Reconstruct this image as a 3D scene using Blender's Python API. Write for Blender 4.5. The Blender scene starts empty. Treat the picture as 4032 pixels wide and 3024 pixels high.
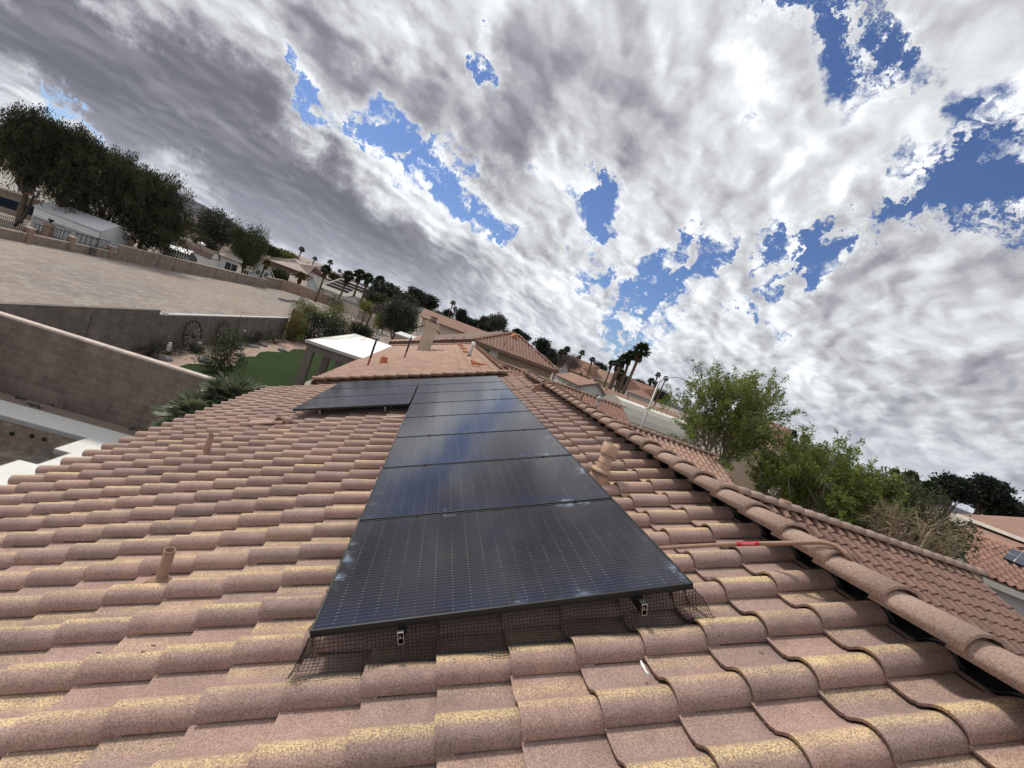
import bpy, math, random
import numpy as np
from mathutils import Vector, Matrix
random.seed(7)
RNG = np.random.default_rng(11)
R = math.radians
SC = bpy.context.scene
COL = SC.collection

# ------------------------------------------------------------ camera
cam_d = bpy.data.cameras.new('camera')
cam = bpy.data.objects.new('camera', cam_d)
COL.objects.link(cam)
YAW, PITCH, ROLL, F = 0.196967963, -0.0840419366, 0.357679361, 1625.855


def basis(a, b, c):
    fw = np.array([math.sin(a) * math.cos(b), math.cos(a) * math.cos(b), math.sin(b)])
    r0 = np.array([math.cos(a), -math.sin(a), 0.0])
    d0 = np.cross(fw, r0)
    r = math.cos(c) * r0 - math.sin(c) * d0
    d = math.sin(c) * r0 + math.cos(c) * d0
    return np.array([r, d, fw])


RM = basis(YAW, PITCH, ROLL)
m = Matrix.Identity(4)
for i in range(3):
    m[i][0] = RM[0][i]
    m[i][1] = -RM[1][i]
    m[i][2] = -RM[2][i]
cam.matrix_world = m
cam_d.sensor_width = 36.0
cam_d.lens = F / 4032 * 36.0
cam_d.clip_start = 0.05
cam_d.clip_end = 40000
SC.camera = cam

# ------------------------------------------------------------ colour management
SC.view_settings.view_transform = 'Standard'
SC.view_settings.look = 'None'
SC.view_settings.gamma = 1
SC.view_settings.use_curve_mapping = False
SC.view_settings.exposure = 0.5


# pixel of the photo (4032 wide) -> world point on a plane at its real distance
def ray(u, v):
    return RM.T @ np.array([(u - 2016) / F, (v - 1512) / F, 1.0])


def at_z(u, v, z=-5.9):
    d = ray(u, v)
    return Vector(d * (z / d[2]))


def at_y(u, v, y):
    d = ray(u, v)
    return Vector(d * (y / d[1]))


def at_x(u, v, x):
    d = ray(u, v)
    return Vector(d * (x / d[0]))


def at_d(u, v, D):
    d = ray(u, v)
    return Vector(d * (D / math.hypot(d[0], d[1])))


G = -5.9
SUN_AZ, SUN_EL = -38.0, 50.0      # azimuth clockwise from +Y

# ------------------------------------------------------------ node helpers


class NT:
    def __init__(s, tree):
        s.t = tree
        s.n = tree.nodes
        s.l = tree.links

    def node(s, typ, ins=None, **kw):
        n = s.n.new(typ)
        for k, v in kw.items():
            setattr(n, k, v)
        if ins:
            for k, v in ins.items():
                sock = n.inputs[k]
                if isinstance(v, bpy.types.NodeSocket):
                    s.l.new(v, sock)
                else:
                    sock.default_value = v
        return n

    def math(s, op, a, b=0.0, c=0.0, clamp=False):
        n = s.node('ShaderNodeMath', {0: a, 1: b, 2: c}, operation=op)
        n.use_clamp = clamp
        return n.outputs[0]

    def vmath(s, op, a, b=(0, 0, 0)):
        n = s.node('ShaderNodeVectorMath', {0: a, 1: b}, operation=op)
        return n.outputs['Value'] if op in ('DOT_PRODUCT', 'DISTANCE', 'LENGTH') else n.outputs[0]

    def noise(s, vec, scale, detail=2.0, rough=0.5, dist=0.0, out=0, dim='3D'):
        n = s.node('ShaderNodeTexNoise', {'Scale': scale, 'Detail': detail, 'Roughness': rough, 'Distortion': dist})
        n.noise_dimensions = dim
        if vec is not None:
            s.l.new(vec, n.inputs['Vector'])
        return n.outputs[out]

    def ramp(s, fac, stops, interp='LINEAR'):
        n = s.node('ShaderNodeValToRGB', {0: fac})
        cr = n.color_ramp
        cr.interpolation = interp
        while len(cr.elements) > 1:
            cr.elements.remove(cr.elements[-1])
        cr.elements[0].position = stops[0][0]
        cr.elements[0].color = tuple(stops[0][1]) + (1,)
        for p, c in stops[1:]:
            e = cr.elements.new(p)
            e.color = tuple(c) + (1,)
        return n.outputs[0]

    def sstep(s, x, a, b):
        n = s.node('ShaderNodeMapRange', {0: x, 1: a, 2: b, 3: 0.0, 4: 1.0}, interpolation_type='SMOOTHSTEP')
        return n.outputs[0]

    def lin(s, x, a, b, c, d):
        n = s.node('ShaderNodeMapRange', {0: x, 1: a, 2: b, 3: c, 4: d})
        return n.outputs[0]

    def mix(s, f, a, b, blend='MIX'):
        n = s.node('ShaderNodeMix', data_type='RGBA', blend_type=blend)
        for k, v in ((0, f), (6, a), (7, b)):
            if isinstance(v, bpy.types.NodeSocket):
                s.l.new(v, n.inputs[k])
            else:
                n.inputs[k].default_value = v if k == 0 else (tuple(v) + (1,) if len(v) == 3 else v)
        return n.outputs[2]


# ------------------------------------------------------------ world: sky with a broken cloud deck
world = bpy.data.worlds.new('World')
SC.world = world
world.use_nodes = True
W = NT(world.node_tree)
W.n.clear()
sky = W.node('ShaderNodeTexSky', sky_type='NISHITA')
sky.sun_disc = False
sky.sun_elevation = R(SUN_EL)
sky.sun_rotation = R(SUN_AZ)
sky.altitude = 600
sky.air_density = 1.1
sky.dust_density = 0.4
sky.ozone_density = 2.5
geo = W.node('ShaderNodeTexCoord')
D0 = W.vmath('NORMALIZE', geo.outputs['Generated'])
sep = W.node('ShaderNodeSeparateXYZ', {0: D0})
dx, dy, dz = sep.outputs
zz = W.math('ADD', W.math('MAXIMUM', dz, 0.0), 0.33)
px = W.math('DIVIDE', dx, zz)
py = W.math('DIVIDE', dy, zz)
# the cloud streets run along this direction of the deck plane
CA = R(52)
e1 = W.math('ADD', W.math('MULTIPLY', px, math.cos(CA)), W.math('MULTIPLY', py, math.sin(CA)))
e2 = W.math('ADD', W.math('MULTIPLY', px, -math.sin(CA)), W.math('MULTIPLY', py, math.cos(CA)))
q = W.node('ShaderNodeCombineXYZ', {0: W.math('MULTIPLY', e1, 0.85), 1: e2, 2: 0.0}).outputs[0]
# domain-warped direction for the hand-placed gaps and banks
wv = W.node('ShaderNodeTexNoise', {'Vector': D0, 'Scale': 5.5, 'Detail': 7.0, 'Roughness': 0.66}).outputs['Color']
wv = W.vmath('SUBTRACT', wv, (0.5, 0.5, 0.5))
wsc = W.node('ShaderNodeVectorMath', {0: wv, 3: 0.34}, operation='SCALE').outputs[0]
DW = W.vmath('NORMALIZE', W.vmath('ADD', D0, wsc))


def blobs(lst, grow=1.0):
    acc = None
    for u, v, rad, amp in lst:
        c = ray(u, v)
        c = c / np.linalg.norm(c)
        dsc = (1 + ((u - 2016) ** 2 + (v - 1512) ** 2) / F ** 2)
        ang = rad / F / dsc ** 0.75 * 1.12 * grow
        k = 2.6 / (ang * ang)
        dot = W.vmath('DOT_PRODUCT', DW, tuple(c))
        e = W.math('EXPONENT', W.math('MULTIPLY_ADD', dot, 2 * k * 0.5, -2 * k * 0.5))
        acc = W.math('MULTIPLY', e, amp) if acc is None else W.math('MULTIPLY_ADD', e, amp, acc)
    return acc


GAPS = [(3170, 150, 170, 1.0), (3080, 20, 110, .8), (3330, 60, 160, .55), (3600, 120, 170, .45), (3450, 260, 120, .5),
        (3930, 640, 190, 1.25), (4010, 800, 160, 1.2), (3860, 760, 110, .8), (3700, 800, 110, .75), (3560, 860, 100, .8), (3360, 900, 120, 1.0), (3220, 950, 80, .6),
        (3130, 1050, 75, 1.1), (3210, 1095, 60, 1.0), (3000, 1000, 70, .7), (2860, 960, 90, .8), (2740, 930, 80, .55),
        (2290, 740, 95, 1.2), (2370, 840, 70, .9), (2230, 700, 60, .6), (2560, 1150, 90, .95), (2690, 1170, 60, .7), (2340, 1040, 60, .8), (2250, 1000, 50, .5), (2460, 1110, 60, .7),
        (2530, 1350, 95, .9), (2420, 1300, 60, .8), (2340, 1245, 45, .7), (2640, 1400, 60, .5), (2920, 1270, 70, .7), (3080, 1330, 60, .6), (3330, 1420, 50, .55), (3440, 1440, 50, .5), (3700, 1080, 70, .4),
        (1150, 300, 54, 0.72), (1110, 360, 45, .6), (1150, 480, 60, .7), (1240, 460, 70, .7), (1340, 540, 67, 0.80), (1440, 600, 60, .8), (1540, 560, 72, 0.72), (1660, 600, 81, 0.88), (1760, 680, 76, 0.80), (1850, 760, 72, 0.80), (1960, 850, 60, .9), (2000, 930, 45, .7), (1560, 430, 60, .4),
        (1870, 230, 63, 0.80), (1890, 300, 49, 0.64), (60, 290, 70, 1.1), (200, 350, 80, 1.1), (380, 430, 80, 1.1), (2150, 480, 40, .5), (2700, 1060, 50, .6), (2620, 1000, 50, .6), (3000, 1180, 50, .6), (2800, 1240, 45, .5), (3420, 640, 60, .45), (3150, 700, 50, .4), (1480, 480, 50, .6), (1700, 520, 50, .5), (1250, 620, 50, .5), (20, 180, 40, .4), (560, 520, 60, .5), (850, 620, 40, .5), (1060, 760, 45, .45), (1300, 1000, 70, .4), (1870, 1190, 60, .45), (1930, 1230, 60, .4), (1100, 900, 50, .3), (1700, 1130, 40, .3), (2100, 1210, 40, .35)]
DARK = [(60, 60, 190, .8), (260, 180, 190, .95), (480, 320, 190, 1.0), (700, 440, 190, 1.0), (900, 560, 170, 1.0), (1080, 690, 150, 1.0), (1240, 800, 130, 1.0), (1400, 900, 120, .95), (1560, 1000, 110, .85), (1700, 1080, 90, .8), (1850, 1130, 80, .6), (600, 250, 120, .6), (320, 60, 140, .6),
        (1150, 740, 100, .6), (950, 330, 90, .45), (1250, 130, 130, .55), (1420, 260, 120, .6), (1650, 400, 130, .65), (1880, 520, 120, .65), (2020, 620, 110, .7), (2150, 200, 160, .5), (2600, 420, 260, .28), (2050, 380, 100, .5), (2450, 260, 160, .3),
        (700, 600, 80, .5), (850, 700, 70, .5), (1000, 800, 70, .5), (1200, 930, 80, .5), (1350, 1010, 70, .45), (3850, 1250, 220, .22), (3500, 1500, 180, .25), (3950, 1600, 220, .28), (2500, 650, 200, .15)]
WHITE = [(1000, 180, 90, .8), (1100, 560, 90, .7), (830, 180, 80, .5), (1700, 800, 110, .8), (1500, 760, 90, .6), (1950, 650, 80, .5), (1550, 60, 120, .8), (2010, 60, 110, .7), (2020, 700, 90, .6), (2600, 120, 150, .6), (2300, 560, 150, .6), (60, 200, 70, .6), (2900, 250, 150, .5), (2550, 950, 100, .5)]
gap = blobs(GAPS, 1.40)
gbr = W.noise(DW, 11.0, 5.0, 0.6, 0.4)
gap = W.math('MULTIPLY', gap, W.math('MULTIPLY_ADD', W.sstep(gbr, 0.40, 0.60), 0.95, 0.30))
dark = blobs(DARK, 1.25)
whit = blobs(WHITE)
SUNQ = (math.cos(R(90 - SUN_AZ) - CA) * .72, math.sin(R(90 - SUN_AZ) - CA))
wq = W.node('ShaderNodeTexNoise', {'Vector': q, 'Scale': 4.0, 'Detail': 6.0, 'Roughness': 0.6}).outputs['Color']
wq = W.node('ShaderNodeVectorMath', {0: W.vmath('SUBTRACT', wq, (.5, .5, .5)), 3: 0.22}, operation='SCALE').outputs[0]
qw = W.vmath('ADD', q, wq)


def puff(vec, sc, sm):
    n = W.node('ShaderNodeTexVoronoi', {'Vector': vec, 'Scale': sc, 'Smoothness': sm, 'Randomness': 1.0}, feature='SMOOTH_F1', voronoi_dimensions='2D')
    return n.outputs['Distance']


def height(vec):
    a_ = W.noise(vec, 2.7, 3.0, 0.5, 0.1)
    b_ = W.math('MULTIPLY_ADD', puff(vec, 5.2, .55), -0.42, 0.30)
    c_ = W.math('MULTIPLY_ADD', puff(vec, 13.0, .5), -0.24, 0.14)
    return W.math('ADD', W.math('ADD', a_, b_), c_), a_


off = 0.024
h1, big1 = height(qw)
h2_, big2 = height(W.vmath('ADD', qw, (SUNQ[0] * off, SUNQ[1] * off, 0)))
fine = W.noise(q, 13.0, 8.0, 0.62, 0.3)
fine2 = W.noise(W.vmath('ADD', q, (SUNQ[0] * .014, SUNQ[1] * .014, 0)), 13.0, 8.0, 0.62, 0.3)
dens = W.math('ADD', W.math('MULTIPLY_ADD', h1, 1.4, -0.60), W.math('MULTIPLY', fine, 1.5))
dens = W.math('SUBTRACT', dens, W.math('MULTIPLY', W.math('MINIMUM', gap, 1.25), 1.0))
dens = W.math('ADD', dens, W.math('MULTIPLY', dark, 0.25))
dens = W.math('ADD', dens, W.math('MULTIPLY', W.sstep(dz, 0.67, 0.76), 0.9))
cover = W.sstep(dens, 0.10, 0.62)
calm = W.math('MINIMUM', dark, 1.0)
relief = W.math('ADD', W.math('MULTIPLY', W.math('SUBTRACT', h1, h2_), 1.45), W.math('MULTIPLY', W.math('SUBTRACT', fine, fine2), .35))
thick = W.sstep(big1, 0.40, 0.66)
edge_ = W.math('SUBTRACT', 1.0, W.sstep(dens, 0.45, 1.0))
bri = W.math('ADD', 0.86, W.math('MULTIPLY', relief, W.math('MULTIPLY_ADD', calm, -0.5, 1.0)))
bri = W.math('SUBTRACT', bri, W.math('MULTIPLY', thick, W.math('MULTIPLY_ADD', calm, -0.07, 0.16)))
bri = W.math('ADD', bri, W.math('MULTIPLY', edge_, 0.12))
bri = W.math('SUBTRACT', bri, W.math('MULTIPLY', W.math('MINIMUM', dark, 1.25), 0.40))
bri = W.math('ADD', bri, W.math('MULTIPLY', whit, 0.16))
bri = W.math('MINIMUM', W.math('MAXIMUM', bri, 0.0), 1.0)
cc = W.ramp(bri, [(0.0, (.075, .075, .09)), (0.3, (.125, .125, .148)), (0.5, (.22, .22, .25)), (0.7, (.40, .405, .425)), (0.88, (.58, .595, .61)), (1.0, (.74, .755, .77))])
skyc = W.node('ShaderNodeVectorMath', {0: sky.outputs[0], 3: 0.075}, operation='SCALE').outputs[0]
skyc = W.mix(1.0, skyc, (0.62, 0.70, 0.92), 'MULTIPLY')
hz = W.sstep(dz, -0.02, 0.16)
cc = W.mix(W.math('MULTIPLY', W.math('SUBTRACT', 1.0, hz), 0.55), cc, (.46, .48, .52))
skyall = W.mix(cover, skyc, cc)
bg = W.node('ShaderNodeBackground', {'Color': skyall, 'Strength': 1.0})
out = W.node('ShaderNodeOutputWorld')
W.l.new(bg.outputs[0], out.inputs[0])

# ------------------------------------------------------------ sun, behind thin cloud
sun_d = bpy.data.lights.new('sun', 'SUN')
sun_d.energy = 2.3
sun_d.angle = R(7)
sun_d.color = (1.0, .95, .87)
sun = bpy.data.objects.new('sun', sun_d)
COL.objects.link(sun)
sv = Vector((math.sin(R(SUN_AZ)) * math.cos(R(SUN_EL)), math.cos(R(SUN_AZ)) * math.cos(R(SUN_EL)), math.sin(R(SUN_EL))))
sun.rotation_euler = sv.to_track_quat('Z', 'Y').to_euler()
sun.location = sv * 60

# ------------------------------------------------------------ object helpers


def tag(o, label=None, cat=None, group=None, kind=None):
    if label:
        o['label'] = label
    if cat:
        o['category'] = cat
    if group:
        o['group'] = group
    if kind:
        o['kind'] = kind
    return o


def empty(name, loc, label=None, cat=None, group=None):
    o = bpy.data.objects.new(name, None)
    o.empty_display_size = 0.2
    COL.objects.link(o)
    o.location = loc
    return tag(o, label, cat, group)


def wloc(o):
    v = Vector((0, 0, 0))
    while o is not None:
        v += Vector(o.location)
        o = o.parent
    return v


def mesh_np(name, V, Fq, mat, parent=None, uv=None, smooth=False, loc=None):
    V = np.asarray(V, dtype=np.float64).reshape(-1, 3)
    Fq = np.asarray(Fq, dtype=np.int32)
    k = Fq.shape[1]
    if loc is None:
        loc = (0, 0, 0)
    off = np.array(wloc(parent)) if parent is not None else np.array(loc, dtype=float)
    V = V - off
    me = bpy.data.meshes.new(name)
    me.vertices.add(len(V))
    me.vertices.foreach_set('co', V.ravel())
    me.loops.add(Fq.size)
    me.loops.foreach_set('vertex_index', Fq.ravel())
    me.polygons.add(len(Fq))
    me.polygons.foreach_set('loop_start', np.arange(0, Fq.size, k, dtype=np.int32))
    me.polygons.foreach_set('loop_total', np.full(len(Fq), k, dtype=np.int32))
    me.polygons.foreach_set('use_smooth', np.full(len(Fq), bool(smooth)))
    if uv is not None:
        ul = me.uv_layers.new(name='UVMap')
        ul.data.foreach_set('uv', np.asarray(uv, dtype=np.float64)[Fq.ravel()].ravel())
    me.update(calc_edges=True)
    me.validate()
    me.materials.append(mat)
    o = bpy.data.objects.new(name, me)
    COL.objects.link(o)
    if parent is not None:
        o.parent = parent
    else:
        o.location = loc
    return o


class MB:
    """collects primitive shapes and links them as one mesh"""

    def __init__(s):
        s.v = []
        s.f = []
        s.sm = []

    def add(s, vs, fs, smooth=False):
        b = len(s.v)
        s.v += [tuple(v) for v in vs]
        s.f += [tuple(b + i for i in f) for f in fs]
        s.sm += [smooth] * len(fs)
        return s

    def box(s, x0, x1, y0, y1, z0, z1):
        vs = [(x, y, z) for z in (z0, z1) for y in (y0, y1) for x in (x0, x1)]
        return s.add(vs, [(0, 2, 3, 1), (4, 5, 7, 6), (0, 1, 5, 4), (2, 6, 7, 3), (0, 4, 6, 2), (1, 3, 7, 5)])

    def obox(s, c, ax, ay, az):
        """box from a centre and three half-axis vectors"""
        c, ax, ay, az = Vector(c), Vector(ax), Vector(ay), Vector(az)
        vs = [c + ax * i + ay * j + az * k for k in (-1, 1) for j in (-1, 1) for i in (-1, 1)]
        return s.add(vs, [(0, 2, 3, 1), (4, 5, 7, 6), (0, 1, 5, 4), (2, 6, 7, 3), (0, 4, 6, 2), (1, 3, 7, 5)])

    def slab(s, poly, off):
        """polygon (any plane) extruded by the vector off"""
        n = len(poly)
        off = Vector(off)
        a = [Vector(p) for p in poly]
        vs = a + [p + off for p in a]
        fs = [tuple(range(n))[::-1], tuple(range(n, 2 * n))] + [(i, (i + 1) % n, n + (i + 1) % n, n + i) for i in range(n)]
        return s.add(vs, fs)

    def tube(s, pts, rad, n=8, smooth=True, cap=True):
        pts = [Vector(p) for p in pts]
        if not isinstance(rad, (list, tuple)):
            rad = [rad] * len(pts)
        vs = []
        up = Vector((0.13, 0.21, 1)).normalized()
        for i, p in enumerate(pts):
            t = (pts[min(i + 1, len(pts) - 1)] - pts[max(i - 1, 0)])
            if t.length < 1e-9:
                t = Vector((0, 0, 1))
            t.normalize()
            a = t.cross(up)
            if a.length < 0.05:
                a = t.cross(Vector((1, 0, 0)))
            a.normalize()
            b = t.cross(a)
            for k in range(n):
                an = 2 * math.pi * k / n
                vs.append(p + (a * math.cos(an) + b * math.sin(an)) * rad[i])
        fs = []
        for i in range(len(pts) - 1):
            for k in range(n):
                k2 = (k + 1) % n
                fs.append((i * n + k, i * n + k2, (i + 1) * n + k2, (i + 1) * n + k))
        b0 = len(s.v)
        s.add(vs, fs, smooth)
        if cap:
            s.f.append(tuple(b0 + k for k in range(n))[::-1])
            s.f.append(tuple(b0 + (len(pts) - 1) * n + k for k in range(n)))
            s.sm += [False, False]
        return s

    def pipe(s, p0, p1, ro, ri, n=16):
        """open tube with wall thickness"""
        p0, p1 = Vector(p0), Vector(p1)
        t = (p1 - p0).normalized()
        a = t.cross(Vector((0.1, 1, 0.2))).normalized()
        b = t.cross(a)
        vs = []
        for p, r in ((p0, ro), (p1, ro), (p1, ri), (p1 - t * min(0.35, (p1 - p0).length * .9), ri)):
            for k in range(n):
                an = 2 * math.pi * k / n
                vs.append(p + (a * math.cos(an) + b * math.sin(an)) * r)
        fs = []
        for i in range(3):
            for k in range(n):
                k2 = (k + 1) % n
                fs.append((i * n + k, i * n + k2, (i + 1) * n + k2, (i + 1) * n + k))
        return s.add(vs, fs, True)

    def blob(s, c, r, seed=0, sub=2, rough=0.2, sq=(1, 1, 1)):
        """lumpy stone"""
        rg = np.random.default_rng(seed)
        nu, nv = 6 + sub * 2, 4 + sub
        ph = rg.uniform(0, 6, 6)
        vs = []
        for i in range(nv + 1):
            th = math.pi * i / nv
            for k in range(nu):
                a = 2 * math.pi * k / nu
                d = 1 + rough * (math.sin(2 * a + ph[0]) * math.sin(th) * .6 + math.sin(3 * th + ph[1]) * .4 + math.sin(5 * a + ph[2]) * .25 * math.sin(th)) + rg.uniform(-.06, .06)
                vs.append((c[0] + r * sq[0] * d * math.sin(th) * math.cos(a), c[1] + r * sq[1] * d * math.sin(th) * math.sin(a), c[2] + r * sq[2] * d * math.cos(th)))
        fs = [(i * nu + k, i * nu + (k + 1) % nu, (i + 1) * nu + (k + 1) % nu, (i + 1) * nu + k) for i in range(nv) for k in range(nu)]
        return s.add(vs, fs, False)

    def build(s, name, mat, parent=None, loc=None, uvbox=False):
        if loc is None:
            loc = (0, 0, 0)
        off = wloc(parent) if parent is not None else Vector(loc)
        me = bpy.data.meshes.new(name)
        me.from_pydata([tuple(Vector(v) - off) for v in s.v], [], s.f)
        me.polygons.foreach_set('use_smooth', s.sm)
        me.update()
        me.materials.append(mat)
        o = bpy.data.objects.new(name, me)
        COL.objects.link(o)
        if parent is not None:
            o.parent = parent
        else:
            o.location = loc
        return o


def copy_tree(o, parent=None):
    c = o.copy()
    COL.objects.link(c)
    c.parent = parent
    for ch in list(o.children):
        copy_tree(ch, c)
    return c


# ------------------------------------------------------------ materials
MATS = {}


def mat(name, color, rough=0.8, var=0.12, vscale=3.0, metal=0.0, bump=0.0, bscale=40.0, spec=0.3, rand=0.0, world=False):
    """plain surface with procedural colour variation and bump"""
    if name in MATS:
        return MATS[name]
    ma = bpy.data.materials.new(name)
    ma.use_nodes = True
    T = NT(ma.node_tree)
    T.n.clear()
    tc = T.node('ShaderNodeTexCoord')
    g = T.node('ShaderNodeNewGeometry')
    vec = g.outputs['Position'] if world else tc.outputs['Object']
    n = T.noise(vec, vscale, 5.0, 0.6)
    f = T.lin(n, 0.3, 0.7, 1 - var, 1 + var)
    if rand > 0:
        rr = T.lin(g.outputs['Random Per Island'], 0, 1, 1 - rand, 1 + rand)
        f = T.math('MULTIPLY', f, rr)
    col = T.node('ShaderNodeVectorMath', {0: tuple(color[:3]), 3: f}, operation='SCALE').outputs[0]
    b = T.node('ShaderNodeBsdfPrincipled', {'Base Color': col, 'Roughness': rough, 'Metallic': metal, 'Specular IOR Level': spec})
    if bump > 0:
        bn = T.noise(vec, bscale, 3.0, 0.6)
        bp = T.node('ShaderNodeBump', {'Height': bn, 'Strength': bump, 'Distance': 0.02})
        T.l.new(bp.outputs[0], b.inputs['Normal'])
    o = T.node('ShaderNodeOutputMaterial')
    T.l.new(b.outputs[0], o.inputs[0])
    MATS[name] = ma
    return ma


def tile_mat(name, base, alt, yellow, yamt, grain=1.0):
    """concrete S-tile with colour flash on the crest: uv = (across, along)"""
    ma = bpy.data.materials.new(name)
    ma.use_nodes = True
    T = NT(ma.node_tree)
    T.n.clear()
    uv = T.node('ShaderNodeUVMap').outputs[0]
    g = T.node('ShaderNodeNewGeometry')
    P = g.outputs['Position']
    rnd = g.outputs['Random Per Island']
    s = T.node('ShaderNodeSeparateXYZ', {0: uv})
    u, v = s.outputs[0], s.outputs[1]
    r2 = T.math('FRACT', T.math('MULTIPLY', rnd, 17.31))
    r3 = T.math('FRACT', T.math('MULTIPLY', rnd, 91.7))
    col = T.mix(T.lin(r2, 0, 1, 0.0, 1.0), base, alt)
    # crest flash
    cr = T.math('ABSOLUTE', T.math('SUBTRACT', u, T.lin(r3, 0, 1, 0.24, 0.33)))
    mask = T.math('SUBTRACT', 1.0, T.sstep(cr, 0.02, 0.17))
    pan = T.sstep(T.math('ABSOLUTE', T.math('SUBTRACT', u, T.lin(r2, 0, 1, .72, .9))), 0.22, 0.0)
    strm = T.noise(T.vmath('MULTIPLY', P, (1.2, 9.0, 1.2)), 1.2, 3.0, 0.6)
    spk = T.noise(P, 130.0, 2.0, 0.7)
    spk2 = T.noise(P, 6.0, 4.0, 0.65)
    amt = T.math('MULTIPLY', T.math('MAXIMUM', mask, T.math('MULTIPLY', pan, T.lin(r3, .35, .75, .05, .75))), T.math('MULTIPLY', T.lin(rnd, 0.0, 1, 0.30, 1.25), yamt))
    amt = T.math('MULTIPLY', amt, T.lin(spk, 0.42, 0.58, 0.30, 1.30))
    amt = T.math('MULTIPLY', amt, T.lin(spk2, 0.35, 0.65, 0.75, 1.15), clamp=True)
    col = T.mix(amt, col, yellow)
    gr = T.math('MULTIPLY', T.lin(spk, 0.32, 0.68, 1 - .34 * grain, 1 + .34 * grain), T.lin(spk2, 0.3, 0.7, .86, 1.12))
    big = T.noise(P, 1.1, 4.0, 0.6)
    gr = T.math('MULTIPLY', gr, T.lin(big, 0.3, 0.7, .9, 1.1))
    # dark specks of grit and faint pale streaks
    pit = T.noise(P, 190.0, 1.0, 0.5)
    gr = T.math('MULTIPLY', gr, T.lin(pit, 0.25, 0.42, .70, 1.0))
    col = T.node('ShaderNodeVectorMath', {0: col, 3: gr}, operation='SCALE').outputs[0]
    ef = T.math('MULTIPLY', T.sstep(T.noise(P, 9.0, 6.0, .7), .64, .78), .28)
    col = T.mix(ef, col, (.52, .44, .39))
    b = T.node('ShaderNodeBsdfPrincipled', {'Base Color': col, 'Roughness': 0.85, 'Specular IOR Level': 0.25})
    h = T.math('ADD', T.math('MULTIPLY', spk, 0.7), T.math('MULTIPLY', T.noise(P, 22.0, 4.0, .6), 1.0))
    bp = T.node('ShaderNodeBump', {'Height': h, 'Strength': 0.55, 'Distance': 0.006})
    T.l.new(bp.outputs[0], b.inputs['Normal'])
    o = T.node('ShaderNodeOutputMaterial')
    T.l.new(b.outputs[0], o.inputs[0])
    return ma


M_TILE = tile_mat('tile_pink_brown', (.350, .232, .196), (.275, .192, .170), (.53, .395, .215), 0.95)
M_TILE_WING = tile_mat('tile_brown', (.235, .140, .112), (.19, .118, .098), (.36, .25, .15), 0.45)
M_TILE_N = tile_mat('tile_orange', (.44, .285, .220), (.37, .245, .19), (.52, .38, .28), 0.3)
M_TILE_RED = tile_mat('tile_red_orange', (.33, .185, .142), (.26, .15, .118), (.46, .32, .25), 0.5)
M_CAP = mat('ridge_tile_concrete', (.36, .250, .200), .88, .34, 85, bump=.3, bscale=220, rand=.14, world=True)
M_CAP_N = mat('ridge_tile_orange', (.38, .25, .195), .88, .2, 40, bump=.4, bscale=80, rand=.12, world=True)
M_MORTAR = mat('eave_board_brown', (.16, .10, .075), .8)
M_BLACK = mat('black_plastic', (.012, .012, .013), .35, .1, spec=.5)
M_FRAME = mat('black_anodised_frame', (.030, .033, .032), .42, .15, 6, metal=.6, spec=.5)
M_ALU = mat('bare_aluminium', (.55, .55, .54), .35, .1, metal=.9)
M_WIRE = mat('black_wire', (.02, .018, .018), .5, .1)
M_ABS = mat('brown_painted_pipe', (.30, .185, .130), .6, .15, 8, bump=.2)
M_ABS2 = mat('tan_vent_pipe', (.42, .27, .19), .6, .15, 8, bump=.2)
M_WHITE = mat('white_paint', (.72, .72, .70), .6, .08)
M_STUCCO = mat('tan_stucco', (.42, .35, .28), .95, .08, 2, bump=.4, bscale=60)
M_STUCCO_O = mat('olive_stucco', (.26, .225, .165), .95, .06, 2, bump=.4, bscale=60)
M_STUCCO_W = mat('white_stucco', (.62, .62, .60), .95, .05, 2)
M_STUCCO_G = mat('grey_stucco', (.42, .40, .38), .95, .10, 1.2, bump=.3, bscale=40)
M_TAUPE = mat('taupe_painted_wood', (.17, .14, .125), .8, .08)
M_FASCIA = mat('brown_fascia', (.15, .10, .08), .7, .1)
M_FASCIA_P = mat('pale_fascia', (.60, .56, .50), .7, .08)
M_GLASSDK = mat('dark_window_glass', (.03, .035, .045), .08, .1, spec=.6)
M_TRUNK = mat('grey_brown_bark', (.11, .085, .065), .95, .3, 6, bump=.6, bscale=25)
M_TRUNK_L = mat('pale_grey_bark', (.25, .225, .19), .9, .25, 6, bump=.5, bscale=25)
M_TRUNK_P = mat('palm_trunk_fibre', (.115, .075, .052), .95, .3, 9, bump=.7, bscale=25)
M_SKIRT = mat('dead_palm_fronds', (.10, .065, .038), .95, .3, 5, rand=.35)
M_METAL_DK = mat('dark_iron', (.03, .03, .032), .5, .2)
M_STEEL = mat('galvanised_steel', (.36, .36, .35), .5, .12, metal=.5)
M_RUST = mat('rusted_steel', (.15, .055, .028), .85, .35, 5, bump=.3)
M_WOODG = mat('weathered_grey_wood', (.055, .047, .043), .9, .3, 12)
M_ROCK = mat('grey_landscape_rock', (.15, .145, .15), .9, .3, 4, rand=.2)
M_CLAY = mat('orange_terracotta', (.42, .15, .07), .8, .15)
M_FIELD = mat('pale_concrete_tile', (.44, .40, .36), .9, .1)


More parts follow.
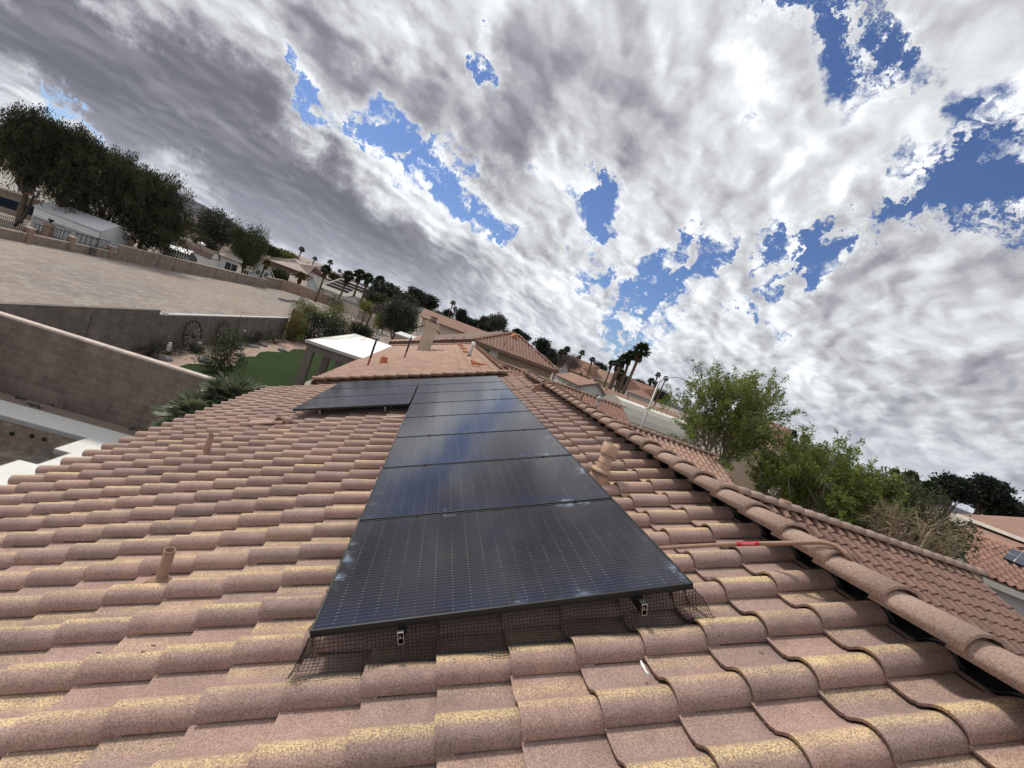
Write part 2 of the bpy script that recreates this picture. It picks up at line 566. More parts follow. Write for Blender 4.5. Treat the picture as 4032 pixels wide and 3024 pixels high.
def leaf_mat(name, dark, light, rough=.6, trans=.25):
    ma = bpy.data.materials.new(name)
    ma.use_nodes = True
    T = NT(ma.node_tree)
    T.n.clear()
    g = T.node('ShaderNodeNewGeometry')
    f = T.math('ADD', T.math('MULTIPLY', g.outputs['Random Per Island'], .55), T.math('MULTIPLY', T.sstep(T.noise(g.outputs['Position'], .9, 3.0, .6), .35, .65), .45))
    col = T.mix(f, dark, light)
    d = T.node('ShaderNodeBsdfPrincipled', {'Base Color': col, 'Roughness': rough, 'Specular IOR Level': .25})
    t = T.node('ShaderNodeBsdfTranslucent', {'Color': col})
    mx = T.node('ShaderNodeMixShader', {0: trans, 1: d.outputs[0], 2: t.outputs[0]})
    o = T.node('ShaderNodeOutputMaterial')
    T.l.new(mx.outputs[0], o.inputs[0])
    return ma


L_DARK = leaf_mat('dark_olive_leaves', (.012, .016, .008), (.060, .068, .028))
L_GREY = leaf_mat('grey_green_leaves', (.022, .028, .020), (.075, .085, .055))
L_GREEN = leaf_mat('fresh_green_leaves', (.055, .085, .014), (.25, .31, .07), trans=.45)
L_YELLOW = leaf_mat('yellow_green_leaves', (.05, .065, .012), (.21, .22, .06), trans=.35)
L_PALM = leaf_mat('palm_fronds', (.010, .018, .008), (.055, .075, .026), .5)
L_PALMY = leaf_mat('yellowing_palm_fronds', (.04, .05, .015), (.22, .18, .05), .5)
L_PINE = leaf_mat('dark_pine_needles', (.007, .012, .009), (.028, .038, .024))
L_FAN = leaf_mat('blue_green_fan_leaves', (.045, .062, .035), (.23, .26, .16), .42)
L_HEDGE = leaf_mat('glossy_hedge_leaves', (.008, .014, .007), (.045, .06, .03), .35)
L_TAN = leaf_mat('dry_tan_leaves', (.10, .085, .045), (.28, .22, .13))
L_WILLOW = leaf_mat('willow_leaves', (.022, .032, .012), (.075, .095, .035))
L_FLOWER = leaf_mat('pinkish_blossom_twigs', (.05, .035, .035), (.16, .11, .11))


def block_mat(name, base, alt, mortar, bw=.40, bh=.20, axis='x', tint=1.0):
    """concrete block wall in world metres; axis = the wall's long direction"""
    ma = bpy.data.materials.new(name)
    ma.use_nodes = True
    T = NT(ma.node_tree)
    T.n.clear()
    g = T.node('ShaderNodeNewGeometry')
    s = T.node('ShaderNodeSeparateXYZ', {0: g.outputs['Position']})
    cv = T.node('ShaderNodeCombineXYZ', {0: s.outputs[0 if axis == 'x' else 1], 1: T.math('ADD', s.outputs[2], 5.9), 2: 0.0}).outputs[0]
    br = T.node('ShaderNodeTexBrick', {'Vector': cv, 'Color1': tuple(base) + (1,), 'Color2': tuple(alt) + (1,), 'Mortar': tuple(mortar) + (1,), 'Scale': 1.0, 'Mortar Size': .007, 'Mortar Smooth': .3, 'Bias': 0.0, 'Brick Width': bw, 'Row Height': bh})
    n = T.noise(g.outputs['Position'], 2.5, 5.0, .65)
    n2 = T.noise(g.outputs['Position'], 30.0, 3.0, .6)
    f = T.math('MULTIPLY', T.lin(n, .3, .7, .78, 1.2), T.lin(n2, .3, .7, .9, 1.1))
    st = T.noise(T.vmath('MULTIPLY', g.outputs['Position'], (1.5, 1.5, .35)), 1.3, 4.0, .6)
    f = T.math('MULTIPLY', f, T.lin(st, .3, .7, .85, 1.12))
    col = T.node('ShaderNodeVectorMath', {0: br.outputs[0], 3: f}, operation='SCALE').outputs[0]
    b = T.node('ShaderNodeBsdfPrincipled', {'Base Color': col, 'Roughness': .95, 'Specular IOR Level': .15})
    h = T.math('ADD', T.math('MULTIPLY', br.outputs[1], -1.0), T.math('MULTIPLY', n2, .35))
    bp = T.node('ShaderNodeBump', {'Height': h, 'Strength': .6, 'Distance': .01})
    T.l.new(bp.outputs[0], b.inputs['Normal'])
    o = T.node('ShaderNodeOutputMaterial')
    T.l.new(b.outputs[0], o.inputs[0])
    return ma


M_BLOCKX = block_mat('brown_block_x', (.185, .150, .128), (.155, .122, .104), (.25, .215, .19), axis='x')
M_BLOCKY = block_mat('grey_block_y', (.185, .160, .145), (.155, .132, .12), (.25, .225, .205), axis='y')
M_BLOCKF = block_mat('far_block', (.27, .215, .18), (.23, .18, .15), (.23, .185, .155), axis='y')
M_BLOCKO = block_mat('orange_block', (.40, .27, .195), (.34, .24, .18), (.33, .24, .19), axis='x')
M_WCAP = mat('wall_cap_block', (.50, .42, .37), .95, .15, 4, bump=.3, world=True)
M_WCAPG = mat('wall_cap_grey', (.46, .455, .45), .95, .12, 4, bump=.3, world=True)


def ground_mat(name, c1, c2, c3, s1=.35, s2=6.0, grit=60.0, bump=.5, stretch=(1, 1, 1)):
    ma = bpy.data.materials.new(name)
    ma.use_nodes = True
    T = NT(ma.node_tree)
    T.n.clear()
    g = T.node('ShaderNodeNewGeometry')
    P = T.vmath('MULTIPLY', g.outputs['Position'], stretch)
    a = T.sstep(T.noise(P, s1, 6.0, .65), .38, .62)
    col = T.mix(a, c1, c2)
    b_ = T.sstep(T.noise(P, s2, 6.0, .7), .45, .62)
    col = T.mix(T.math('MULTIPLY', b_, .75), col, c3)
    gr = T.noise(g.outputs['Position'], grit, 4.0, .7)
    f = T.lin(gr, .3, .7, .72, 1.28)
    col = T.node('ShaderNodeVectorMath', {0: col, 3: f}, operation='SCALE').outputs[0]
    b = T.node('ShaderNodeBsdfPrincipled', {'Base Color': col, 'Roughness': .97, 'Specular IOR Level': .1})
    bp = T.node('ShaderNodeBump', {'Height': T.noise(P, s2 * 1.5, 6.0, .75), 'Strength': bump, 'Distance': .08})
    T.l.new(bp.outputs[0], b.inputs['Normal'])
    o = T.node('ShaderNodeOutputMaterial')
    T.l.new(b.outputs[0], o.inputs[0])
    return ma


M_GROUND = ground_mat('desert_soil', (.27, .215, .18), (.23, .195, .17), (.31, .25, .21))
M_LOT = ground_mat('graded_dirt_lot', (.27, .215, .18), (.205, .185, .172), (.34, .30, .265), .10, 1.6, 9.0, .9, (1.25, .75, 1))
M_BED = ground_mat('planting_bed_soil', (.34, .25, .20), (.28, .205, .165), (.40, .31, .25), .8, 5, 40)
M_LAWN = ground_mat('green_turf', (.020, .036, .011), (.027, .046, .014), (.035, .057, .019), .5, 25, 120, .6)
M_DECK = ground_mat('pale_pool_deck', (.68, .67, .64), (.64, .63, .60), (.72, .71, .68), .6, 12, 150, .05)
M_ROAD = ground_mat('asphalt', (.055, .055, .056), (.048, .048, .05), (.07, .07, .07), .3, 9, 120, .2)
M_WALK = ground_mat('pavement_concrete', (.34, .33, .31), (.30, .29, .27), (.38, .37, .35), .5, 9, 120, .2)
M_POOL = ground_mat('unfinished_pool_shell', (.26, .20, .155), (.21, .185, .165), (.36, .31, .27), 1.1, 5, 50, .5)
M_MTN = ground_mat('desert_hills', (.034, .030, .034), (.046, .040, .043), (.10, .085, .085), .0009, .004, .02, .5)

# ------------------------------------------------------------ S-tile roof builder
PROF = np.array([(-.025, .006), (-.03, .016), (-.012, .034), (.02, .052), (.07, .066), (.14, .075), (.22, .078), (.30, .073), (.37, .061), (.44, .043), (.50, .025), (.555, .012), (.60, .010), (.64, .002), (.80, -.002), (1.0, .0)])
PROF_LO = np.array([(-.03, .004), (-.03, .022), (.04, .057), (.18, .076), (.36, .060), (.53, .016), (.66, .0), (1.0, .0)])


def tile_field(O, U, S, rows, cols, pu, ex, inside=None, prof=PROF, seed=0, lift=.030, hs=1.0, jit=1.0, ln=None):
    """arrays (V, F, UV) of a field of overlapping S-tiles; O = origin on the deck,
    U = unit vector along the eave, S = unit vector up the slope"""
    O, U, S = (np.array(a, dtype=float) for a in (O, U, S))
    lift += .010
    N = np.cross(U, S)
    if N[2] < 0:
        N = -N
    rg = np.random.default_rng(seed)
    T_, H_ = prof[:, 0], prof[:, 1] * hs
    n = len(T_)
    ln = ln or 1.20 * ex
    Vs, Fs, UVs = [], [], []
    base = 0
    th = .016
    strip = []
    for r0 in range(4):
        pass
    idx = np.arange(n)
    # vertex rows: 0 lip bottom, 1 lip top(front edge), 2 top start (dup), 3 top end
    for i in rows:
        for j in cols:
            cu, cs = (j + .5) * pu, (i + .5) * ex
            if inside is not None and not inside(cu, cs):
                continue
            ju, js, jl = rg.normal(0, .0022) * jit, rg.normal(0, .0045) * jit, rg.normal(0, .0022) * jit
            tw = rg.normal(0, .012) * jit
            p0 = O + U * (j * pu + ju) + S * (i * ex + js)
            A = p0[None, :] + U[None, :] * (T_ * pu)[:, None] + N[None, :] * (H_ + lift + jl)[:, None] + S[None, :] * (tw * T_ * pu)[:, None]
            B = p0[None, :] + U[None, :] * (T_ * pu)[:, None] + N[None, :] * (H_ + .004)[:, None] + S[None, :] * ln
            lipb = A - N[None, :] * th + S[None, :] * .002
            Vs += [lipb, A, A, B]
            UVs += [np.stack([T_, np.zeros(n)], 1), np.stack([T_, np.zeros(n)], 1), np.stack([T_, np.full(n, .02)], 1), np.stack([T_, np.ones(n)], 1)]
            a = base + idx[:-1]
            Fs.append(np.stack([a, a + 1, a + n + 1, a + n], 1))
            a2 = base + 2 * n + idx[:-1]
            Fs.append(np.stack([a2, a2 + 1, a2 + n + 1, a2 + n], 1))
            base += 4 * n
    return np.concatenate(Vs), np.concatenate(Fs), np.concatenate(UVs)


def merge_fields(fs):
    V, Fq, UV, b = [], [], [], 0
    for v, f, u in fs:
        V.append(v)
        Fq.append(f + b)
        UV.append(u)
        b += len(v)
    return np.concatenate(V), np.concatenate(Fq), np.concatenate(UV)


def cap_run(mb, p0, p1, r=.125, L=.36, step=.33, taper=.018, h=.75, side=None, n=9, th=.02, jitter=.006, seed=1, flip=False):
    """overlapping half-round ridge tiles from p0 to p1 (lower, visible lips toward p0)"""
    rg = random.Random(seed)
    p0, p1 = Vector(p0), Vector(p1)
    d = (p1 - p0).normalized()
    a = d.cross(Vector((0, 0, 1))).normalized()
    up = a.cross(d).normalized()
    tot = (p1 - p0).length
    k = 0
    s = 0.0
    while s < tot - .05:
        o = p0 + d * s + a * rg.gauss(0, jitter) + up * rg.gauss(0, jitter * .3)
        tw = rg.gauss(0, .012)
        dd = (d + a * tw).normalized()
        vs = []
        for (q_, rr, dz_) in ((0, r + taper, .028), (L, r, 0.0)):
            for inner in (0, 1):
                for t in range(n):
                    an = math.pi * t / (n - 1)
                    r_ = rr - inner * th
                    # flared skirts at both sides like the concrete trim tile
                    x = math.copysign(abs(math.cos(an)) ** .8, math.cos(an)) * r_ * 1.08
                    z = abs(math.sin(an)) ** .85 * r_ * h
                    vs.append(o + dd * q_ + a * x + up * (z + dz_))
        fs = []
        for t in range(n - 1):
            fs.append((t, t + 1, 2 * n + t + 1, 2 * n + t))            # outside
            fs.append((n + t, 3 * n + t, 3 * n + t + 1, n + t + 1))    # inside
            fs.append((t, n + t, n + t + 1, t + 1))                    # front lip
        fs.append((0, 2 * n, 3 * n, n))
        fs.append((n - 1, 2 * n - 1, 4 * n - 1, 3 * n - 1))
        b0 = len(mb.f)
        mb.add(vs, fs, False)
        for t in range(n - 1):
            mb.sm[b0 + 3 * t] = True
        s += step
        k += 1
    return mb


# ------------------------------------------------------------ roof frame of the near house
PA = 0.381706423
H0 = 1.539                     # panel plane passes this far under the lens
TV = Vector((math.cos(PA), 0, math.sin(PA)))
NV = Vector((-math.sin(PA), 0, math.cos(PA)))
YV = Vector((0, 1, 0))


def RP(s, y, off=0.0):
    """point on the near roof: s up the slope, y along the eave, off below the panel plane"""
    return Vector((0, 0, -H0)) + TV * s + YV * y - NV * off


K = 1.055
PU = .2945 * K
EX = .319 * K
LIP0 = 2.032 * K
CREST0 = 2.569 * K
DECK = .150 + .076 + .038      # deck plane below the panel plane (crest of tile lip is .150 below)
Y_END = 12.25
S_RIDGE = 2.865

near = empty('tiled_house', (0, 2.5, G), 'near house under the camera, pink-brown S-tile roof carrying the solar panels', 'house')
rows = range(-19, 1)
j0 = int(math.floor((-1.2 - CREST0) / PU))
j1 = int(math.floor((Y_END - CREST0) / PU))
o_tile = RP(LIP0, CREST0 - .24 * PU, DECK)
fa = merge_fields([tile_field(o_tile, YV, TV, rows, range(j0, j1), PU, EX, seed=3), tile_field(o_tile, YV, TV, range(1, 2), range(j0, j1), PU, EX, seed=77, ln=.41)])
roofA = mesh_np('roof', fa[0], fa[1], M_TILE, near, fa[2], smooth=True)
roofA['label'] = 'main roof slope of pink-brown tiles with yellow crests'
# deck under the tiles
dk = MB()
dk.slab([RP(-4.03, -1.2, DECK + .005), RP(2.98, -1.2, DECK + .005), RP(2.98, Y_END - .05, DECK + .005), RP(-4.03, Y_END - .05, DECK + .005)], -NV * .10)
RZ = RP(S_RIDGE, 0, .06)
RX, RZZ = 2.665, -.485
east = [Vector((RX + .10, -1.2, RZZ - .20)), Vector((RX + 5.5, -1.2, RZZ - .19 - 5.5 * .402)), Vector((RX + 5.5, Y_END - .05, RZZ - .19 - 5.5 * .402)), Vector((RX + .10, Y_END - .05, RZZ - .20))]
dk.slab(east, (0, 0, -.1))
dk.build('roof_deck', M_MORTAR, near)
# the far slope of the same roof
S2 = np.array([-math.cos(PA), 0, math.sin(PA)])
U2 = np.array([0, 1.0, 0])
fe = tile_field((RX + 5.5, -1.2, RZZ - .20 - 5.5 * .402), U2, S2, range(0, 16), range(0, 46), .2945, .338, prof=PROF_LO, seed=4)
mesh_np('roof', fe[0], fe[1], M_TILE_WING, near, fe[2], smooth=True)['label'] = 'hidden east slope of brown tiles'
# ridge caps, lips toward the camera
mb = MB()
cap_run(mb, (RX - .012, .267, RZZ - .094), (RX - .012, 11.75, RZZ - .094), r=.118, L=.40, step=.335, seed=5, h=.80)
ridge = mb.build('ridge_cap', M_CAP, near)
mb = MB()
mb.tube([(RX, 11.75, RZZ - .06), (RX, 11.86, RZZ - .06), (RX, 11.92, RZZ - .08)], [.12, .10, .04], 12)
mb.build('ridge_end', M_CAP, near)
# black corrugated closure under the caps; black slabs stand in for shade there
mb = MB()
HEAD = LIP0 + EX + .41
for j in range(j0, j1):
    yb = CREST0 + (j - .24) * PU
    for dd_, lift_ in ((.004, .014), (.016, .004), (.030, -.006), (.045, -.016)):
        pts = [RP(HEAD + dd_, yb + t * PU, DECK - lift_ - .004 - hh * (1 - dd_ * 6)) for t, hh in PROF[1:]]
        mb.tube(pts, .006, 4, cap=False)
mb.slab([RP(HEAD - .02, .0, DECK - .003), RP(HEAD + .09, .0, DECK - .003), RP(HEAD + .09, 11.8, DECK - .003), RP(HEAD - .02, 11.8, DECK - .003)], NV * .006)
mb.slab([RP(HEAD + .07, .0, DECK - .01), RP(HEAD + .08, .0, DECK - .01), RP(HEAD + .08, 11.8, DECK - .01), RP(HEAD + .07, 11.8, DECK - .01)], NV * .085)
mb.build('ridge_closure_and_shade', M_BLACK, ridge)
ridge2 = bpy.data.objects['ridge_closure_and_shade']
# walls and eave
mb = MB()
mb.box(-3.35, RX + 4.9, -1.0, 11.95, G, -3.35)
mb.slab([(-3.35, 11.95, -3.35), (RX, 11.95, RZZ - .40), (RX + 4.9, 11.95, -3.0)], (0, -.15, 0))
mb.build('wall', M_STUCCO, near)
mb = MB()
e0 = RP(-4.03, 0, DECK + .02)
mb.box(e0.x - .03, e0.x + .01, -1.2, Y_END, e0.z - .20, e0.z + .0)
mb.build('fascia', M_FASCIA, near)

# wing with its own ridge running toward the street
def wing(parent, yr, zr, x0, x1, down, mat_t, mat_c, pu=.293, ex=.319, seed=1, capr=.115, back=3.0, wall=None, zwall=None, fine=True):
    pr = PROF if fine else PROF_LO
    nrow = int(down / .928 / ex)
    S_ = np.array([0, math.cos(PA), math.sin(PA)])
    nr = int(math.ceil(down / math.cos(PA) / ex))
    O_ = np.array([x0, yr, zr]) - S_ * (nr * ex)
    ncol = int((x1 - x0) / pu)
    f1 = tile_field(O_, (1, 0, 0), S_, range(0, nr), range(0, ncol), pu, ex, seed=seed, prof=pr)
    Sb = np.array([0, -math.cos(PA), math.sin(PA)])
    nb = int(math.ceil(back / math.cos(PA) / ex))
    Ob = np.array([x0, yr, zr]) - Sb * (nb * ex)
    f2 = tile_field(Ob, (1, 0, 0), Sb, range(0, nb), range(0, ncol), pu, ex, seed=seed + 50, prof=PROF_LO)
    f = merge_fields([f1, f2])
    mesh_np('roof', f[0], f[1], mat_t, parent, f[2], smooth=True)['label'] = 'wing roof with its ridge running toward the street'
    mb = MB()
    cap_run(mb, (x1 + .05, yr, zr + .065), (x0, yr, zr + .065), r=capr, L=.40, step=.345, seed=seed, h=.85)
    mb.build('ridge_cap', mat_c, parent)
    mb = MB()
    mb.slab([(x0, yr, zr - .02), (x1 - .1, yr, zr - .02), (x1 - .1, yr - down, zr - .02 - down * .402), (x0, yr - down, zr - .02 - down * .402)], (0, 0, -.12))
    mb.slab([(x0, yr, zr - .02), (x1 - .1, yr, zr - .02), (x1 - .1, yr + back, zr - .02 - back * .402), (x0, yr + back, zr - .02 - back * .402)], (0, 0, -.12))
    mb.build('roof_deck', M_MORTAR, parent)
    if wall:
        zw = zr - down * .402 + .1
        mb = MB()
        mb.box(x0, x1 - .5, yr - down + .4, yr + back - .4, G, zw - .15)
        mb.slab([(x1 - .5, yr - down + .4, zw - .15), (x1 - .5, yr, zr - .2), (x1 - .5, yr + back - .4, zw - .15)], (-.15, 0, 0))
        mb.build('wall', wall, parent)


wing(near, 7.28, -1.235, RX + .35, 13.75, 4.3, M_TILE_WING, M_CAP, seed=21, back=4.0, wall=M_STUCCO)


def add_label(o, s):
    o['label'] = s
    return o


# ------------------------------------------------------------ vents on the near roof
def up_pipe(parent, base, hgt, r, material, name='vent_pipe', label=None, lean=None):
    mb = MB()
    top = base + Vector((0, 0, hgt))
    mb.pipe(base - Vector((0, 0, .1)), top, r, r * .84, 18)
    o = mb.build(name, material, parent)
    if label:
        o['label'] = label
    return o


def cone_flash(parent, base, r0, r1, h, material):
    mb = MB()
    mb.tube([base, base + Vector((0, 0, h * .6)), base + Vector((0, 0, h))], [r0, r1 * 1.25, r1], 16)
    mb.build('flashing', material, parent)


b1 = RP(-1.36, 2.83, .205)
v = up_pipe(near, b1, .215, .033, M_ABS, label='short brown plumbing vent with a broken rim, nearest on the left')
mb = MB()
mb.tube([b1 - Vector((0, 0, .06)), b1 - Vector((0, 0, .01)), b1 + Vector((0, 0, .02))], [.10, .06, .036], 14)
mb.build('flashing', M_ABS, v)
b2 = RP(-2.62, 5.78, .19)
v = up_pipe(near, b2, .26, .036, M_ABS, label='brown plumbing vent near the left eave')
mb = MB()
mb.tube([b2 - Vector((0, 0, .06)), b2 - Vector((0, 0, .01)), b2 + Vector((0, 0, .02))], [.13, .07, .038], 14)
mb.build('flashing', M_ABS, v)


# double wall vent with storm collar, right of the panels
def px_on(u, v, off):
    d = ray(u, v)
    P0 = np.array([0, 0, -H0]) - np.array(NV) * off
    t = (P0 @ np.array(NV)) / (d @ np.array(NV))
    return Vector(d * t)


b3 = px_on(2352, 1893, .17)
mb = MB()
mb.tube([b3 - Vector((0, 0, .08)), b3 + Vector((0, 0, .03)), b3 + Vector((0, 0, .11))], [.125, .105, .074], 20)
fl = mb.build('flue_vent', M_ABS2, near)
fl['label'] = 'tan flue vent with storm collar and faceted open cap'
mb = MB()
mb.tube([b3 + Vector((0, 0, .10)), b3 + Vector((0, 0, .122)), b3 + Vector((0, 0, .14))], [.112, .102, .068], 24)
mb.build('storm_collar', M_ABS2, fl)
mb = MB()
mb.pipe(b3 + Vector((0, 0, .05)), b3 + Vector((0, 0, .33)), .066, .06, 24)
for zz_ in (.20, .265):
    mb.pipe(b3 + Vector((0, 0, zz_)), b3 + Vector((0, 0, zz_ + .012)), .070, .064, 24)
mb.build('pipe', M_ABS2, fl)
mb = MB()
mb.pipe(b3 + Vector((0, 0, .29)), b3 + Vector((0, 0, .40)), .082, .072, 12)
mb.build('cap', M_ABS2, fl)

# flipped saddle tile and lifted tile left of the small array
cpt = px_on(1112, 1655, .13)
mb = MB()
cap_run(mb, cpt + Vector((.02, -.16, -.02)), cpt + Vector((.05, .12, -.01)), r=.075, L=.26, step=1.0, seed=9, h=.95, jitter=0, th=.012)
mb.build('saddle_tile', M_CAP, near)['label'] = 'half-round saddle tile beside the small array'
mb = MB()
c_ = px_on(1040, 1662, .125)
for k in range(7):
    y0_ = c_.y - .10 + k * .033
    mb.slab([Vector((c_.x - .20, y0_, c_.z - .08 + .028 * math.sin(k * .5))), Vector((c_.x + .14, y0_, c_.z + .05 + .03 * math.sin(k * .5))),
             Vector((c_.x + .14, y0_ + .034, c_.z + .05 + .03 * math.sin(k * .5 + .5))), Vector((c_.x - .20, y0_ + .034, c_.z - .08 + .028 * math.sin(k * .5 + .5)))], (0, 0, .012))
mb.build('lifted_tile', M_CAP, near)['label'] = 'lifted tile beside the saddle tile'
c_ = px_on(1545, 1642, .12)
mb = MB()
for k in range(6):
    mb.obox(c_ + Vector((-.14 + .055 * k, random.uniform(-.012, .012), (-.14 + .055 * k) * .4 + .004)), (.03, .006 * (k % 2), .012), (0, random.uniform(.012, .03), 0), (0, 0, .003))
mb.build('mortar_smear', mat('pale_mortar', (.50, .42, .37), .9, .3, 30), near)
# white sealant strip under one lip, near edge
c_ = px_on(2535, 2630, .17)
mb = MB()
pts = [px_on(2523, 2602, .168), px_on(2531, 2622, .165), px_on(2541, 2640, .165), px_on(2552, 2657, .166)]
mb.tube(pts, [.004, .009, .005, .010], 6)
mb.build('sealant_strip', M_WHITE, near)

# ------------------------------------------------------------ solar panels
PW, PH = 1.755 * 1.12, 1.00419985 * 1.12
X0P, Y0P = -.11473 * 1.12, 1.68155 * 1.12
GAPP = .018


def panel_glass_mat():
    ma = bpy.data.materials.new('solar_cells_under_glass')
    ma.use_nodes = True
    T = NT(ma.node_tree)
    T.n.clear()
    uv = T.node('ShaderNodeUVMap').outputs[0]     # metres: x across (0..PW), y along (0..PH)
    s = T.node('ShaderNodeSeparateXYZ', {0: uv})
    u, v = s.outputs[0], s.outputs[1]
    g = T.node('ShaderNodeNewGeometry')

    def line(x, pitch, w, phase=0.0):
        fr = T.math('FRACT', T.math('ADD', T.math('DIVIDE', x, pitch), phase))
        d = T.math('MULTIPLY', T.math('SUBTRACT', .5, T.math('ABSOLUTE', T.math('SUBTRACT', fr, .5))), pitch)
        return T.math('LESS_THAN', d, w)
    bus = line(v, (PH - .06) / 42, .0010, .5)
    fing = line(u, (PW - .05) / 20, .0007)
    cellv = line(v, (PH - .06) / 6, .0016)
    mid = T.math('LESS_THAN', T.math('ABSOLUTE', T.math('SUBTRACT', u, PW / 2)), .009)
    dotu = line(u, (PW - .05) / 20, .0026)
    dotv = line(v, (PH - .06) / 42, .0016, .5)
    dot = T.math('MULTIPLY', dotu, dotv)
    hue = T.sstep(v, PH * .35, 0.0)
    cell = T.mix(hue, (.008, .006, .010), (.005, .008, .028))
    nz = T.noise(uv, 3.0, 4.0, .6)
    cell = T.mix(T.math('MULTIPLY', T.sstep(nz, .4, .7), .5), cell, (.014, .011, .011))
    col = T.mix(T.math('MULTIPLY', fing, .3), cell, (.022, .022, .028))
    col = T.mix(T.math('MULTIPLY', cellv, .8), col, (.020, .020, .025))
    col = T.mix(mid, col, (.008, .008, .011))
    col = T.mix(T.math('MULTIPLY', bus, .55), col, (.13, .12, .14))
    glint = T.sstep(T.noise(g.outputs['Position'], 2.3, 3.0, .5), .35, .65)
    col = T.mix(T.math('MULTIPLY', dot, T.lin(glint, 0, 1, .12, .45)), col, (.7, .7, .7))  # solder dots, with patchy glint put into their colour
    # water-spot dust along the edges
    edge = T.math('MINIMUM', T.math('MINIMUM', u, T.math('SUBTRACT', PW, u)), T.math('MINIMUM', v, T.math('MULTIPLY', T.math('SUBTRACT', PH, v), 1.4)))
    em = T.sstep(edge, .17, .015)
    dn = T.sstep(T.noise(T.vmath('ADD', g.outputs['Position'], (3.1, .4, 1.0)), 5.5, 7.0, .66), .53, .72)
    dn2 = T.sstep(T.noise(g.outputs['Position'], 1.9, 3.0, .5), .50, .64)
    dust = T.math('MULTIPLY', T.math('MULTIPLY', em, dn), dn2, clamp=True)
    allov = T.math('MULTIPLY', T.sstep(T.noise(uv, 2.0, 6.0, .7), .35, .8), .012)
    col = T.mix(T.math('MULTIPLY', dust, .75), col, (.30, .38, .48))
    col = T.mix(allov, col, (.35, .33, .30))
    rgh = T.math('ADD', .12, T.math('MULTIPLY', dust, .3))
    b = T.node('ShaderNodeBsdfPrincipled', {'Base Color': col, 'Roughness': rgh, 'IOR': 1.5, 'Specular IOR Level': .42})
    o = T.node('ShaderNodeOutputMaterial')
    T.l.new(b.outputs[0], o.inputs[0])
    return ma


M_PV = panel_glass_mat()
FW, FT = .011, .035


def make_panel(s0, y0, label, group):
    org = RP(s0, y0, FT)
    t = empty('solar_panel', org, label, 'solar panel', group)
    # frame: four extrusions
    mb = MB()
    x1, y1 = PW, PH - GAPP

    def P(a, b, c):
        return org + TV * a + YV * b + NV * c
    for (a0, a1, b0, b1_) in ((0, x1, 0, FW), (0, x1, y1 - FW, y1), (0, FW, FW, y1 - FW), (x1 - FW, x1, FW, y1 - FW)):
        mb.slab([P(a0, b0, 0), P(a1, b0, 0), P(a1, b1_, 0), P(a0, b1_, 0)], NV * FT)
    fr = mb.build('frame', M_FRAME, t)
    bev = fr.modifiers.new('bevel', 'BEVEL')
    bev.width = .0012
    bev.segments = 1
    c = FT - .0035
    vs = [P(FW, FW, c), P(x1 - FW, FW, c), P(x1 - FW, y1 - FW, c), P(FW, y1 - FW, c)]
    lo = [p - NV * .005 for p in vs]
    g = mesh_np('glass', [tuple(p) for p in vs + lo], [(0, 1, 2, 3), (7, 6, 5, 4), (0, 4, 5, 1), (1, 5, 6, 2), (2, 6, 7, 3), (3, 7, 4, 0)], M_PV, t,
                uv=[(FW, FW), (x1 - FW, FW), (x1 - FW, y1 - FW), (FW, y1 - FW)] * 2)
    return t


ordn = ['first and nearest', 'second', 'third', 'fourth', 'fifth', 'sixth', 'seventh', 'eighth and farthest']
p0 = make_panel(X0P, Y0P, 'nearest black solar panel of the long row, whole face and dusty front edge in view', 'solar panels of the long row')
for k in range(1, 8):
    c = copy_tree(p0)
    c.location = RP(X0P, Y0P + k * PH, FT)
    c['label'] = ('%s black solar panel of the long row counted away from the camera' % ordn[k])
lord = ['nearest', 'middle', 'farthest']
for k in range(3):
    c = copy_tree(p0)
    c.location = RP(X0P - PW - .03, Y0P + (5 + k) * PH + .0, FT)
    c['label'] = '%s panel of the short three-panel group left of the long row' % lord[k]
    c['group'] = 'solar panels of the short left group'


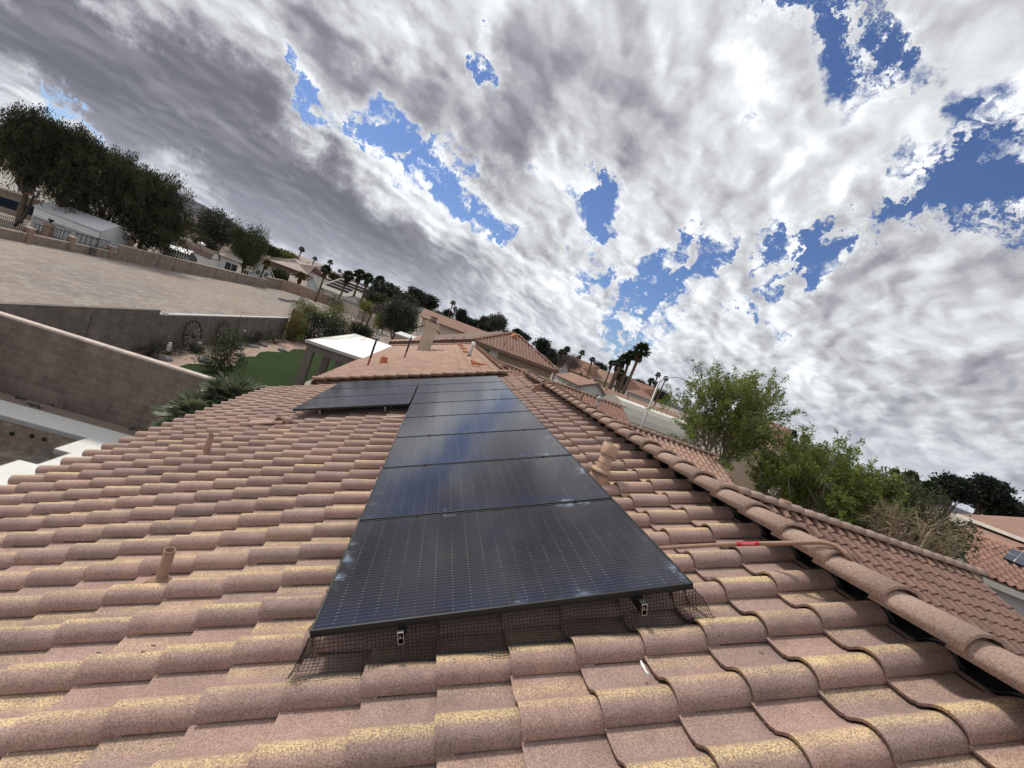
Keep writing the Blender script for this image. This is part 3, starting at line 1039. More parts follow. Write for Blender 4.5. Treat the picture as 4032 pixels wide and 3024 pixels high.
# rails, with end profile, and mid clamps
def rail(s, y0, y1, label, nclamp, yc0, group):
    org = RP(s, y0, .10)
    t = empty('mounting_rail', org, label, 'rail', group)
    mb = MB()
    w = .015
    for (a0, a1, c0, c1) in ((-w, w, -.004, 0), (-w, w, .056, .060), (-w, -w + .003, 0, .056), (w - .003, w, 0, .056), (-w + .003, w - .003, .028, .031), (-.004, 0, .031, .045)):
        o_ = org
        mb.slab([o_ + TV * a0 + NV * c0, o_ + TV * a1 + NV * c0, o_ + TV * a1 + NV * c1, o_ + TV * a0 + NV * c1], YV * (y1 - y0))
    mb.build('rail_bar', M_FRAME, t)
    # bright cut end
    mb = MB()
    for (a0, a1, c0, c1) in ((-w, w, -.004, 0), (-w, w, .056, .060), (-w, -w + .003, 0, .056), (w - .003, w, 0, .056), (-w + .003, w - .003, .028, .031), (-.004, 0, .031, .045)):
        mb.slab([org + TV * a0 + NV * c0 - YV * .0015, org + TV * a1 + NV * c0 - YV * .0015, org + TV * a1 + NV * c1 - YV * .0015, org + TV * a0 + NV * c1 - YV * .0015], YV * .001)
    mb.build('cut_end', M_ALU, t)
    for k in range(nclamp):
        yc = yc0 + k * PH - GAPP / 2
        mb = MB()
        c = RP(s, yc, 0)
        mb.obox(c + NV * .002, TV * .017, YV * .014, NV * .003)
        mb.tube([c + NV * .004, c + NV * .011], .007, 6, smooth=False)
        mb.build('clamp', M_FRAME, t)
    # feet down to the tiles
    n = max(2, int((y1 - y0) / 1.3))
    for k in range(n):
        yy = y0 + .55 + k * (y1 - y0 - .7) / max(1, n - 1)
        mb = MB()
        c = RP(s, yy, .10)
        mb.obox(c - NV * .05 + TV * .02, TV * .004, YV * .018, NV * .055)
        mb.obox(c - NV * .10 + TV * .05, TV * .045, YV * .018, NV * .004)
        mb.build('roof_hook', M_ALU, t)
    return t


YF = Y0P + 8 * PH
rail(px_on(1530, 2550, .08).x / TV.x + .02, Y0P - .035, YF, 'left mounting rail under the long row, cut end showing below the front edge', 7, Y0P + PH, 'mounting rails of the long row')
rail(px_on(2515, 2410, .08).x / TV.x, Y0P - .06, YF, 'right mounting rail under the long row, cut end showing below the front edge', 7, Y0P + PH, 'mounting rails of the long row')
sl0 = X0P - PW - .03
rail(sl0 + .45, Y0P + 5 * PH - .06, YF, 'lower left rail under the short three-panel group', 2, Y0P + 6 * PH, 'mounting rails of the short group')
rail(sl0 + 1.55, Y0P + 5 * PH - .06, YF, 'upper right rail under the short three-panel group', 2, Y0P + 6 * PH, 'mounting rails of the short group')


# bird netting: real woven wires draping from the frame to the tiles
def tile_top(s, y):
    """height (off value) of the tile surface at s, y"""
    fs = (s - LIP0) / EX
    fy = (y - CREST0) / PU + .24
    ts = fs - math.floor(fs)
    ty = fy - math.floor(fy)
    hh = np.interp(ty, PROF[1:, 0], PROF[1:, 1])
    return DECK - (hh + .040 * (1 - ts / 1.2) + .004)


def net(parent, fn, nu, nv, r=.0011, name='wire_panel'):
    """fn(a,b)->Vector with a,b in 0..1; thin three-sided wires both ways"""
    G_ = [[fn(i / nu, j / nv) for j in range(nv + 1)] for i in range(nu + 1)]
    mb = MB()
    for i in range(nu + 1):
        mb.tube(G_[i], r, 3, smooth=False, cap=False)
    for j in range(nv + 1):
        mb.tube([G_[i][j] for i in range(nu + 1)], r, 3, smooth=False, cap=False)
    return mb.build(name, M_WIRE, parent)


netE = empty('bird_netting', RP(X0P, Y0P, .1), 'black wire bird netting skirting the front and sides of the long row', 'netting')


def front_net(a, b):
    s = X0P - .01 + a * (PW + .02)
    out = .006 + (.085 + .02 * math.sin(a * 17) + .012 * math.sin(a * 41 + 2)) * b ** 1.6 + .02 * b * max(0, 1 - a * 9)
    y = Y0P - out
    tt = tile_top(s, y) - .006
    off = .03 + (tt + .004 - .03) * min(1.0, b / .80)
    off += .005 * math.sin(a * 60 + b * 5) * (1 - b) * b
    return RP(s - .05 * b * (1 if a < .04 else 0), y, min(off, tt))


net(netE, front_net, 104, 13, .0016)


def side_net(left, y0, y1, n):
    def fn(a, b):
        y = y0 + a * (y1 - y0)
        bul = abs(math.sin((y - CREST0 + .06) / PU * math.pi)) ** .7
        s = (X0P if left else X0P + PW) + (-1 if left else 1) * (.004 + (.035 + .06 * bul) * (b ** .9))
        tt = tile_top(s, y) - .005
        off = .03 + (tt - .03) * min(1, b / .8)
        return RP(s, y, min(off, tt))
    return fn


net(netE, side_net(True, Y0P - .10, Y0P + 3.4, 150), 190, 8, .0014)
net(netE, side_net(False, Y0P - .08, Y0P + 3.0, 150), 170, 7, .0014)
netL = empty('bird_netting', RP(sl0, Y0P + 5 * PH, .1), 'black wire bird netting hanging under the short three-panel group', 'netting')


def left_net(a, b):
    s = sl0 + a * PW
    y = Y0P + 5 * PH - .01 - .10 * b
    tt = tile_top(s, y) - .005
    return RP(s, y, .03 + (tt - .03) * b)


net(netL, left_net, 70, 6, .0014)

# conduits over the ridge


t_paths = []


def conduit(pts, r, label, stand=None):
    c0 = Vector(pts[0])
    t = empty('conduit', c0, label, 'conduit', 'brown conduits over the ridge')
    # smooth the polyline
    P_ = [Vector(p) for p in pts]
    for _ in range(3):
        Q = [P_[0]]
        for a, b in zip(P_[:-1], P_[1:]):
            Q += [a * .75 + b * .25, a * .25 + b * .75]
        Q.append(P_[-1])
        P_ = Q
    mb = MB()
    mb.tube(P_, r, 12)
    mb.build('pipe', M_ABS, t)
    t_paths.append(P_)
    return t


ca = px_on(2600, 2158, .060)
cb = px_on(2900, 2141, .058)
c3 = at_x(3110, 2139, 2.44)
c4 = at_x(3215, 2134, 2.515)
c5 = at_x(3262, 2139, 2.55)
c5b = at_x(3305, 2156, 2.585)
c6 = at_x(3347, 2198, 2.60)
c7 = at_x(3400, 2262, 2.92)
cnear = conduit([ca - TV * .25, ca, cb, c3, c4, c5, c5b, c6, c7], .0135,
                'near brown conduit with a red warning label, from the panels over the ridge')
# red label wrapped on the pipe
la = ca.lerp(cb, .97)
lb = cb.lerp(c3, .36)
dense = [a_.lerp(b_, k_ / 12) for a_, b_ in zip(t_paths[0][:-1], t_paths[0][1:]) for k_ in range(12)]


def px_u(p_):
    q__ = RM @ np.array(p_)
    return 2016 + F * q__[0] / q__[2]


sel_ = [p_ for p_ in dense if 2896 < px_u(p_) < 2990]
la, lb = sel_[0], sel_[-1]
ax = (lb - la).normalized()
mb = MB()
mb.tube(sel_, .0142, 16)
lab = mb.build('warning_label', mat('red_label', (.45, .02, .035), .5, .1), cnear)
fc = bpy.data.curves.new('warning_text', 'FONT')
fc.body = 'POWER SOURCE'
fc.size = .0155
fc.align_x = 'CENTER'
fc.align_y = 'CENTER'
fc.extrude = .0002
ft = bpy.data.objects.new('warning_text', fc)
COL.objects.link(ft)
bpy.context.view_layer.update()
dg = bpy.context.evaluated_depsgraph_get()
tm = bpy.data.meshes.new_from_object(ft.evaluated_get(dg))
bpy.data.objects.remove(ft)
mid = (la + lb) / 2
view = (-mid).normalized()
nrm = (view - ax * view.dot(ax)).normalized()
upv = nrm.cross(ax)
to = bpy.data.objects.new('warning_text', tm)
COL.objects.link(to)
tm.materials.clear()
tm.materials.append(mat('white_print', (.8, .8, .8), .5, .02))
mm = Matrix.Identity(4)
pos = sel_[len(sel_) // 2] + nrm * .0149
loc_parent = wloc(lab)
for i in range(3):
    mm[i][0], mm[i][1], mm[i][2], mm[i][3] = ax[i], upv[i], nrm[i], 0
for vtx in tm.vertices:
    vtx.co = (mm @ vtx.co) + pos - loc_parent
to.parent = lab
d1, d2 = px_on(2012, 1537, .06), px_on(2110, 1518, .03)
cfar = conduit([d1 - TV * .2, d1, d2, RP(S_RIDGE - .15, d2.y, -.03), Vector((RX, d2.y, RZZ + .09)), Vector((RX + .3, d2.y - .05, RZZ + .0)), Vector((RX + 1.0, d2.y - .5, RZZ - .3))], .014,
               'far brown conduit resting on a small saddle block before the ridge')
sb = px_on(2115, 1530, .13)
mb = MB()
mb.slab([sb + Vector((-.13, -.05, -.05)), sb + Vector((.13, -.05, .02)), sb + Vector((.06, -.04, .11)), sb + Vector((-.05, -.04, .09))], (0, .10, 0))
o = mb.build('saddle_block', M_ABS, cfar)

# ============================================================ ground and setting


def sheet(name, poly, z, material, kind='structure'):
    o = MB().add([(p[0], p[1], z) for p in poly], [tuple(range(len(poly)))]).build(name, material)
    o['kind'] = kind
    return o


# ground with a hole for the pool
PX0, PX1, PY0, PY1 = -11.2, -7.42, 3.0, 11.65
BX1, BY0, BY1 = -7.08, 9.95, 10.76
BIG = 9000.0
mb = MB()
for (a, b, c, d) in ((-BIG, BIG, PY1, 9500), (-BIG, BIG, -500, PY0), (-BIG, PX0, PY0, PY1), (BX1, BIG, PY0, PY1), (PX1, BX1, PY0, BY0), (PX1, BX1, BY1, PY1)):
    mb.add([(a, c, G), (b, c, G), (b, d, G), (a, d, G)], [(0, 1, 2, 3)])
tag(mb.build('ground', M_GROUND), kind='structure')
sheet('dirt_lot', [(-33.9, -20), (-12.25, -20), (-12.25, 58), (-9, 66), (-9, 84), (-26, 104), (-34, 97), (-33.9, 86)], G + .004, M_LOT)
# pool deck around the pool
mb = MB()
for (a, b, c, d) in ((-11.9, -3.4, PY1, 12.42), (-11.9, PX0, PY0, PY1), (BX1, -3.4, PY0, PY1), (PX1, BX1, PY0, BY0), (PX1, BX1, BY1, PY1), (-11.9, -3.4, -2, PY0)):
    mb.add([(a, c, G + .012), (b, c, G + .012), (b, d, G + .012), (a, d, G + .012)], [(0, 1, 2, 3)])
tag(mb.build('pool_deck', M_DECK), kind='structure')
pool = empty('swimming_pool', (-9.3, 7, G - 1.5), 'empty unfinished pool basin sunk in the pale deck, three dark pipe holes in its wall', 'pool')
mb = MB()
mb.box(PX0 + .02, PX1 - .02, PY1, PY1 + .06, G - 1.5, G - .10)
mb.box(PX1, PX1 + .06, PY0, BY0, G - 1.5, G - .10)
mb.box(PX1 + .06, BX1, BY0 - .06, BY0, G - .9, G - .10)
mb.box(BX1, BX1 + .06, BY0 - .06, BY1 + .06, G - .9, G - .10)
mb.box(PX1 + .06, BX1, BY1, BY1 + .06, G - .9, G - .10)
mb.box(PX1, PX1 + .06, BY1 + .06, PY1, G - 1.5, G - .10)
mb.box(PX0 - .06, PX0, PY0, PY1 + .06, G - 1.5, G - .10)
mb.box(PX0, PX1, PY0, PY1, G - 1.56, G - 1.5)
mb.box(PX1 - .5, BX1 - .001, BY0 + .001, BY1 - .001, G - .9, G - .84)
mb.box(PX0 + .02, PX1 - .5, PY1 - .45, PY1 - .001, G - 1.5, G - .75)
mb.build('basin', M_POOL, pool)
mb = MB()
mb.box(PX0 - .05, PX1 + .0, PY1 - .03, PY1 + .001, G - .098, G + .010)
mb.box(PX1 - .03, PX1 + .001, PY0, BY0, G - .098, G + .010)
mb.box(PX1 - .03, PX1 + .001, BY1 + .001, PY1 - .031, G - .098, G + .010)
mb.box(PX1 + .002, BX1, BY1 - .03, BY1 + .0005, G - .098, G + .010)
mb.box(BX1 - .03, BX1 - .0005, BY0 + .001, BY1 - .031, G - .098, G + .010)
mb.build('coping', mat('deck_edge_grey', (.33, .33, .33), .9, .08), pool)
for (u, v) in ((48, 1708), (127, 1717), (174, 1730)):
    p = at_y(u, v, PY1 - .46 if False else PY1 - .005)
    mb = MB()
    mb.tube([p + Vector((0, .02, 0)), p - Vector((0, .012, 0))], .055, 12)
    mb.build('pipe_hole', M_BLACK, pool)

# dirt strip debris
for i, (u, v, L_) in enumerate(((80, 1570, .30), (140, 1600, .4), (520, 1690, .12), (205, 1595, .25))):
    p = at_z(u, v, G + .03)
    mb = MB()
    rg = random.Random(i)
    pts = [p + Vector((k * L_ / 5 - L_ / 2, rg.uniform(-.04, .04), rg.uniform(0, .05))) for k in range(6)]
    mb.tube(pts, [.006, .03, .02, .028, .016, .006], 6)
    o = mb.build('dead_branch', M_WOODG)
    tag(o, ['dark curled dead branch at the foot of the near block wall, farthest left', 'long dark twig lying just right of the curled branch by the pool', 'small chip of dead wood near the pool deck corner under the block wall', 'thin dark twig lying between the deck edge and the block wall'][i], 'branch')

# ---------------------------------------------------------------- block walls
YW1 = 12.86
mb = MB()
mb.box(-12.0, -3.2, YW1, YW1 + .20, G, -3.90)
w1 = empty('block_wall', (-7.6, YW1, G), 'brown concrete block wall beside the pool deck, running from the left edge to the fan palm', 'wall')
mb.build('masonry', M_BLOCKX, w1)
mb = MB()
x = -12.0
k = 0
while x < -3.3:
    mb.box(x + .004, min(x + .40, -3.2) - .004, YW1 - .008, YW1 + .208, -3.90, -3.845)
    x += .40
mb.build('cap', M_WCAP, w1)
# the back wall: taller part then lower part
XW2 = -12.05
zt1 = at_x(300, 1208, XW2).z
zt2 = at_x(900, 1245, XW2).z
yj = at_x(631, 1230, XW2).y
ye = at_x(1135, 1262, XW2).y
w2 = empty('block_wall', (XW2, 15, G), 'grey block back wall behind the wagon wheels, taller on the left and stepping down beside a floodlight', 'wall')
mb = MB()
mb.box(XW2 - .2, XW2, -6, yj, G, zt1)
mb.box(XW2 - .2, XW2, yj, ye, G, zt2 - .05)
mb.build('masonry', M_BLOCKY, w2)
mb = MB()
mb.box(XW2 - .215, XW2 + .012, yj + .01, ye, zt2 - .05, zt2 + .005)
mb.build('cap', M_WCAPG, w2)
for (u, v) in ((345, 1300), (815, 1330), (1030, 1300)):
    yy = at_x(u, v, XW2).y
    mb = MB()
    mb.box(XW2 + .001, XW2 + .006, yy - .03, yy + .03, G, zt2 - .06)
    mb.build('control_joint', mat('joint_dark_grey', (.10, .09, .085), .95), w2)
p = at_x(640, 1232, XW2 + .02)
fl_ = empty('flood_light', p, 'small white twin-head floodlight on the step in the back wall', 'light')
mb = MB()
mb.box(p.x - .04, p.x + .06, p.y - .05, p.y + .05, p.z - .02, p.z + .02)
mb.build('base', M_WHITE, fl_)
for s_ in (-1, 1):
    mb = MB()
    mb.tube([p + Vector((.03, s_ * .05, .03)), p + Vector((.10, s_ * .11, .05)), p + Vector((.16, s_ * .14, .04))], [.015, .045, .055], 10)
    mb.build('lamp_head', M_WHITE, fl_)

# planting bed and turf of the neighbour's yard
sheet('planting_bed', [(-12.0, YW1 + .2), (-3.0, YW1 + .2), (-3.0, 40), (-12.0, 40)], G + .004, M_BED)
lw = [(0, 700), (320, 620), (450, 582), (600, 585), (700, 600), (940, 612), (1040, 600), (1062, 520), (1100, 492), (1280, 490), (1330, 440), (1430, 425), (1620, 436), (1690, 430), (1760, 395), (1890, 402)]
pts = [at_z(600 + a * .31646, 1250 + b * .31646, G) for a, b in lw[1:]]
poly = [(-10.2, 18.6)] + [(p.x, p.y) for p in pts] + [(-7.6, 37.2), (-3.4, 37.2), (-3.4, YW1 + .25), (-9.8, YW1 + .25)]
sheet('lawn', poly, G + .03, M_LAWN)
sheet('patio', [(-6.2, 20.3), (-3.0, 20.3), (-3.0, 32), (-6.2, 32)], G + .036, M_WALK)
sheet('stone_path', [(-11.8, 33.5), (-9.6, 33.5), (-8.2, 38.5), (-11.8, 39.5)], G + .010, ground_mat('pink_flagstone', (.42, .27, .22), (.36, .25, .21), (.46, .35, .30), 1.5, 4, 60))


def wheel(c, dia, tilt, label):
    t = empty('wagon_wheel', c, label, 'wagon wheel', 'wagon wheels against the back wall')
    r = dia / 2
    ax = Vector((math.cos(tilt), 0, math.sin(tilt))).normalized()
    u_ = Vector((0, 1, 0))
    w_ = ax.cross(u_)
    c = Vector(c)
    mb = MB()
    n = 40
    vs = []
    for k in range(n):
        a = 2 * math.pi * k / n
        d = u_ * math.cos(a) + w_ * math.sin(a)
        for rr, h in ((r, -.03), (r, .03), (r - .07, .03), (r - .07, -.03)):
            vs.append(c + d * rr + ax * h)
    fs = []
    for k in range(n):
        k2 = (k + 1) % n
        for q_ in range(4):
            q2 = (q_ + 1) % 4
            fs.append((k * 4 + q_, k * 4 + q2, k2 * 4 + q2, k2 * 4 + q_))
    mb.add(vs, fs)
    mb.build('rim', M_WOODG, t)
    mb = MB()
    mb.tube([c - ax * .10, c - ax * .03, c + ax * .06, c + ax * .16], [.07, .11, .11, .06], 12)
    mb.build('hub', M_WOODG, t)
    for k in range(14):
        a = 2 * math.pi * (k + .3) / 14
        d = u_ * math.cos(a) + w_ * math.sin(a)
        mb = MB()
        mb.tube([c + d * .09, c + d * (r * .5), c + d * (r - .06)], [.026, .020, .024], 6)
        mb.build('spoke', mat('weathered_spoke_wood', (.24, .21, .195), .9, .25, 10), t)


c1_ = at_x(758, 1322, XW2 + .22)
c2_ = at_x(879, 1316, XW2 + .22)
wheel(c1_, 1.62, .16, 'left weathered wagon wheel leaning on the grey block wall, standing fully clear')
wheel(c2_, 1.42, .16, 'right weathered wagon wheel leaning on the wall, its foot hidden by the small tree')


# ---------------------------------------------------------------- foliage generators
def rot_frames(n, rg, vertical=0.0):
    """n random orthonormal pairs (a, b)"""
    a = rg.normal(size=(n, 3))
    if vertical > 0:
        a[:, 2] -= vertical * 3
    a /= np.linalg.norm(a, axis=1, keepdims=True) + 1e-9
    b = rg.normal(size=(n, 3))
    b -= (b * a).sum(1, keepdims=True) * a
    b /= np.linalg.norm(b, axis=1, keepdims=True) + 1e-9
    return a, b


def leaves(centres, size, rg, aspect=2.0, vertical=0.0, cup=.0):
    n = len(centres)
    a, b = rot_frames(n, rg, vertical)
    s = size * rg.uniform(.6, 1.3, (n, 1))
    L_ = a * s
    B_ = b * s / aspect
    V = np.stack([centres - L_ * .5, centres + B_ * .5, centres + L_ * .5, centres - B_ * .5], 1).reshape(-1, 3)
    Fq = np.arange(n * 4).reshape(-1, 4)
    return V, Fq


def crown_points(rg, c, rad, nclump, per, clump_r, hollow=.55, flat=1.0, upper=None):
    """points gathered in clumps spread through an ellipsoid shell"""
    d = rg.normal(size=(nclump, 3))
    d /= np.linalg.norm(d, axis=1, keepdims=True)
    rr = hollow + (1 - hollow) * rg.random((nclump, 1)) ** .6
    # lumpy outline
    ph = rg.uniform(0, 6.28, 5)
    lump = 1 + .14 * np.sin(3 * np.arctan2(d[:, 1], d[:, 0]) + ph[0]) + .12 * np.sin(4 * d[:, 2:3].ravel() * 2 + ph[1])
    cc_ = np.array(c) + d * rr * lump[:, None] * np.array(rad)
    if upper is not None:
        cc_ = cc_[cc_[:, 2] > upper]
    P_ = np.repeat(cc_, per, 0) + rg.normal(size=(len(cc_) * per, 3)) * np.array([clump_r, clump_r, clump_r * flat])
    return cc_, P_


def limb_mesh(mb, base, tips, r0, rg, sag=.0, split=.35):
    base = Vector(base)
    for t in tips:
        t = Vector(t)
        m1 = base.lerp(t, .35) + Vector((rg.uniform(-.2, .2), rg.uniform(-.2, .2), rg.uniform(0, .3) + sag)) * (t - base).length * .18
        m2 = base.lerp(t, .7) + Vector((rg.uniform(-.2, .2), rg.uniform(-.2, .2), rg.uniform(0, .2) + sag)) * (t - base).length * .14
        mb.tube([base, m1, m2, t], [r0, r0 * .62, r0 * .35, r0 * .10], 6, cap=False)


def tree(name, label, base, top_z, rad, leaf, nclump=90, per=60, lsize=.2, clump=.5, trunk_m=None, group=None, seed=1, tr=.2, cat='tree', cz=None,
         hollow=.5, aspect=2.2, vertical=0.0, flat=.8, nlimb=9, lean=(0, 0), upper=None, fork=.35, twigs=0):
    rg = np.random.default_rng(seed)
    base = Vector(base)
    root = empty(name, base, label, cat, group)
    rz = rad[2]
    c = np.array([base.x + lean[0], base.y + lean[1], (top_z - rz) if cz is None else cz])
    cl, P_ = crown_points(rg, c, rad, nclump, per, clump, hollow, flat, upper)
    V, Fq = leaves(P_, lsize, rg, aspect, vertical)
    mesh_np('crown', V, Fq, leaf, root)
    mb = MB()
    h = c[2] - base.z
    fk = base + Vector((lean[0] * fork, lean[1] * fork, max(.2, h * fork)))
    mb.tube([base - Vector((0, 0, .1)), base.lerp(fk, .5) + Vector((rg.normal() * .05, rg.normal() * .05, 0)), fk], [tr * 1.25, tr, tr * .85], 9, cap=False)
    sel = cl[rg.permutation(len(cl))[:nlimb]]
    limb_mesh(mb, fk, sel, tr * .6, rg)
    if twigs:
        for q_ in sel:
            oth = cl[np.argsort(((cl - q_) ** 2).sum(1))[1:1 + twigs]]
            mdl = np.array(fk) * .35 + q_ * .65
            for o_ in oth:
                mb.tube([mdl, (mdl + o_) / 2 + rg.normal(size=3) * .1, o_ + (o_ - mdl) * .15], [tr * .16, tr * .09, tr * .03], 4, cap=False)
    mb.build('trunk', trunk_m or M_TRUNK, root)
    return root


def branchy(name, label, base, top_z, rad, leaf, n1=9, n2=6, n3=6, per=70, lsize=.11, tw=.13, seed=1, tr=.14, group=None, cat='tree', trunk_m=None, droop=0.0, fork=.3, aspect=2.4, vertical=0.0, lean=(0, 0), upw=.5):
    """trunk, limbs, branches and twigs, with the leaves carried along the twigs"""
    rg = np.random.default_rng(seed)
    base = Vector(base)
    root = empty(name, base, label, cat, group)
    rad = np.array(rad, dtype=float)
    c = np.array([base.x + lean[0], base.y + lean[1], top_z - rad[2]])
    fk = np.array(base) + np.array([lean[0] * .5, lean[1] * .5, max(.3, (c[2] - base.z - rad[2] * .5) * 1.0)])
    fk[2] = base.z + (c[2] - base.z) * fork
    mb = MB()
    mb.tube([base - Vector((0, 0, .1)), Vector((np.array(base) + fk) / 2 + rg.normal(size=3) * .05), Vector(fk)], [tr * 1.2, tr, tr * .85], 9, cap=False)

    def curve(p, q, r0, r1, n=4, wob=.08, dr=0.0):
        L_ = np.linalg.norm(q - p)
        pts = [p + (q - p) * t + rg.normal(size=3) * wob * L_ * math.sin(t * math.pi) + np.array([0, 0, dr * L_ * (math.sin(t * math.pi) * .3 - t * t)]) for t in np.linspace(0, 1, n)]
        mb.tube(pts, [r0 + (r1 - r0) * t for t in np.linspace(0, 1, n)], 6 if r0 > .03 else 4, cap=False)
        return pts
    L1 = []
    for i in range(n1):
        az = i * 2.39996 + rg.normal() * .2
        el = rg.uniform(-.15, 1.35)
        d = np.array([math.cos(az) * math.cos(el), math.sin(az) * math.cos(el), math.sin(el)])
        q_ = c + d * rad * rg.uniform(.38, .6)
        L1.append((curve(fk, q_, tr * .55, tr * .22, 5, .07), d))
    P_ = []
    for pts, d in L1:
        for k in range(n2):
            s0 = pts[2 + (k % 3)] if k % 3 < 3 else pts[-1]
            dd = d + rg.normal(size=3) * .75 + np.array([0, 0, upw * .5])
            dd /= np.linalg.norm(dd)
            q_ = c + dd * rad * rg.uniform(.55, .95)
            if q_[2] < base.z + .8:
                q_[2] = base.z + .8 + rg.random() * .5
            b2_ = curve(np.array(s0), q_, tr * .18, tr * .07, 4, .09)
            for j in range(n3):
                s1 = np.array(b2_[1 + j % 3])
                d3 = dd + rg.normal(size=3) * .6 + np.array([0, 0, upw])
                d3 /= np.linalg.norm(d3)
                ln = rad.mean() * rg.uniform(.18, .42)
                t_ = curve(s1, s1 + d3 * ln, tr * .06, tr * .02, 4, .06, droop)
                tt = rg.uniform(.12, 1.05, per)
                A = np.array([np.array([np.interp(t, np.linspace(0, 1, 4), [pp[m] for pp in t_]) for m in range(3)]) for t in tt])
                P_.append(A + rg.normal(size=(per, 3)) * tw * (1.15 - .6 * tt[:, None]))
    P_ = np.concatenate(P_)
    V, Fq = leaves(P_, lsize, rg, aspect, vertical)
    mesh_np('crown', V, Fq, leaf, root)
    mb.build('trunk', trunk_m or M_TRUNK, root)
    return root


def fan_frond(rg, o, d, L_, fanr, nb, drop):
    """petiole + folded fan of blades; returns verts, tri faces"""
    d = np.array(d) / np.linalg.norm(d)
    up = np.array([0, 0, 1.0])
    sdir = np.cross(d, up)
    if np.linalg.norm(sdir) < .05:
        sdir = np.array([1.0, 0, 0])
    sdir /= np.linalg.norm(sdir)
    nrm = np.cross(sdir, d)
    mid = o + d * L_
    vs, fs = [], []
    w = .02 + .02 * fanr
    b = len(vs)
    vs += [o - sdir * w, o + sdir * w, mid + sdir * w * .4 - up * drop * .1, mid - sdir * w * .4 - up * drop * .1]
    fs += [(0, 1, 2, 3)]
    for k in range(nb):
        a = -1.75 + 3.5 * k / (nb - 1)
        bd = d * math.cos(a) + sdir * math.sin(a)
        ln = fanr * (.75 + .25 * math.cos(a)) * rg.uniform(.85, 1.1)
        tip = mid + bd * ln - up * drop * ln * (.35 + .45 * abs(math.sin(a))) + nrm * rg.normal() * .05 * ln
        mdp = mid + bd * ln * .55 + nrm * .06 * ln - up * drop * ln * .08
        pr = np.cross(bd, nrm)
        ww = fanr * 1.9 / nb
        b = len(vs)
        vs += [mid, mdp + pr * ww, tip, mdp - pr * ww]
        fs += [(b, b + 1, b + 2, b + 3)]
    return vs, fs


def palm(label, base, crown, rad, group=None, seed=1, leaf=None, nf=34, nb=11, tr=.2, skirt=1.0, name='palm_tree', cat='palm', low=-.5, trunk_m=None, bulge=1.0):
    rg = np.random.default_rng(seed)
    base, crown = Vector(base), Vector(crown)
    root = empty(name, base, label, cat, group)
    H = (crown - base).length
    mb = MB()
    pts, rr = [], []
    n = 9
    bx, by = rg.normal() * .012 * H, rg.normal() * .012 * H
    for i in range(n):
        t = i / (n - 1)
        pts.append(base.lerp(crown, t) + Vector((bx, by, 0)) * math.sin(t * math.pi))
        rr.append(tr * (1.25 - .45 * t + .06 * math.sin(i * 2.1)))
    mb.tube(pts, rr, 8)
    mb.build('trunk', trunk_m or M_TRUNK_P, root)
    vs, fs = [], []
    sv_, sf_ = [], []
    o = np.array(crown)
    for k in range(nf):
        az = k * 2.39996 + rg.normal() * .15
        el = 1.35 - (1.35 - low) * ((k + .5) / nf) ** .85 + rg.normal() * .07
        d = np.array([math.cos(az) * math.cos(el), math.sin(az) * math.cos(el), math.sin(el)])
        v_, f_ = fan_frond(rg, o, d, rad * .48, rad * .56, nb, .25 + .55 * (1 - max(el, 0)) * .8)
        b = len(vs)
        vs += v_
        fs += [tuple(b + i for i in f) for f in f_]
    mesh_np('crown', np.array(vs), np.array(fs), leaf or L_PALM, root)
    if skirt > 0:
        for k in range(int(16)):
            az = k * 2.39996
            el = -1.05 - rg.random() * .35
            d = np.array([math.cos(az) * math.cos(el), math.sin(az) * math.cos(el), math.sin(el)])
            v_, f_ = fan_frond(rg, o - np.array([0, 0, .1 + rg.random() * .5 * skirt]), d, rad * .3, rad * .4 * skirt, 7, .9)
            b = len(sv_)
            sv_ += v_
            sf_ += [tuple(b + i for i in f) for f in f_]
        mesh_np('dead_fronds', np.array(sv_), np.array(sf_), M_SKIRT, root)
    return root


def palm_px(label, u, v, rpx, D, group=None, seed=1, leanx=0.0, gz=G, **kw):
    c = at_d(u, v, D)
    dd = ray(u, v)
    dist = c.length
    # pixels to metres at this place in the picture
    rad = rpx / F * dist / math.sqrt(1 + ((u - 2016) ** 2 + (v - 1512) ** 2) / F ** 2)
    rad = min(rad, 3.3)
    return palm(label, (c.x + leanx, c.y, gz), c, rad * 1.12, group, seed, tr=kw.pop('tr', .19), **kw)


def bush(label, c, rad, leaf, n=60, per=60, ls=.06, clump=.12, seed=1, name='shrub', cat='shrub', group=None, stems=True, aspect=2.2, hollow=.4, vertical=0.0, low=True):
    rg = np.random.default_rng(seed)
    c = Vector(c)
    root = empty(name, (c.x, c.y, G), label, cat, group)
    cl, P_ = crown_points(rg, c, rad, n, per, clump, hollow, 1.0, upper=G + .03)
    P_ = P_[P_[:, 2] > G + .02]
    V, Fq = leaves(P_, ls, rg, aspect, vertical)
    mesh_np('foliage', V, Fq, leaf, root)
    if stems:
        mb = MB()
        limb_mesh(mb, (c.x, c.y, G), cl[:12], .02 + .02 * rad[2], rg)
        mb.build('stems', M_TRUNK, root)
    return root


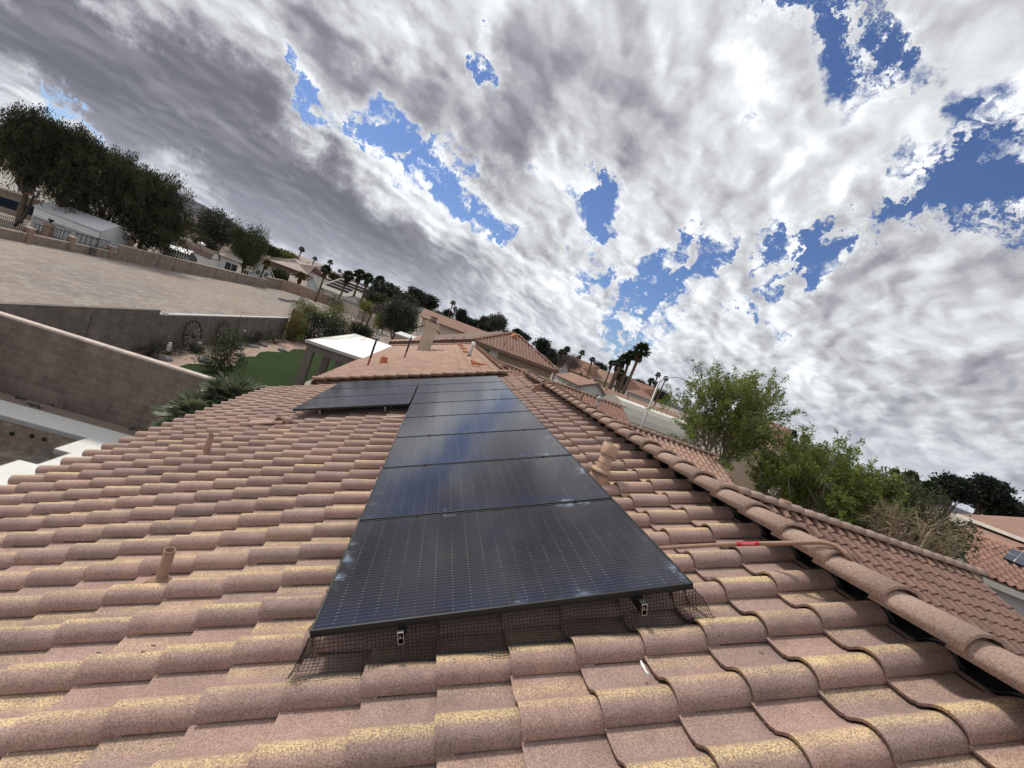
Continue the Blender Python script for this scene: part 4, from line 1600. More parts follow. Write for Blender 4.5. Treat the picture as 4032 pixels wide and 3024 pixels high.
# ---------------------------------------------------------------- near plants
def rosette(label, c, nf, L_, fr, seed, el_lo=-.1, nb=22):
    rg = np.random.default_rng(seed)
    root = empty('fan_palm', (c.x, c.y, G), label, 'fan palm', 'fan palms below the eave')
    vs, fs = [], []
    o = np.array(c)
    for k in range(nf):
        az = k * 2.39996
        el = 1.25 - (1.25 - el_lo) * ((k + .5) / nf) + rg.normal() * .06
        d = np.array([math.cos(az) * math.cos(el), math.sin(az) * math.cos(el), math.sin(el)])
        v_, f_ = fan_frond(rg, o, d, L_ * rg.uniform(.8, 1.1), fr * rg.uniform(.85, 1.1), nb, .12)
        b = len(vs)
        vs += v_
        fs += [tuple(b + i for i in f) for f in f_]
    mesh_np('fronds', np.array(vs), np.array(fs), L_FAN, root)
    mb = MB()
    mb.tube([(c.x, c.y, G), (c.x, c.y, (G + c.z) / 2), (c.x, c.y, c.z)], [.17, .14, .12], 9)
    mb.build('trunk', M_TRUNK_P, root)
    return root


fp = at_y(905, 1590, 12.0)
rosette('larger blue-green fan palm rising over the end of the near block wall', fp, 44, .42, .52, 3)
fp2 = at_y(775, 1665, 11.3)
rosette('lower fan palm with drooping blades in the corner below the eave', fp2, 34, .44, .54, 8, -.3)

pt = at_z(850, 1480, G)
tree('small_tree', 'small olive-leaved tree growing from the turf in front of the right wagon wheel', pt, at_d(885, 1320, math.hypot(pt.x, pt.y)).z + .25, (.80, .80, 1.30), L_WILLOW, 80, 70, .10, .20, seed=4, tr=.035, cat='tree', nlimb=12, hollow=.2, aspect=2.4, fork=.3)
bb = at_z(1000, 1300, G)
sp = at_z(1140, 1345, G)
# rust steel screen and hedge beyond the back wall
rs = empty('steel_screen', (XW2 + .3, ye + .4, G), 'tall rusted steel privacy panel at the end of the grey block wall', 'screen')
tz = at_x(1155, 1222, XW2 + .3).z
mb = MB()
mb.box(XW2 + .05, XW2 + .85, ye + .25, ye + .31, G, tz)
mb.build('sheet', M_RUST, rs)
mb = MB()
mb.box(XW2 + .0, XW2 + .05, ye + .24, ye + .32, G, tz + .02)
mb.box(XW2 + .85, XW2 + .90, ye + .24, ye + .32, G, tz + .02)
mb.build('post', M_RUST, rs)
D1 = math.hypot(-11.3, 36.3)
c_ = at_d(1165, 1290, 38)
bush('yellow-green vine-like shrub climbing in front of the rusted screen', (c_.x, c_.y, c_.z - .2), (.95, .9, 1.9), L_YELLOW, 70, 70, .10, .22, 5, 'climbing_shrub')
c_ = at_d(1260, 1300, 40)
bush('large dark glossy hedge between the rusted screen and the pavilion roof', (c_.x, c_.y, c_.z - .4), (2.4, 1.8, 2.1), L_HEDGE, 210, 90, .13, .30, 6, 'hedge', 'hedge')
c_ = at_d(1250, 1228, 41)
bush('olive flowering shrub crowning the hedge behind the screen', (c_.x, c_.y, c_.z - .2), (2.2, 1.0, .9), L_YELLOW, 70, 60, .12, .25, 7, 'flowering_shrub')
c_ = at_d(1320, 1242, 43)
bush('rounded green shrub at the right end of the hedge', (c_.x, c_.y, c_.z - .5), (1.2, 1.0, 1.5), L_YELLOW, 70, 60, .13, .25, 8, 'shrub')
c_ = at_d(1400, 1290, 46)
bush('dark low shrubs behind the pavilion in the next yard', (c_.x, c_.y, c_.z - .6), (3.2, 1.6, 1.3), L_DARK, 90, 60, .14, .3, 9, 'shrub')
# bed shrubs
for i, (u, v, r_, lf, lb_) in enumerate(((585, 1402, .42, L_DARK, 'dark mounded shrub left of the shepherd hook by the block wall'), (668, 1398, .52, L_DARK, 'round dark shrub in the bed right of the shepherd hook'),
                                         (1080, 1352, .85, L_GREY, 'sprawling grey-green shrub at the far right of the planting bed'), (1010, 1345, .6, L_GREY, 'low grey shrub touching the back wall near its far joint'), (1030, 1310, .9, L_TAN, 'thin pale flowering shrub against the wall near the rusted screen'),
                                         (905, 1335, .35, L_DARK, 'tiny dark plant behind the small tree at the wall foot'), (985, 1355, .4, L_DARK, 'small dark plant among the stones in the middle of the bed'), (770, 1392, .22, L_GREY, 'small grey-green desert plant in front of the left wheel'))):
    g_ = at_z(u, v, G)
    bush(lb_, (g_.x, g_.y, G + r_ * .55), (r_, r_, r_ * .8), lf, 34, 40, .055 if r_ < .6 else .07, .12, 30 + i, 'shrub', group='low shrubs in the planting bed')
# stones
STONES = [(640, 1415, .28, 'flat grey stone behind the wall cap, leftmost in the bed'), (706, 1387, .16, 'grey stone right of the round dark shrub'), (726, 1376, .2, 'lumpy dark stone just left of the left wheel foot'), (758, 1412, .10, 'small tan stone in the open bed below the left wheel'), (806, 1427, .32, 'long dark stone on the turf edge left of the small tree'),
          (934, 1372, .30, 'large pale-topped grey stone right of the small tree'), (941, 1403, .26, 'dark stone where the turf begins, right of the small tree'), (984, 1366, .24, 'grey stone left of the stone pair in the far bed'), (1002, 1366, .22, 'right stone of the touching pair in the far bed'), (1032, 1361, .26, 'dark stone below the sprawling grey-green shrub'), (1110, 1383, .28, 'lone dark stone on the turf edge nearest the pavilion')]
for i, (u, v, r_, lb_) in enumerate(STONES):
    g_ = at_z(u, v, G)
    mb = MB()
    mb.blob((g_.x, g_.y, G + r_ * .22), r_, i + 3, 2, .22, (1.2, .9, .5))
    tag(mb.build('landscape_stone', M_ROCK, loc=(g_.x, g_.y, G)), lb_, 'stone', 'stones in the planting bed')
# shepherd hook with glass feeder
g_ = at_z(616, 1420, G)
hk = empty('shepherd_hook', g_, 'black shepherd hook holding a glass jar feeder, left in the bed', 'garden hook')
mb = MB()
pts = [g_, g_ + Vector((0, 0, 1.0))] + [g_ + Vector((.16 - .16 * math.cos(a), 0, 1.0 + .16 * math.sin(a))) for a in (.5, 1.1, 1.6, 2.2, 2.8, 3.2)]
mb.tube(pts, .012, 6)
mb.build('rod', M_METAL_DK, hk)
mb = MB()
j_ = g_ + Vector((.32, 0, .55))
mb.tube([j_, j_ + Vector((0, 0, .05)), j_ + Vector((0, 0, .28)), j_ + Vector((0, 0, .34))], [.05, .09, .09, .05], 12)
jar = mb.build('glass_jar', mat('pale_glass', (.45, .47, .47), .1, .1, spec=.6), None, loc=j_)
tag(jar, 'glass jar feeder with a bright lid hanging from the shepherd hook', 'feeder')
mb = MB()
mb.tube([j_ + Vector((0, 0, .34)), j_ + Vector((0, 0, .39))], .055, 12)
mb.build('lid', M_ALU, jar)
# thin hook by the wall and a solar stake light
g_ = at_z(915, 1352, G)
mb = MB()
mb.tube([g_, g_ + Vector((0, 0, 1.9))] + [g_ + Vector((0, .18 - .18 * math.cos(a), 1.9 + .18 * math.sin(a))) for a in (.5, 1.1, 1.6, 2.2, 2.8)], .010, 6)
tag(mb.build('garden_hook', M_METAL_DK, loc=g_), 'thin tall garden hook rising past the top of the grey wall, right of the wheels', 'garden hook')
g_ = at_z(948, 1346, G)
sl_ = empty('stake_light', g_, 'small white-headed solar stake light against the back wall', 'light')
mb = MB()
mb.tube([g_, g_ + Vector((0, 0, .62))], .012, 6)
mb.build('stake', M_METAL_DK, sl_)
mb = MB()
mb.tube([g_ + Vector((0, 0, .62)), g_ + Vector((0, 0, .66)), g_ + Vector((0, 0, .82)), g_ + Vector((0, 0, .88))], [.03, .07, .07, .02], 10)
mb.build('lamp_head', M_WHITE, sl_)
# skull pot in front of the left wheel
g_ = at_z(772, 1382, G)
pt_ = empty('planter', g_, 'round dark planter with a small pale skull ornament at the foot of the left wheel', 'planter')
mb = MB()
mb.tube([g_, g_ + Vector((0, 0, .12)), g_ + Vector((0, 0, .25)), g_ + Vector((0, 0, .34))], [.18, .30, .33, .24], 14)
mb.build('pot', mat('brown_pot', (.07, .045, .035), .8), pt_)
mb = MB()
mb.blob(g_ + Vector((.1, -.1, .45)), .12, 2, 2, .12, (.8, .8, 1.1))
tag(mb.build('skull_ornament', mat('bone', (.5, .46, .40), .8), loc=g_ + Vector((.1, -.1, .45))), 'small pale skull ornament sitting on the round planter', 'ornament')
# trellis rods behind second wheel
for i in range(5):
    p = at_x(842 + i * 9, 1335, XW2 + .06)
    mb = MB()
    mb.tube([(p.x, p.y, G), (p.x + .01, p.y, zt2 - .15)], .012, 5)
    tag(mb.build('garden_rod', M_RUST, loc=(p.x, p.y, G)), 'one of five thin rusty rods standing against the wall between the wheels', 'rod', 'rusty rods between the wheels')

# ============================================================ the neighbour's house
nb = empty('tiled_house', (0, 22, G), 'neighbouring house with orange tile roof and stucco chimney just beyond the panels', 'house')
NX0, NZ0, NXR, NZR, NY0, NY1 = -3.25, -3.10, 2.35, -.87, 13.5, 31.6
Ln = math.hypot(NXR - NX0, NZR - NZ0)
Sn = np.array([NXR - NX0, 0, NZR - NZ0]) / Ln
nrw = int(Ln / .338)
exn = Ln / nrw
fn_ = tile_field((NX0, NY0, NZ0 - .06), (0, 1, 0), Sn, range(0, nrw), range(0, int((NY1 - NY0) / .2945)), .2945, exn, seed=31, prof=PROF_LO)
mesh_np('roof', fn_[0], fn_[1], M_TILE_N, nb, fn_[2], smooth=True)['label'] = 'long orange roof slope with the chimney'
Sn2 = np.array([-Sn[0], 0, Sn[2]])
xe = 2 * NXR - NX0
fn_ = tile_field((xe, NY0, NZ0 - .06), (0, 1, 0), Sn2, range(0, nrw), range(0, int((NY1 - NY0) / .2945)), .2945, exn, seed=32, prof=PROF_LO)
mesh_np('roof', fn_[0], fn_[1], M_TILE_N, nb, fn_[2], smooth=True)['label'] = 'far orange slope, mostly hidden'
mb = MB()
mb.slab([(NX0, NY0 + .02, NZ0 - .08), (NXR, NY0 + .02, NZR - .08), (xe, NY0 + .02, NZ0 - .08)], (0, NY1 - NY0 - .04, 0))
mb.build('roof_deck', M_MORTAR, nb)
mb = MB()
cap_run(mb, (NXR, NY0 + .3, NZR + .05), (NXR, NY1, NZR + .05), r=.12, L=.40, step=.34, seed=33, h=.85)
# rake edge tiles along the near gable
cap_run(mb, (NX0, NY0 - .02, NZ0 + .01), (NXR, NY0 - .02, NZR + .01), r=.085, L=.42, step=.36, seed=34, h=.75)
cap_run(mb, (NX0, NY1 - .0, NZ0 + .04), (NXR, NY1 - .0, NZR + .04), r=.10, L=.42, step=.36, seed=35, h=.8)
mb.build('ridge_cap', M_CAP_N, nb)
mb = MB()
mb.box(NX0 + .55, xe - .55, NY0 + .35, NY1 - .35, G, NZ0 - .12)
mb.build('wall', M_STUCCO, nb)
mb = MB()
mb.box(NX0 - .04, NX0, NY0, NY1, NZ0 - .24, NZ0 - .04)
mb.build('fascia', M_FASCIA, nb)
wing(nb, 17.02, -1.53, NXR + .3, 13.85, 3.3, M_TILE_N, M_CAP_N, seed=41, back=3.3, wall=M_STUCCO, fine=True)
wing(nb, 28.3, -1.38, NXR + .3, 14.25, 3.3, M_TILE_RED, M_CAP_N, seed=42, back=3.3, wall=M_STUCCO, fine=False)
# chimney
cy = 25.6
cx0, cx1 = -1.13, -.40
ch = MB()
ch.box(cx0, cx1, cy, cy + .75, -2.4, -.62)
ch.box(cx0 - .05, cx1 + .05, cy - .05, cy + .80, -.62, -.36)
chm = ch.build('chimney', M_STUCCO, nb)
mb = MB()
mb.box(cx0 - .08, cx1 + .08, cy - .08, cy + .83, -.36, -.31)
mb.build('chimney_cap', mat('cap_metal_tan', (.40, .33, .28), .6), chm)
mb = MB()
mb.tube([(cx0 + .33, cy + .38, -.31), (cx0 + .33, cy + .38, .02)], .20, 16)
mb.tube([(cx0 + .33, cy + .38, .02), (cx0 + .33, cy + .38, .06)], .23, 16)
mb.build('flue', mat('brown_flue', (.20, .13, .11), .6), chm)
mb = MB()
mb.tube([(cx1 - .10, cy + .25, -.31), (cx1 - .10, cy + .25, -.13)], .08, 12)
mb.build('flue', M_ALU, chm)
def nzp(x):
    return NZ0 + (x - NX0) * (NZR - NZ0) / (NXR - NX0)


def n_on(u, v, up=0.0):
    d = ray(u, v)
    k = (NZR - NZ0) / (NXR - NX0)
    # z = NZ0 + k (x - NX0) + up
    t = (NZ0 - k * NX0 + up) / (d[2] - k * d[0])
    return Vector(d * t)


# galvanised flue
p = n_on(1846, 1404)
mb = MB()
mb.pipe(p - Vector((0, 0, .1)), p + Vector((0, 0, .62)), .065, .05, 14)
vv = mb.build('vent_pipe', M_STEEL, nb)
mb = MB()
mb.tube([p + Vector((0, 0, .56)), p + Vector((0, 0, .60)), p + Vector((0, 0, .74)), p + Vector((0, 0, .77))], [.07, .10, .10, .04], 14)
mb.build('cap', M_WHITE, vv)
mb = MB()
mb.tube([p - Vector((0, 0, .04)), p + Vector((0, 0, .06)), p + Vector((0, 0, .1))], [.15, .10, .07], 12)
mb.build('flashing', M_BLACK, vv)
# orange terracotta hood vents
for i, (u, v, s_) in enumerate(((1875, 1440, 1.0), (1835, 1390, .8), (1823, 1375, .8), (1812, 1363, .8))):
    p = n_on(u, v, .06)
    mb = MB()
    vs, fs = [], []
    n = 9
    for k in range(n):
        a = math.pi * k / (n - 1)
        vs.append(p + Vector((-.20 * s_, math.cos(a) * .17 * s_, math.sin(a) * .17 * s_ - .02)))
    for k in range(n):
        a = math.pi * k / (n - 1)
        vs.append(p + Vector((.32 * s_, math.cos(a) * .05 * s_, math.sin(a) * .04 * s_ + .13 * s_ * 1.0)))
    fs = [(k, k + 1, n + k + 1, n + k) for k in range(n - 1)]
    mb.add(vs, fs, True)
    mb.tube([p + Vector((-.2 * s_, 0, .13 * s_)), p + Vector((-.26 * s_, 0, .10 * s_))], [.05 * s_, .02], 6)
    mb.build('hood_vent', M_CLAY, nb)
p = n_on(1510, 1428, .05)
mb = MB()
mb.pipe(p - Vector((0, 0, .05)), p + Vector((-.04, 0, .24)), .155, .13, 16)
mb.build('hood_vent', M_CLAY, nb)['label'] = 'round orange collar vent near the eave'
# two dark antenna masts with red feet
for (u0, v0, u1, v1, lb_) in ((1449, 1436, 1475, 1330, 'taller black mast with a red foot on the orange roof, left one'), (1593, 1406, 1616, 1326, 'shorter black mast with a red foot on the orange roof, left of the chimney')):
    p = n_on(u0, v0, .05)
    tz_ = at_d(u1, v1, math.hypot(p.x, p.y)).z
    t = empty('roof_mast', p, lb_, 'mast', 'black masts on the orange roof')
    h_ = tz_ - p.z
    mb = MB()
    mb.tube([p + Vector((0, 0, h_ * .27)), p + Vector((0, 0, h_))], .042, 10)
    mb.build('sleeve', M_BLACK, t)
    mb = MB()
    mb.tube([p - Vector((0, 0, .05)), p + Vector((0, 0, h_ * .28))], .036, 10)
    mb.build('foot', mat('red_oxide_pipe', (.28, .05, .03), .7), t)

# pavilion with flat white roof
pv = empty('patio_cover', (-4.8, 26, G), 'patio cover with a flat white roof and thick taupe columns in the neighbour\'s yard', 'patio cover')
X0c, X1c, Y0c, Y1c, ZC = -5.75, -3.15, 20.75, 31.4, -3.0
mb = MB()
mb.slab([(X0c, Y0c, ZC - .06), (X1c, Y0c, ZC), (X1c, Y1c, ZC), (X0c, Y1c, ZC - .06)], (0, 0, -.06))


def white_roof_mat():
    ma = bpy.data.materials.new('stained_white_roof_coating')
    ma.use_nodes = True
    T = NT(ma.node_tree)
    T.n.clear()
    g = T.node('ShaderNodeNewGeometry')
    s = T.node('ShaderNodeSeparateXYZ', {0: g.outputs['Position']})
    a = T.sstep(T.noise(T.vmath('MULTIPLY', g.outputs['Position'], (2.6, .35, 1)), .8, 4.0, .55), .47, .60)
    lim = T.math('MULTIPLY', T.sstep(s.outputs[0], -4.2, -5.0), T.sstep(s.outputs[1], 20.5, 22.5))
    a = T.math('MULTIPLY', a, lim)
    col = T.mix(T.math('MULTIPLY', a, .7), (.80, .80, .79), (.36, .33, .28))
    b = T.node('ShaderNodeBsdfPrincipled', {'Base Color': col, 'Roughness': .7})
    o = T.node('ShaderNodeOutputMaterial')
    T.l.new(b.outputs[0], o.inputs[0])
    return ma


mb.build('roof', white_roof_mat(), pv)
mb = MB()
mb.box(X0c - .10, X0c, Y0c - .10, Y1c, ZC - .17, ZC - .055)
mb.box(X0c, X1c, Y0c - .10, Y0c - .0, ZC - .17, ZC - .03)
mb.build('gutter', mat('pale_gutter', (.42, .40, .37), .6), pv)
mb = MB()
mb.box(X0c + .02, X0c + .32, Y0c + .02, Y1c, ZC - .52, ZC - .125)
mb.box(X0c + .33, X1c, Y0c + .02, Y0c + .30, ZC - .52, ZC - .125)
mb.build('beam', M_TAUPE, pv)
for yy in (Y0c + .02, Y0c + 3.5, Y0c + 7.0, Y1c - .36):
    mb = MB()
    mb.box(X0c + .0, X0c + .36, yy, yy + .36, G, ZC - .53)
    mb.build('column', M_TAUPE, pv)

# pergola / second cover behind, beige
pg = empty('patio_cover', at_d(1600, 1350, 36) * 1.0, 'second smaller patio cover with beige columns and pale roof behind the orange roof', 'patio cover')
pg.location.z = G
P1, P2, P3, P4 = at_y(1556, 1306, 36), at_y(1650, 1349, 36), at_y(1662, 1340, 42), at_y(1578, 1303, 42)
zc = (P1.z + P2.z) / 2
mb = MB()
mb.slab([(P1.x, 36, zc), (P2.x + .8, 36, zc), (P2.x + .8, 41, zc), (P1.x, 41, zc)], (0, 0, -.1))
mb.build('roof', mat('grey_white_roof', (.55, .55, .53), .7), pg)
mb = MB()
mb.box(P1.x + .05, P2.x + .8, 36.05, 36.3, zc - .55, zc - .10)
mb.box(P1.x + .05, P1.x + .35, 36.31, 41, zc - .55, zc - .10)
mb.build('beam', mat('beige_wood', (.30, .25, .20), .8), pg)
for xx, yy in ((P1.x + .05, 36.05), (P1.x + .05, 40.5), (P2.x + .2, 36.05)):
    mb = MB()
    mb.box(xx, xx + .45, yy, yy + .45, G, zc - .551)
    mb.build('column', mat('beige_wood', (.30, .25, .20), .8), pg)
# stack of pale pots between the two covers
p = at_d(1490, 1325, 35)
tw = empty('tiered_fountain', (p.x, p.y, G), 'pale tiered garden ornament standing behind the left black mast', 'ornament')
mb = MB()
zt_ = p.z + .6
for k in range(7):
    z_ = G + (zt_ - G) * k / 7
    mb.tube([(p.x, p.y, z_), (p.x, p.y, z_ + .05), (p.x, p.y, z_ + (zt_ - G) / 7 - .02)], [.16 - .012 * k, .30 - .03 * k, .10], 12)
mb.build('tiers', mat('pale_stone', (.40, .39, .38), .8, .2), tw)

# ============================================================ generic houses beyond


def far_tile_mat(name, c1, c2, pitch=.30, row=.34, hs=1.0):
    """tile courses as darker colour joints and bump, following the slope (uv in metres)"""
    ma = bpy.data.materials.new(name)
    ma.use_nodes = True
    T = NT(ma.node_tree)
    T.n.clear()
    uv = T.node('ShaderNodeUVMap').outputs[0]
    s = T.node('ShaderNodeSeparateXYZ', {0: uv})
    u, v = s.outputs[0], s.outputs[1]
    wu = T.math('ABSOLUTE', T.math('SINE', T.math('MULTIPLY', u, math.pi / pitch)))
    fv = T.math('FRACT', T.math('DIVIDE', v, row))
    cell = T.node('ShaderNodeTexWhiteNoise', {'Vector': T.node('ShaderNodeCombineXYZ', {0: T.math('FLOOR', T.math('DIVIDE', u, pitch)), 1: T.math('FLOOR', T.math('DIVIDE', v, row)), 2: 0.0}).outputs[0]})
    cell.noise_dimensions = '2D'
    col = T.mix(cell.outputs['Value'], c1, c2)
    g = T.node('ShaderNodeNewGeometry')
    f = T.lin(T.noise(g.outputs['Position'], .5, 5.0, .6), .3, .7, .88, 1.12)
    jd = T.lin(T.math('MINIMUM', fv, .12), 0, .12, .55, 1.0)
    wd = T.lin(wu, 0, .35, .62, 1.0)
    col = T.node('ShaderNodeVectorMath', {0: col, 3: T.math('MULTIPLY', T.math('MULTIPLY', f, jd), wd)}, operation='SCALE').outputs[0]
    b = T.node('ShaderNodeBsdfPrincipled', {'Base Color': col, 'Roughness': .9, 'Specular IOR Level': .2})
    h = T.math('ADD', T.math('MULTIPLY', wu, .06 * hs), T.math('MULTIPLY', T.math('SUBTRACT', 1.0, fv), .03 * hs))
    bp = T.node('ShaderNodeBump', {'Height': h, 'Strength': 1.0, 'Distance': 1.0})
    T.l.new(bp.outputs[0], b.inputs['Normal'])
    o = T.node('ShaderNodeOutputMaterial')
    T.l.new(b.outputs[0], o.inputs[0])
    return ma


FT_OR = far_tile_mat('far_orange_tile', (.33, .205, .155), (.28, .175, .135))
FT_RED = far_tile_mat('far_red_tile', (.30, .165, .125), (.25, .14, .105))
FT_WHITE = far_tile_mat('far_pale_tile', (.42, .39, .36), (.36, .335, .31), .30, .34, .7)
FT_PINK = far_tile_mat('far_pink_grey_tile', (.44, .36, .32), (.38, .31, .28))
FT_SHING = far_tile_mat('brown_shingle', (.085, .05, .042), (.07, .043, .036), .9, .14, .25)


def slope(parent, pts, material, name='roof', thick=.12):
    """planar roof slope: pts eave-left, eave-right, top-right, top-left; uv in metres along the eave and up the slope"""
    P_ = [Vector(p) for p in pts]
    eu = (P_[1] - P_[0]).normalized()
    n = (P_[1] - P_[0]).cross(P_[-1] - P_[0]).normalized()
    if n.z < 0:
        n = -n
    ev = n.cross(eu)
    if ev.z < 0:
        ev = -ev
    k = len(P_)
    vs = P_ + [p - n * thick for p in P_]
    uv = [((p - P_[0]).dot(eu), (p - P_[0]).dot(ev)) for p in P_] * 2
    off = wloc(parent) if parent is not None else Vector((0, 0, 0))
    me = bpy.data.meshes.new(name)
    fs = [tuple(range(k)), tuple(range(k, 2 * k))[::-1]] + [(i, (i + 1) % k, k + (i + 1) % k, k + i) for i in range(k)]
    me.from_pydata([tuple(v - off) for v in vs], [], fs)
    ul = me.uv_layers.new(name='UVMap')
    for lp in me.loops:
        ul.data[lp.index].uv = uv[lp.vertex_index]
    me.polygons.foreach_set('use_smooth', [False] * len(fs))
    me.update()
    me.materials.append(material)
    o = bpy.data.objects.new(name, me)
    COL.objects.link(o)
    o.parent = parent
    return o


def house(label, A, B, depth, zeave, rise, roof_m, wall_m, fascia_m=None, kind='hip', over=.5, windows=(), group=None, gz=G, name='house', cat='house', hipin=None, chim=None):
    """A, B: left and right ends (x,y) of the eave line that faces the camera; depth runs away from it"""
    A, B = Vector((A[0], A[1], 0)), Vector((B[0], B[1], 0))
    e = (B - A).normalized()
    n = Vector((-e.y, e.x, 0))
    if n.dot((A + B) / 2) < 0:
        n = -n
    L_ = (B - A).length
    root = empty(name, ((A + B) / 2 + n * depth / 2) + Vector((0, 0, gz)), label, cat, group)
    Z = Vector((0, 0, 1))

    def P(a, b, z):
        return A + e * a + n * b + Z * z
    hi = depth / 2 if hipin is None else hipin
    if kind == 'hip':
        r1, r2 = P(hi, depth / 2, zeave + rise), P(L_ - hi, depth / 2, zeave + rise)
        slope(root, [P(0, 0, zeave), P(L_, 0, zeave), r2, r1], roof_m)
        slope(root, [P(L_, depth, zeave), P(0, depth, zeave), r1, r2], roof_m)
        slope(root, [P(0, depth, zeave), P(0, 0, zeave), r1], roof_m)
        slope(root, [P(L_, 0, zeave), P(L_, depth, zeave), r2], roof_m)
    elif kind == 'gable':      # ridge parallel to the facing eave
        r1, r2 = P(0, depth / 2, zeave + rise), P(L_, depth / 2, zeave + rise)
        slope(root, [P(0, 0, zeave), P(L_, 0, zeave), r2, r1], roof_m)
        slope(root, [P(L_, depth, zeave), P(0, depth, zeave), r1, r2], roof_m)
    else:                       # front gable: ridge runs away
        r1, r2 = P(L_ / 2, 0, zeave + rise), P(L_ / 2, depth, zeave + rise)
        slope(root, [P(0, depth, zeave), P(0, 0, zeave), r1, r2], roof_m)
        slope(root, [P(L_, 0, zeave), P(L_, depth, zeave), r2, r1], roof_m)
    mb = MB()
    o_ = over

    def bx(a0, a1, b0, b1_, z0, z1):
        mb.slab([P(a0, b0, z0), P(a1, b0, z0), P(a1, b1_, z0), P(a0, b1_, z0)], Z * (z1 - z0))
    bx(o_, L_ - o_, o_, depth - o_, gz, zeave - .13)
    if kind == 'gable':
        for a in (o_, L_ - o_ - .1):
            mb.slab([P(a, o_, zeave - .13), P(a, depth / 2, zeave + rise - .16), P(a, depth - o_, zeave - .13)], e * .1)
    if kind == 'front':
        mb.slab([P(o_, o_, zeave - .13), P(L_ / 2, o_, zeave + rise - .16), P(L_ - o_, o_, zeave - .13)], n * .1)
    w = mb.build('wall', wall_m, root)
    if fascia_m:
        mb = MB()
        if kind == 'front':
            for s0, s1 in ((0, L_ / 2), (L_ / 2, L_)):
                z0_ = zeave if s0 == 0 else zeave + rise
                z1_ = zeave + rise if s0 == 0 else zeave
                mb.slab([P(s0, -.04, z0_ + .02), P(s1, -.04, z1_ + .02), P(s1, -.04, z1_ - .20), P(s0, -.04, z0_ - .20)], n * .035)
        else:
            mb.slab([P(0, -.05, zeave + .0), P(L_, -.05, zeave + .0), P(L_, -.05, zeave - .2), P(0, -.05, zeave - .2)], n * .045)
        mb.build('fascia', fascia_m, root)
    for (a0, a1, z0_, z1_) in windows:
        mb = MB()
        fr = .07
        mb.slab([P(a0 - fr, o_ - .03, z0_ - fr), P(a1 + fr, o_ - .03, z0_ - fr), P(a1 + fr, o_ - .03, z1_ + fr), P(a0 - fr, o_ - .03, z1_ + fr)], n * .029)
        wf = mb.build('window', M_WHITE, root)
        mb = MB()
        md = (a0 + a1) / 2
        mb.slab([P(a0, o_ - .045, z0_), P(md - .03, o_ - .045, z0_), P(md - .03, o_ - .045, z1_), P(a0, o_ - .045, z1_)], n * .012)
        mb.slab([P(md + .03, o_ - .045, z0_), P(a1, o_ - .045, z0_), P(a1, o_ - .045, z1_), P(md + .03, o_ - .045, z1_)], n * .012)
        mb.build('pane', M_GLASSDK, wf)
    if chim:
        a, b, hh, ww = chim
        mb = MB()
        bx_ = P(a, b, 0)
        mb.slab([P(a, b, zeave), P(a + ww, b, zeave), P(a + ww, b + ww * .7, zeave), P(a, b + ww * .7, zeave)], Z * hh)
        mb.build('chimney', wall_m, root)
    return root, P


# olive two-storey house behind the orange roof
ol = empty('two_storey_house', (5.5, 38, G), 'olive two-storey house with red-brown hipped tile roof just beyond the orange roof', 'house')
ye0 = 33.0
ze0 = ye0 * -.0163
xl, xr = 2.35, ye0 * .300
pk = Vector((5.6, 37.05, 1.08))
S3 = np.array([0, math.cos(PA), math.sin(PA)])


def in_tri(cu, cs):
    x_ = xl - .2 + cu
    d_ = cs * math.cos(PA)
    return (x_ > xl - .1 + d_ * (pk.x - xl) / (pk.y - ye0)) and (x_ < xr + .1 - d_ * (xr - pk.x - .9) / (pk.y - ye0)) and d_ < pk.y - ye0


f3 = tile_field((xl - .2, ye0, ze0 - .05), (1, 0, 0), S3, range(0, 13), range(0, 28), .293, .325, inside=in_tri, prof=PROF_LO, seed=61)
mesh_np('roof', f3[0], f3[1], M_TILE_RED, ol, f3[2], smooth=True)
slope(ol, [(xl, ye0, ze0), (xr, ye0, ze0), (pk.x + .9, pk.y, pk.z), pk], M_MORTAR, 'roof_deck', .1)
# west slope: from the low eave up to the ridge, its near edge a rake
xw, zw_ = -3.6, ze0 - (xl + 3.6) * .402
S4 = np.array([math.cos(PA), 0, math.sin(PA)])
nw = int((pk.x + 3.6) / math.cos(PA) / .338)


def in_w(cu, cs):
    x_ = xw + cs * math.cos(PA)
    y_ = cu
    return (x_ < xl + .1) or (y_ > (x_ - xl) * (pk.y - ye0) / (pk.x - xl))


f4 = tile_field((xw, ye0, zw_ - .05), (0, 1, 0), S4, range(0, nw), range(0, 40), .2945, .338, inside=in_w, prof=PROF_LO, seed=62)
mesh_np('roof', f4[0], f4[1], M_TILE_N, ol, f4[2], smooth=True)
slope(ol, [(xw, 44.7, zw_), (xw, ye0, zw_), (xl, ye0, ze0), pk, (pk.x, 44.7, pk.z)], M_MORTAR, 'roof_deck', .1)
slope(ol, [(xr, ye0, ze0), (xr, 44.7, ze0), (pk.x + .9, 44.7, pk.z), (pk.x + .9, pk.y, pk.z)], FT_RED)
mb = MB()
cap_run(mb, (xl, ye0 - .02, ze0 + .03), pk + Vector((0, 0, .06)), r=.11, step=.34, seed=63)
cap_run(mb, (xr, ye0 - .02, ze0 + .03), pk + Vector((.9, 0, .06)), r=.11, step=.34, seed=64)
cap_run(mb, (xw, ye0 - .05, zw_ + .0), (xl, ye0 - .05, ze0 + .02), r=.10, step=.36, seed=65, h=.7)
cap_run(mb, pk + Vector((-.2, 0, .06)), pk + Vector((1.0, 0, .06)), r=.11, seed=66)
mb.build('ridge_cap', M_CAP_N, ol)
mb = MB()
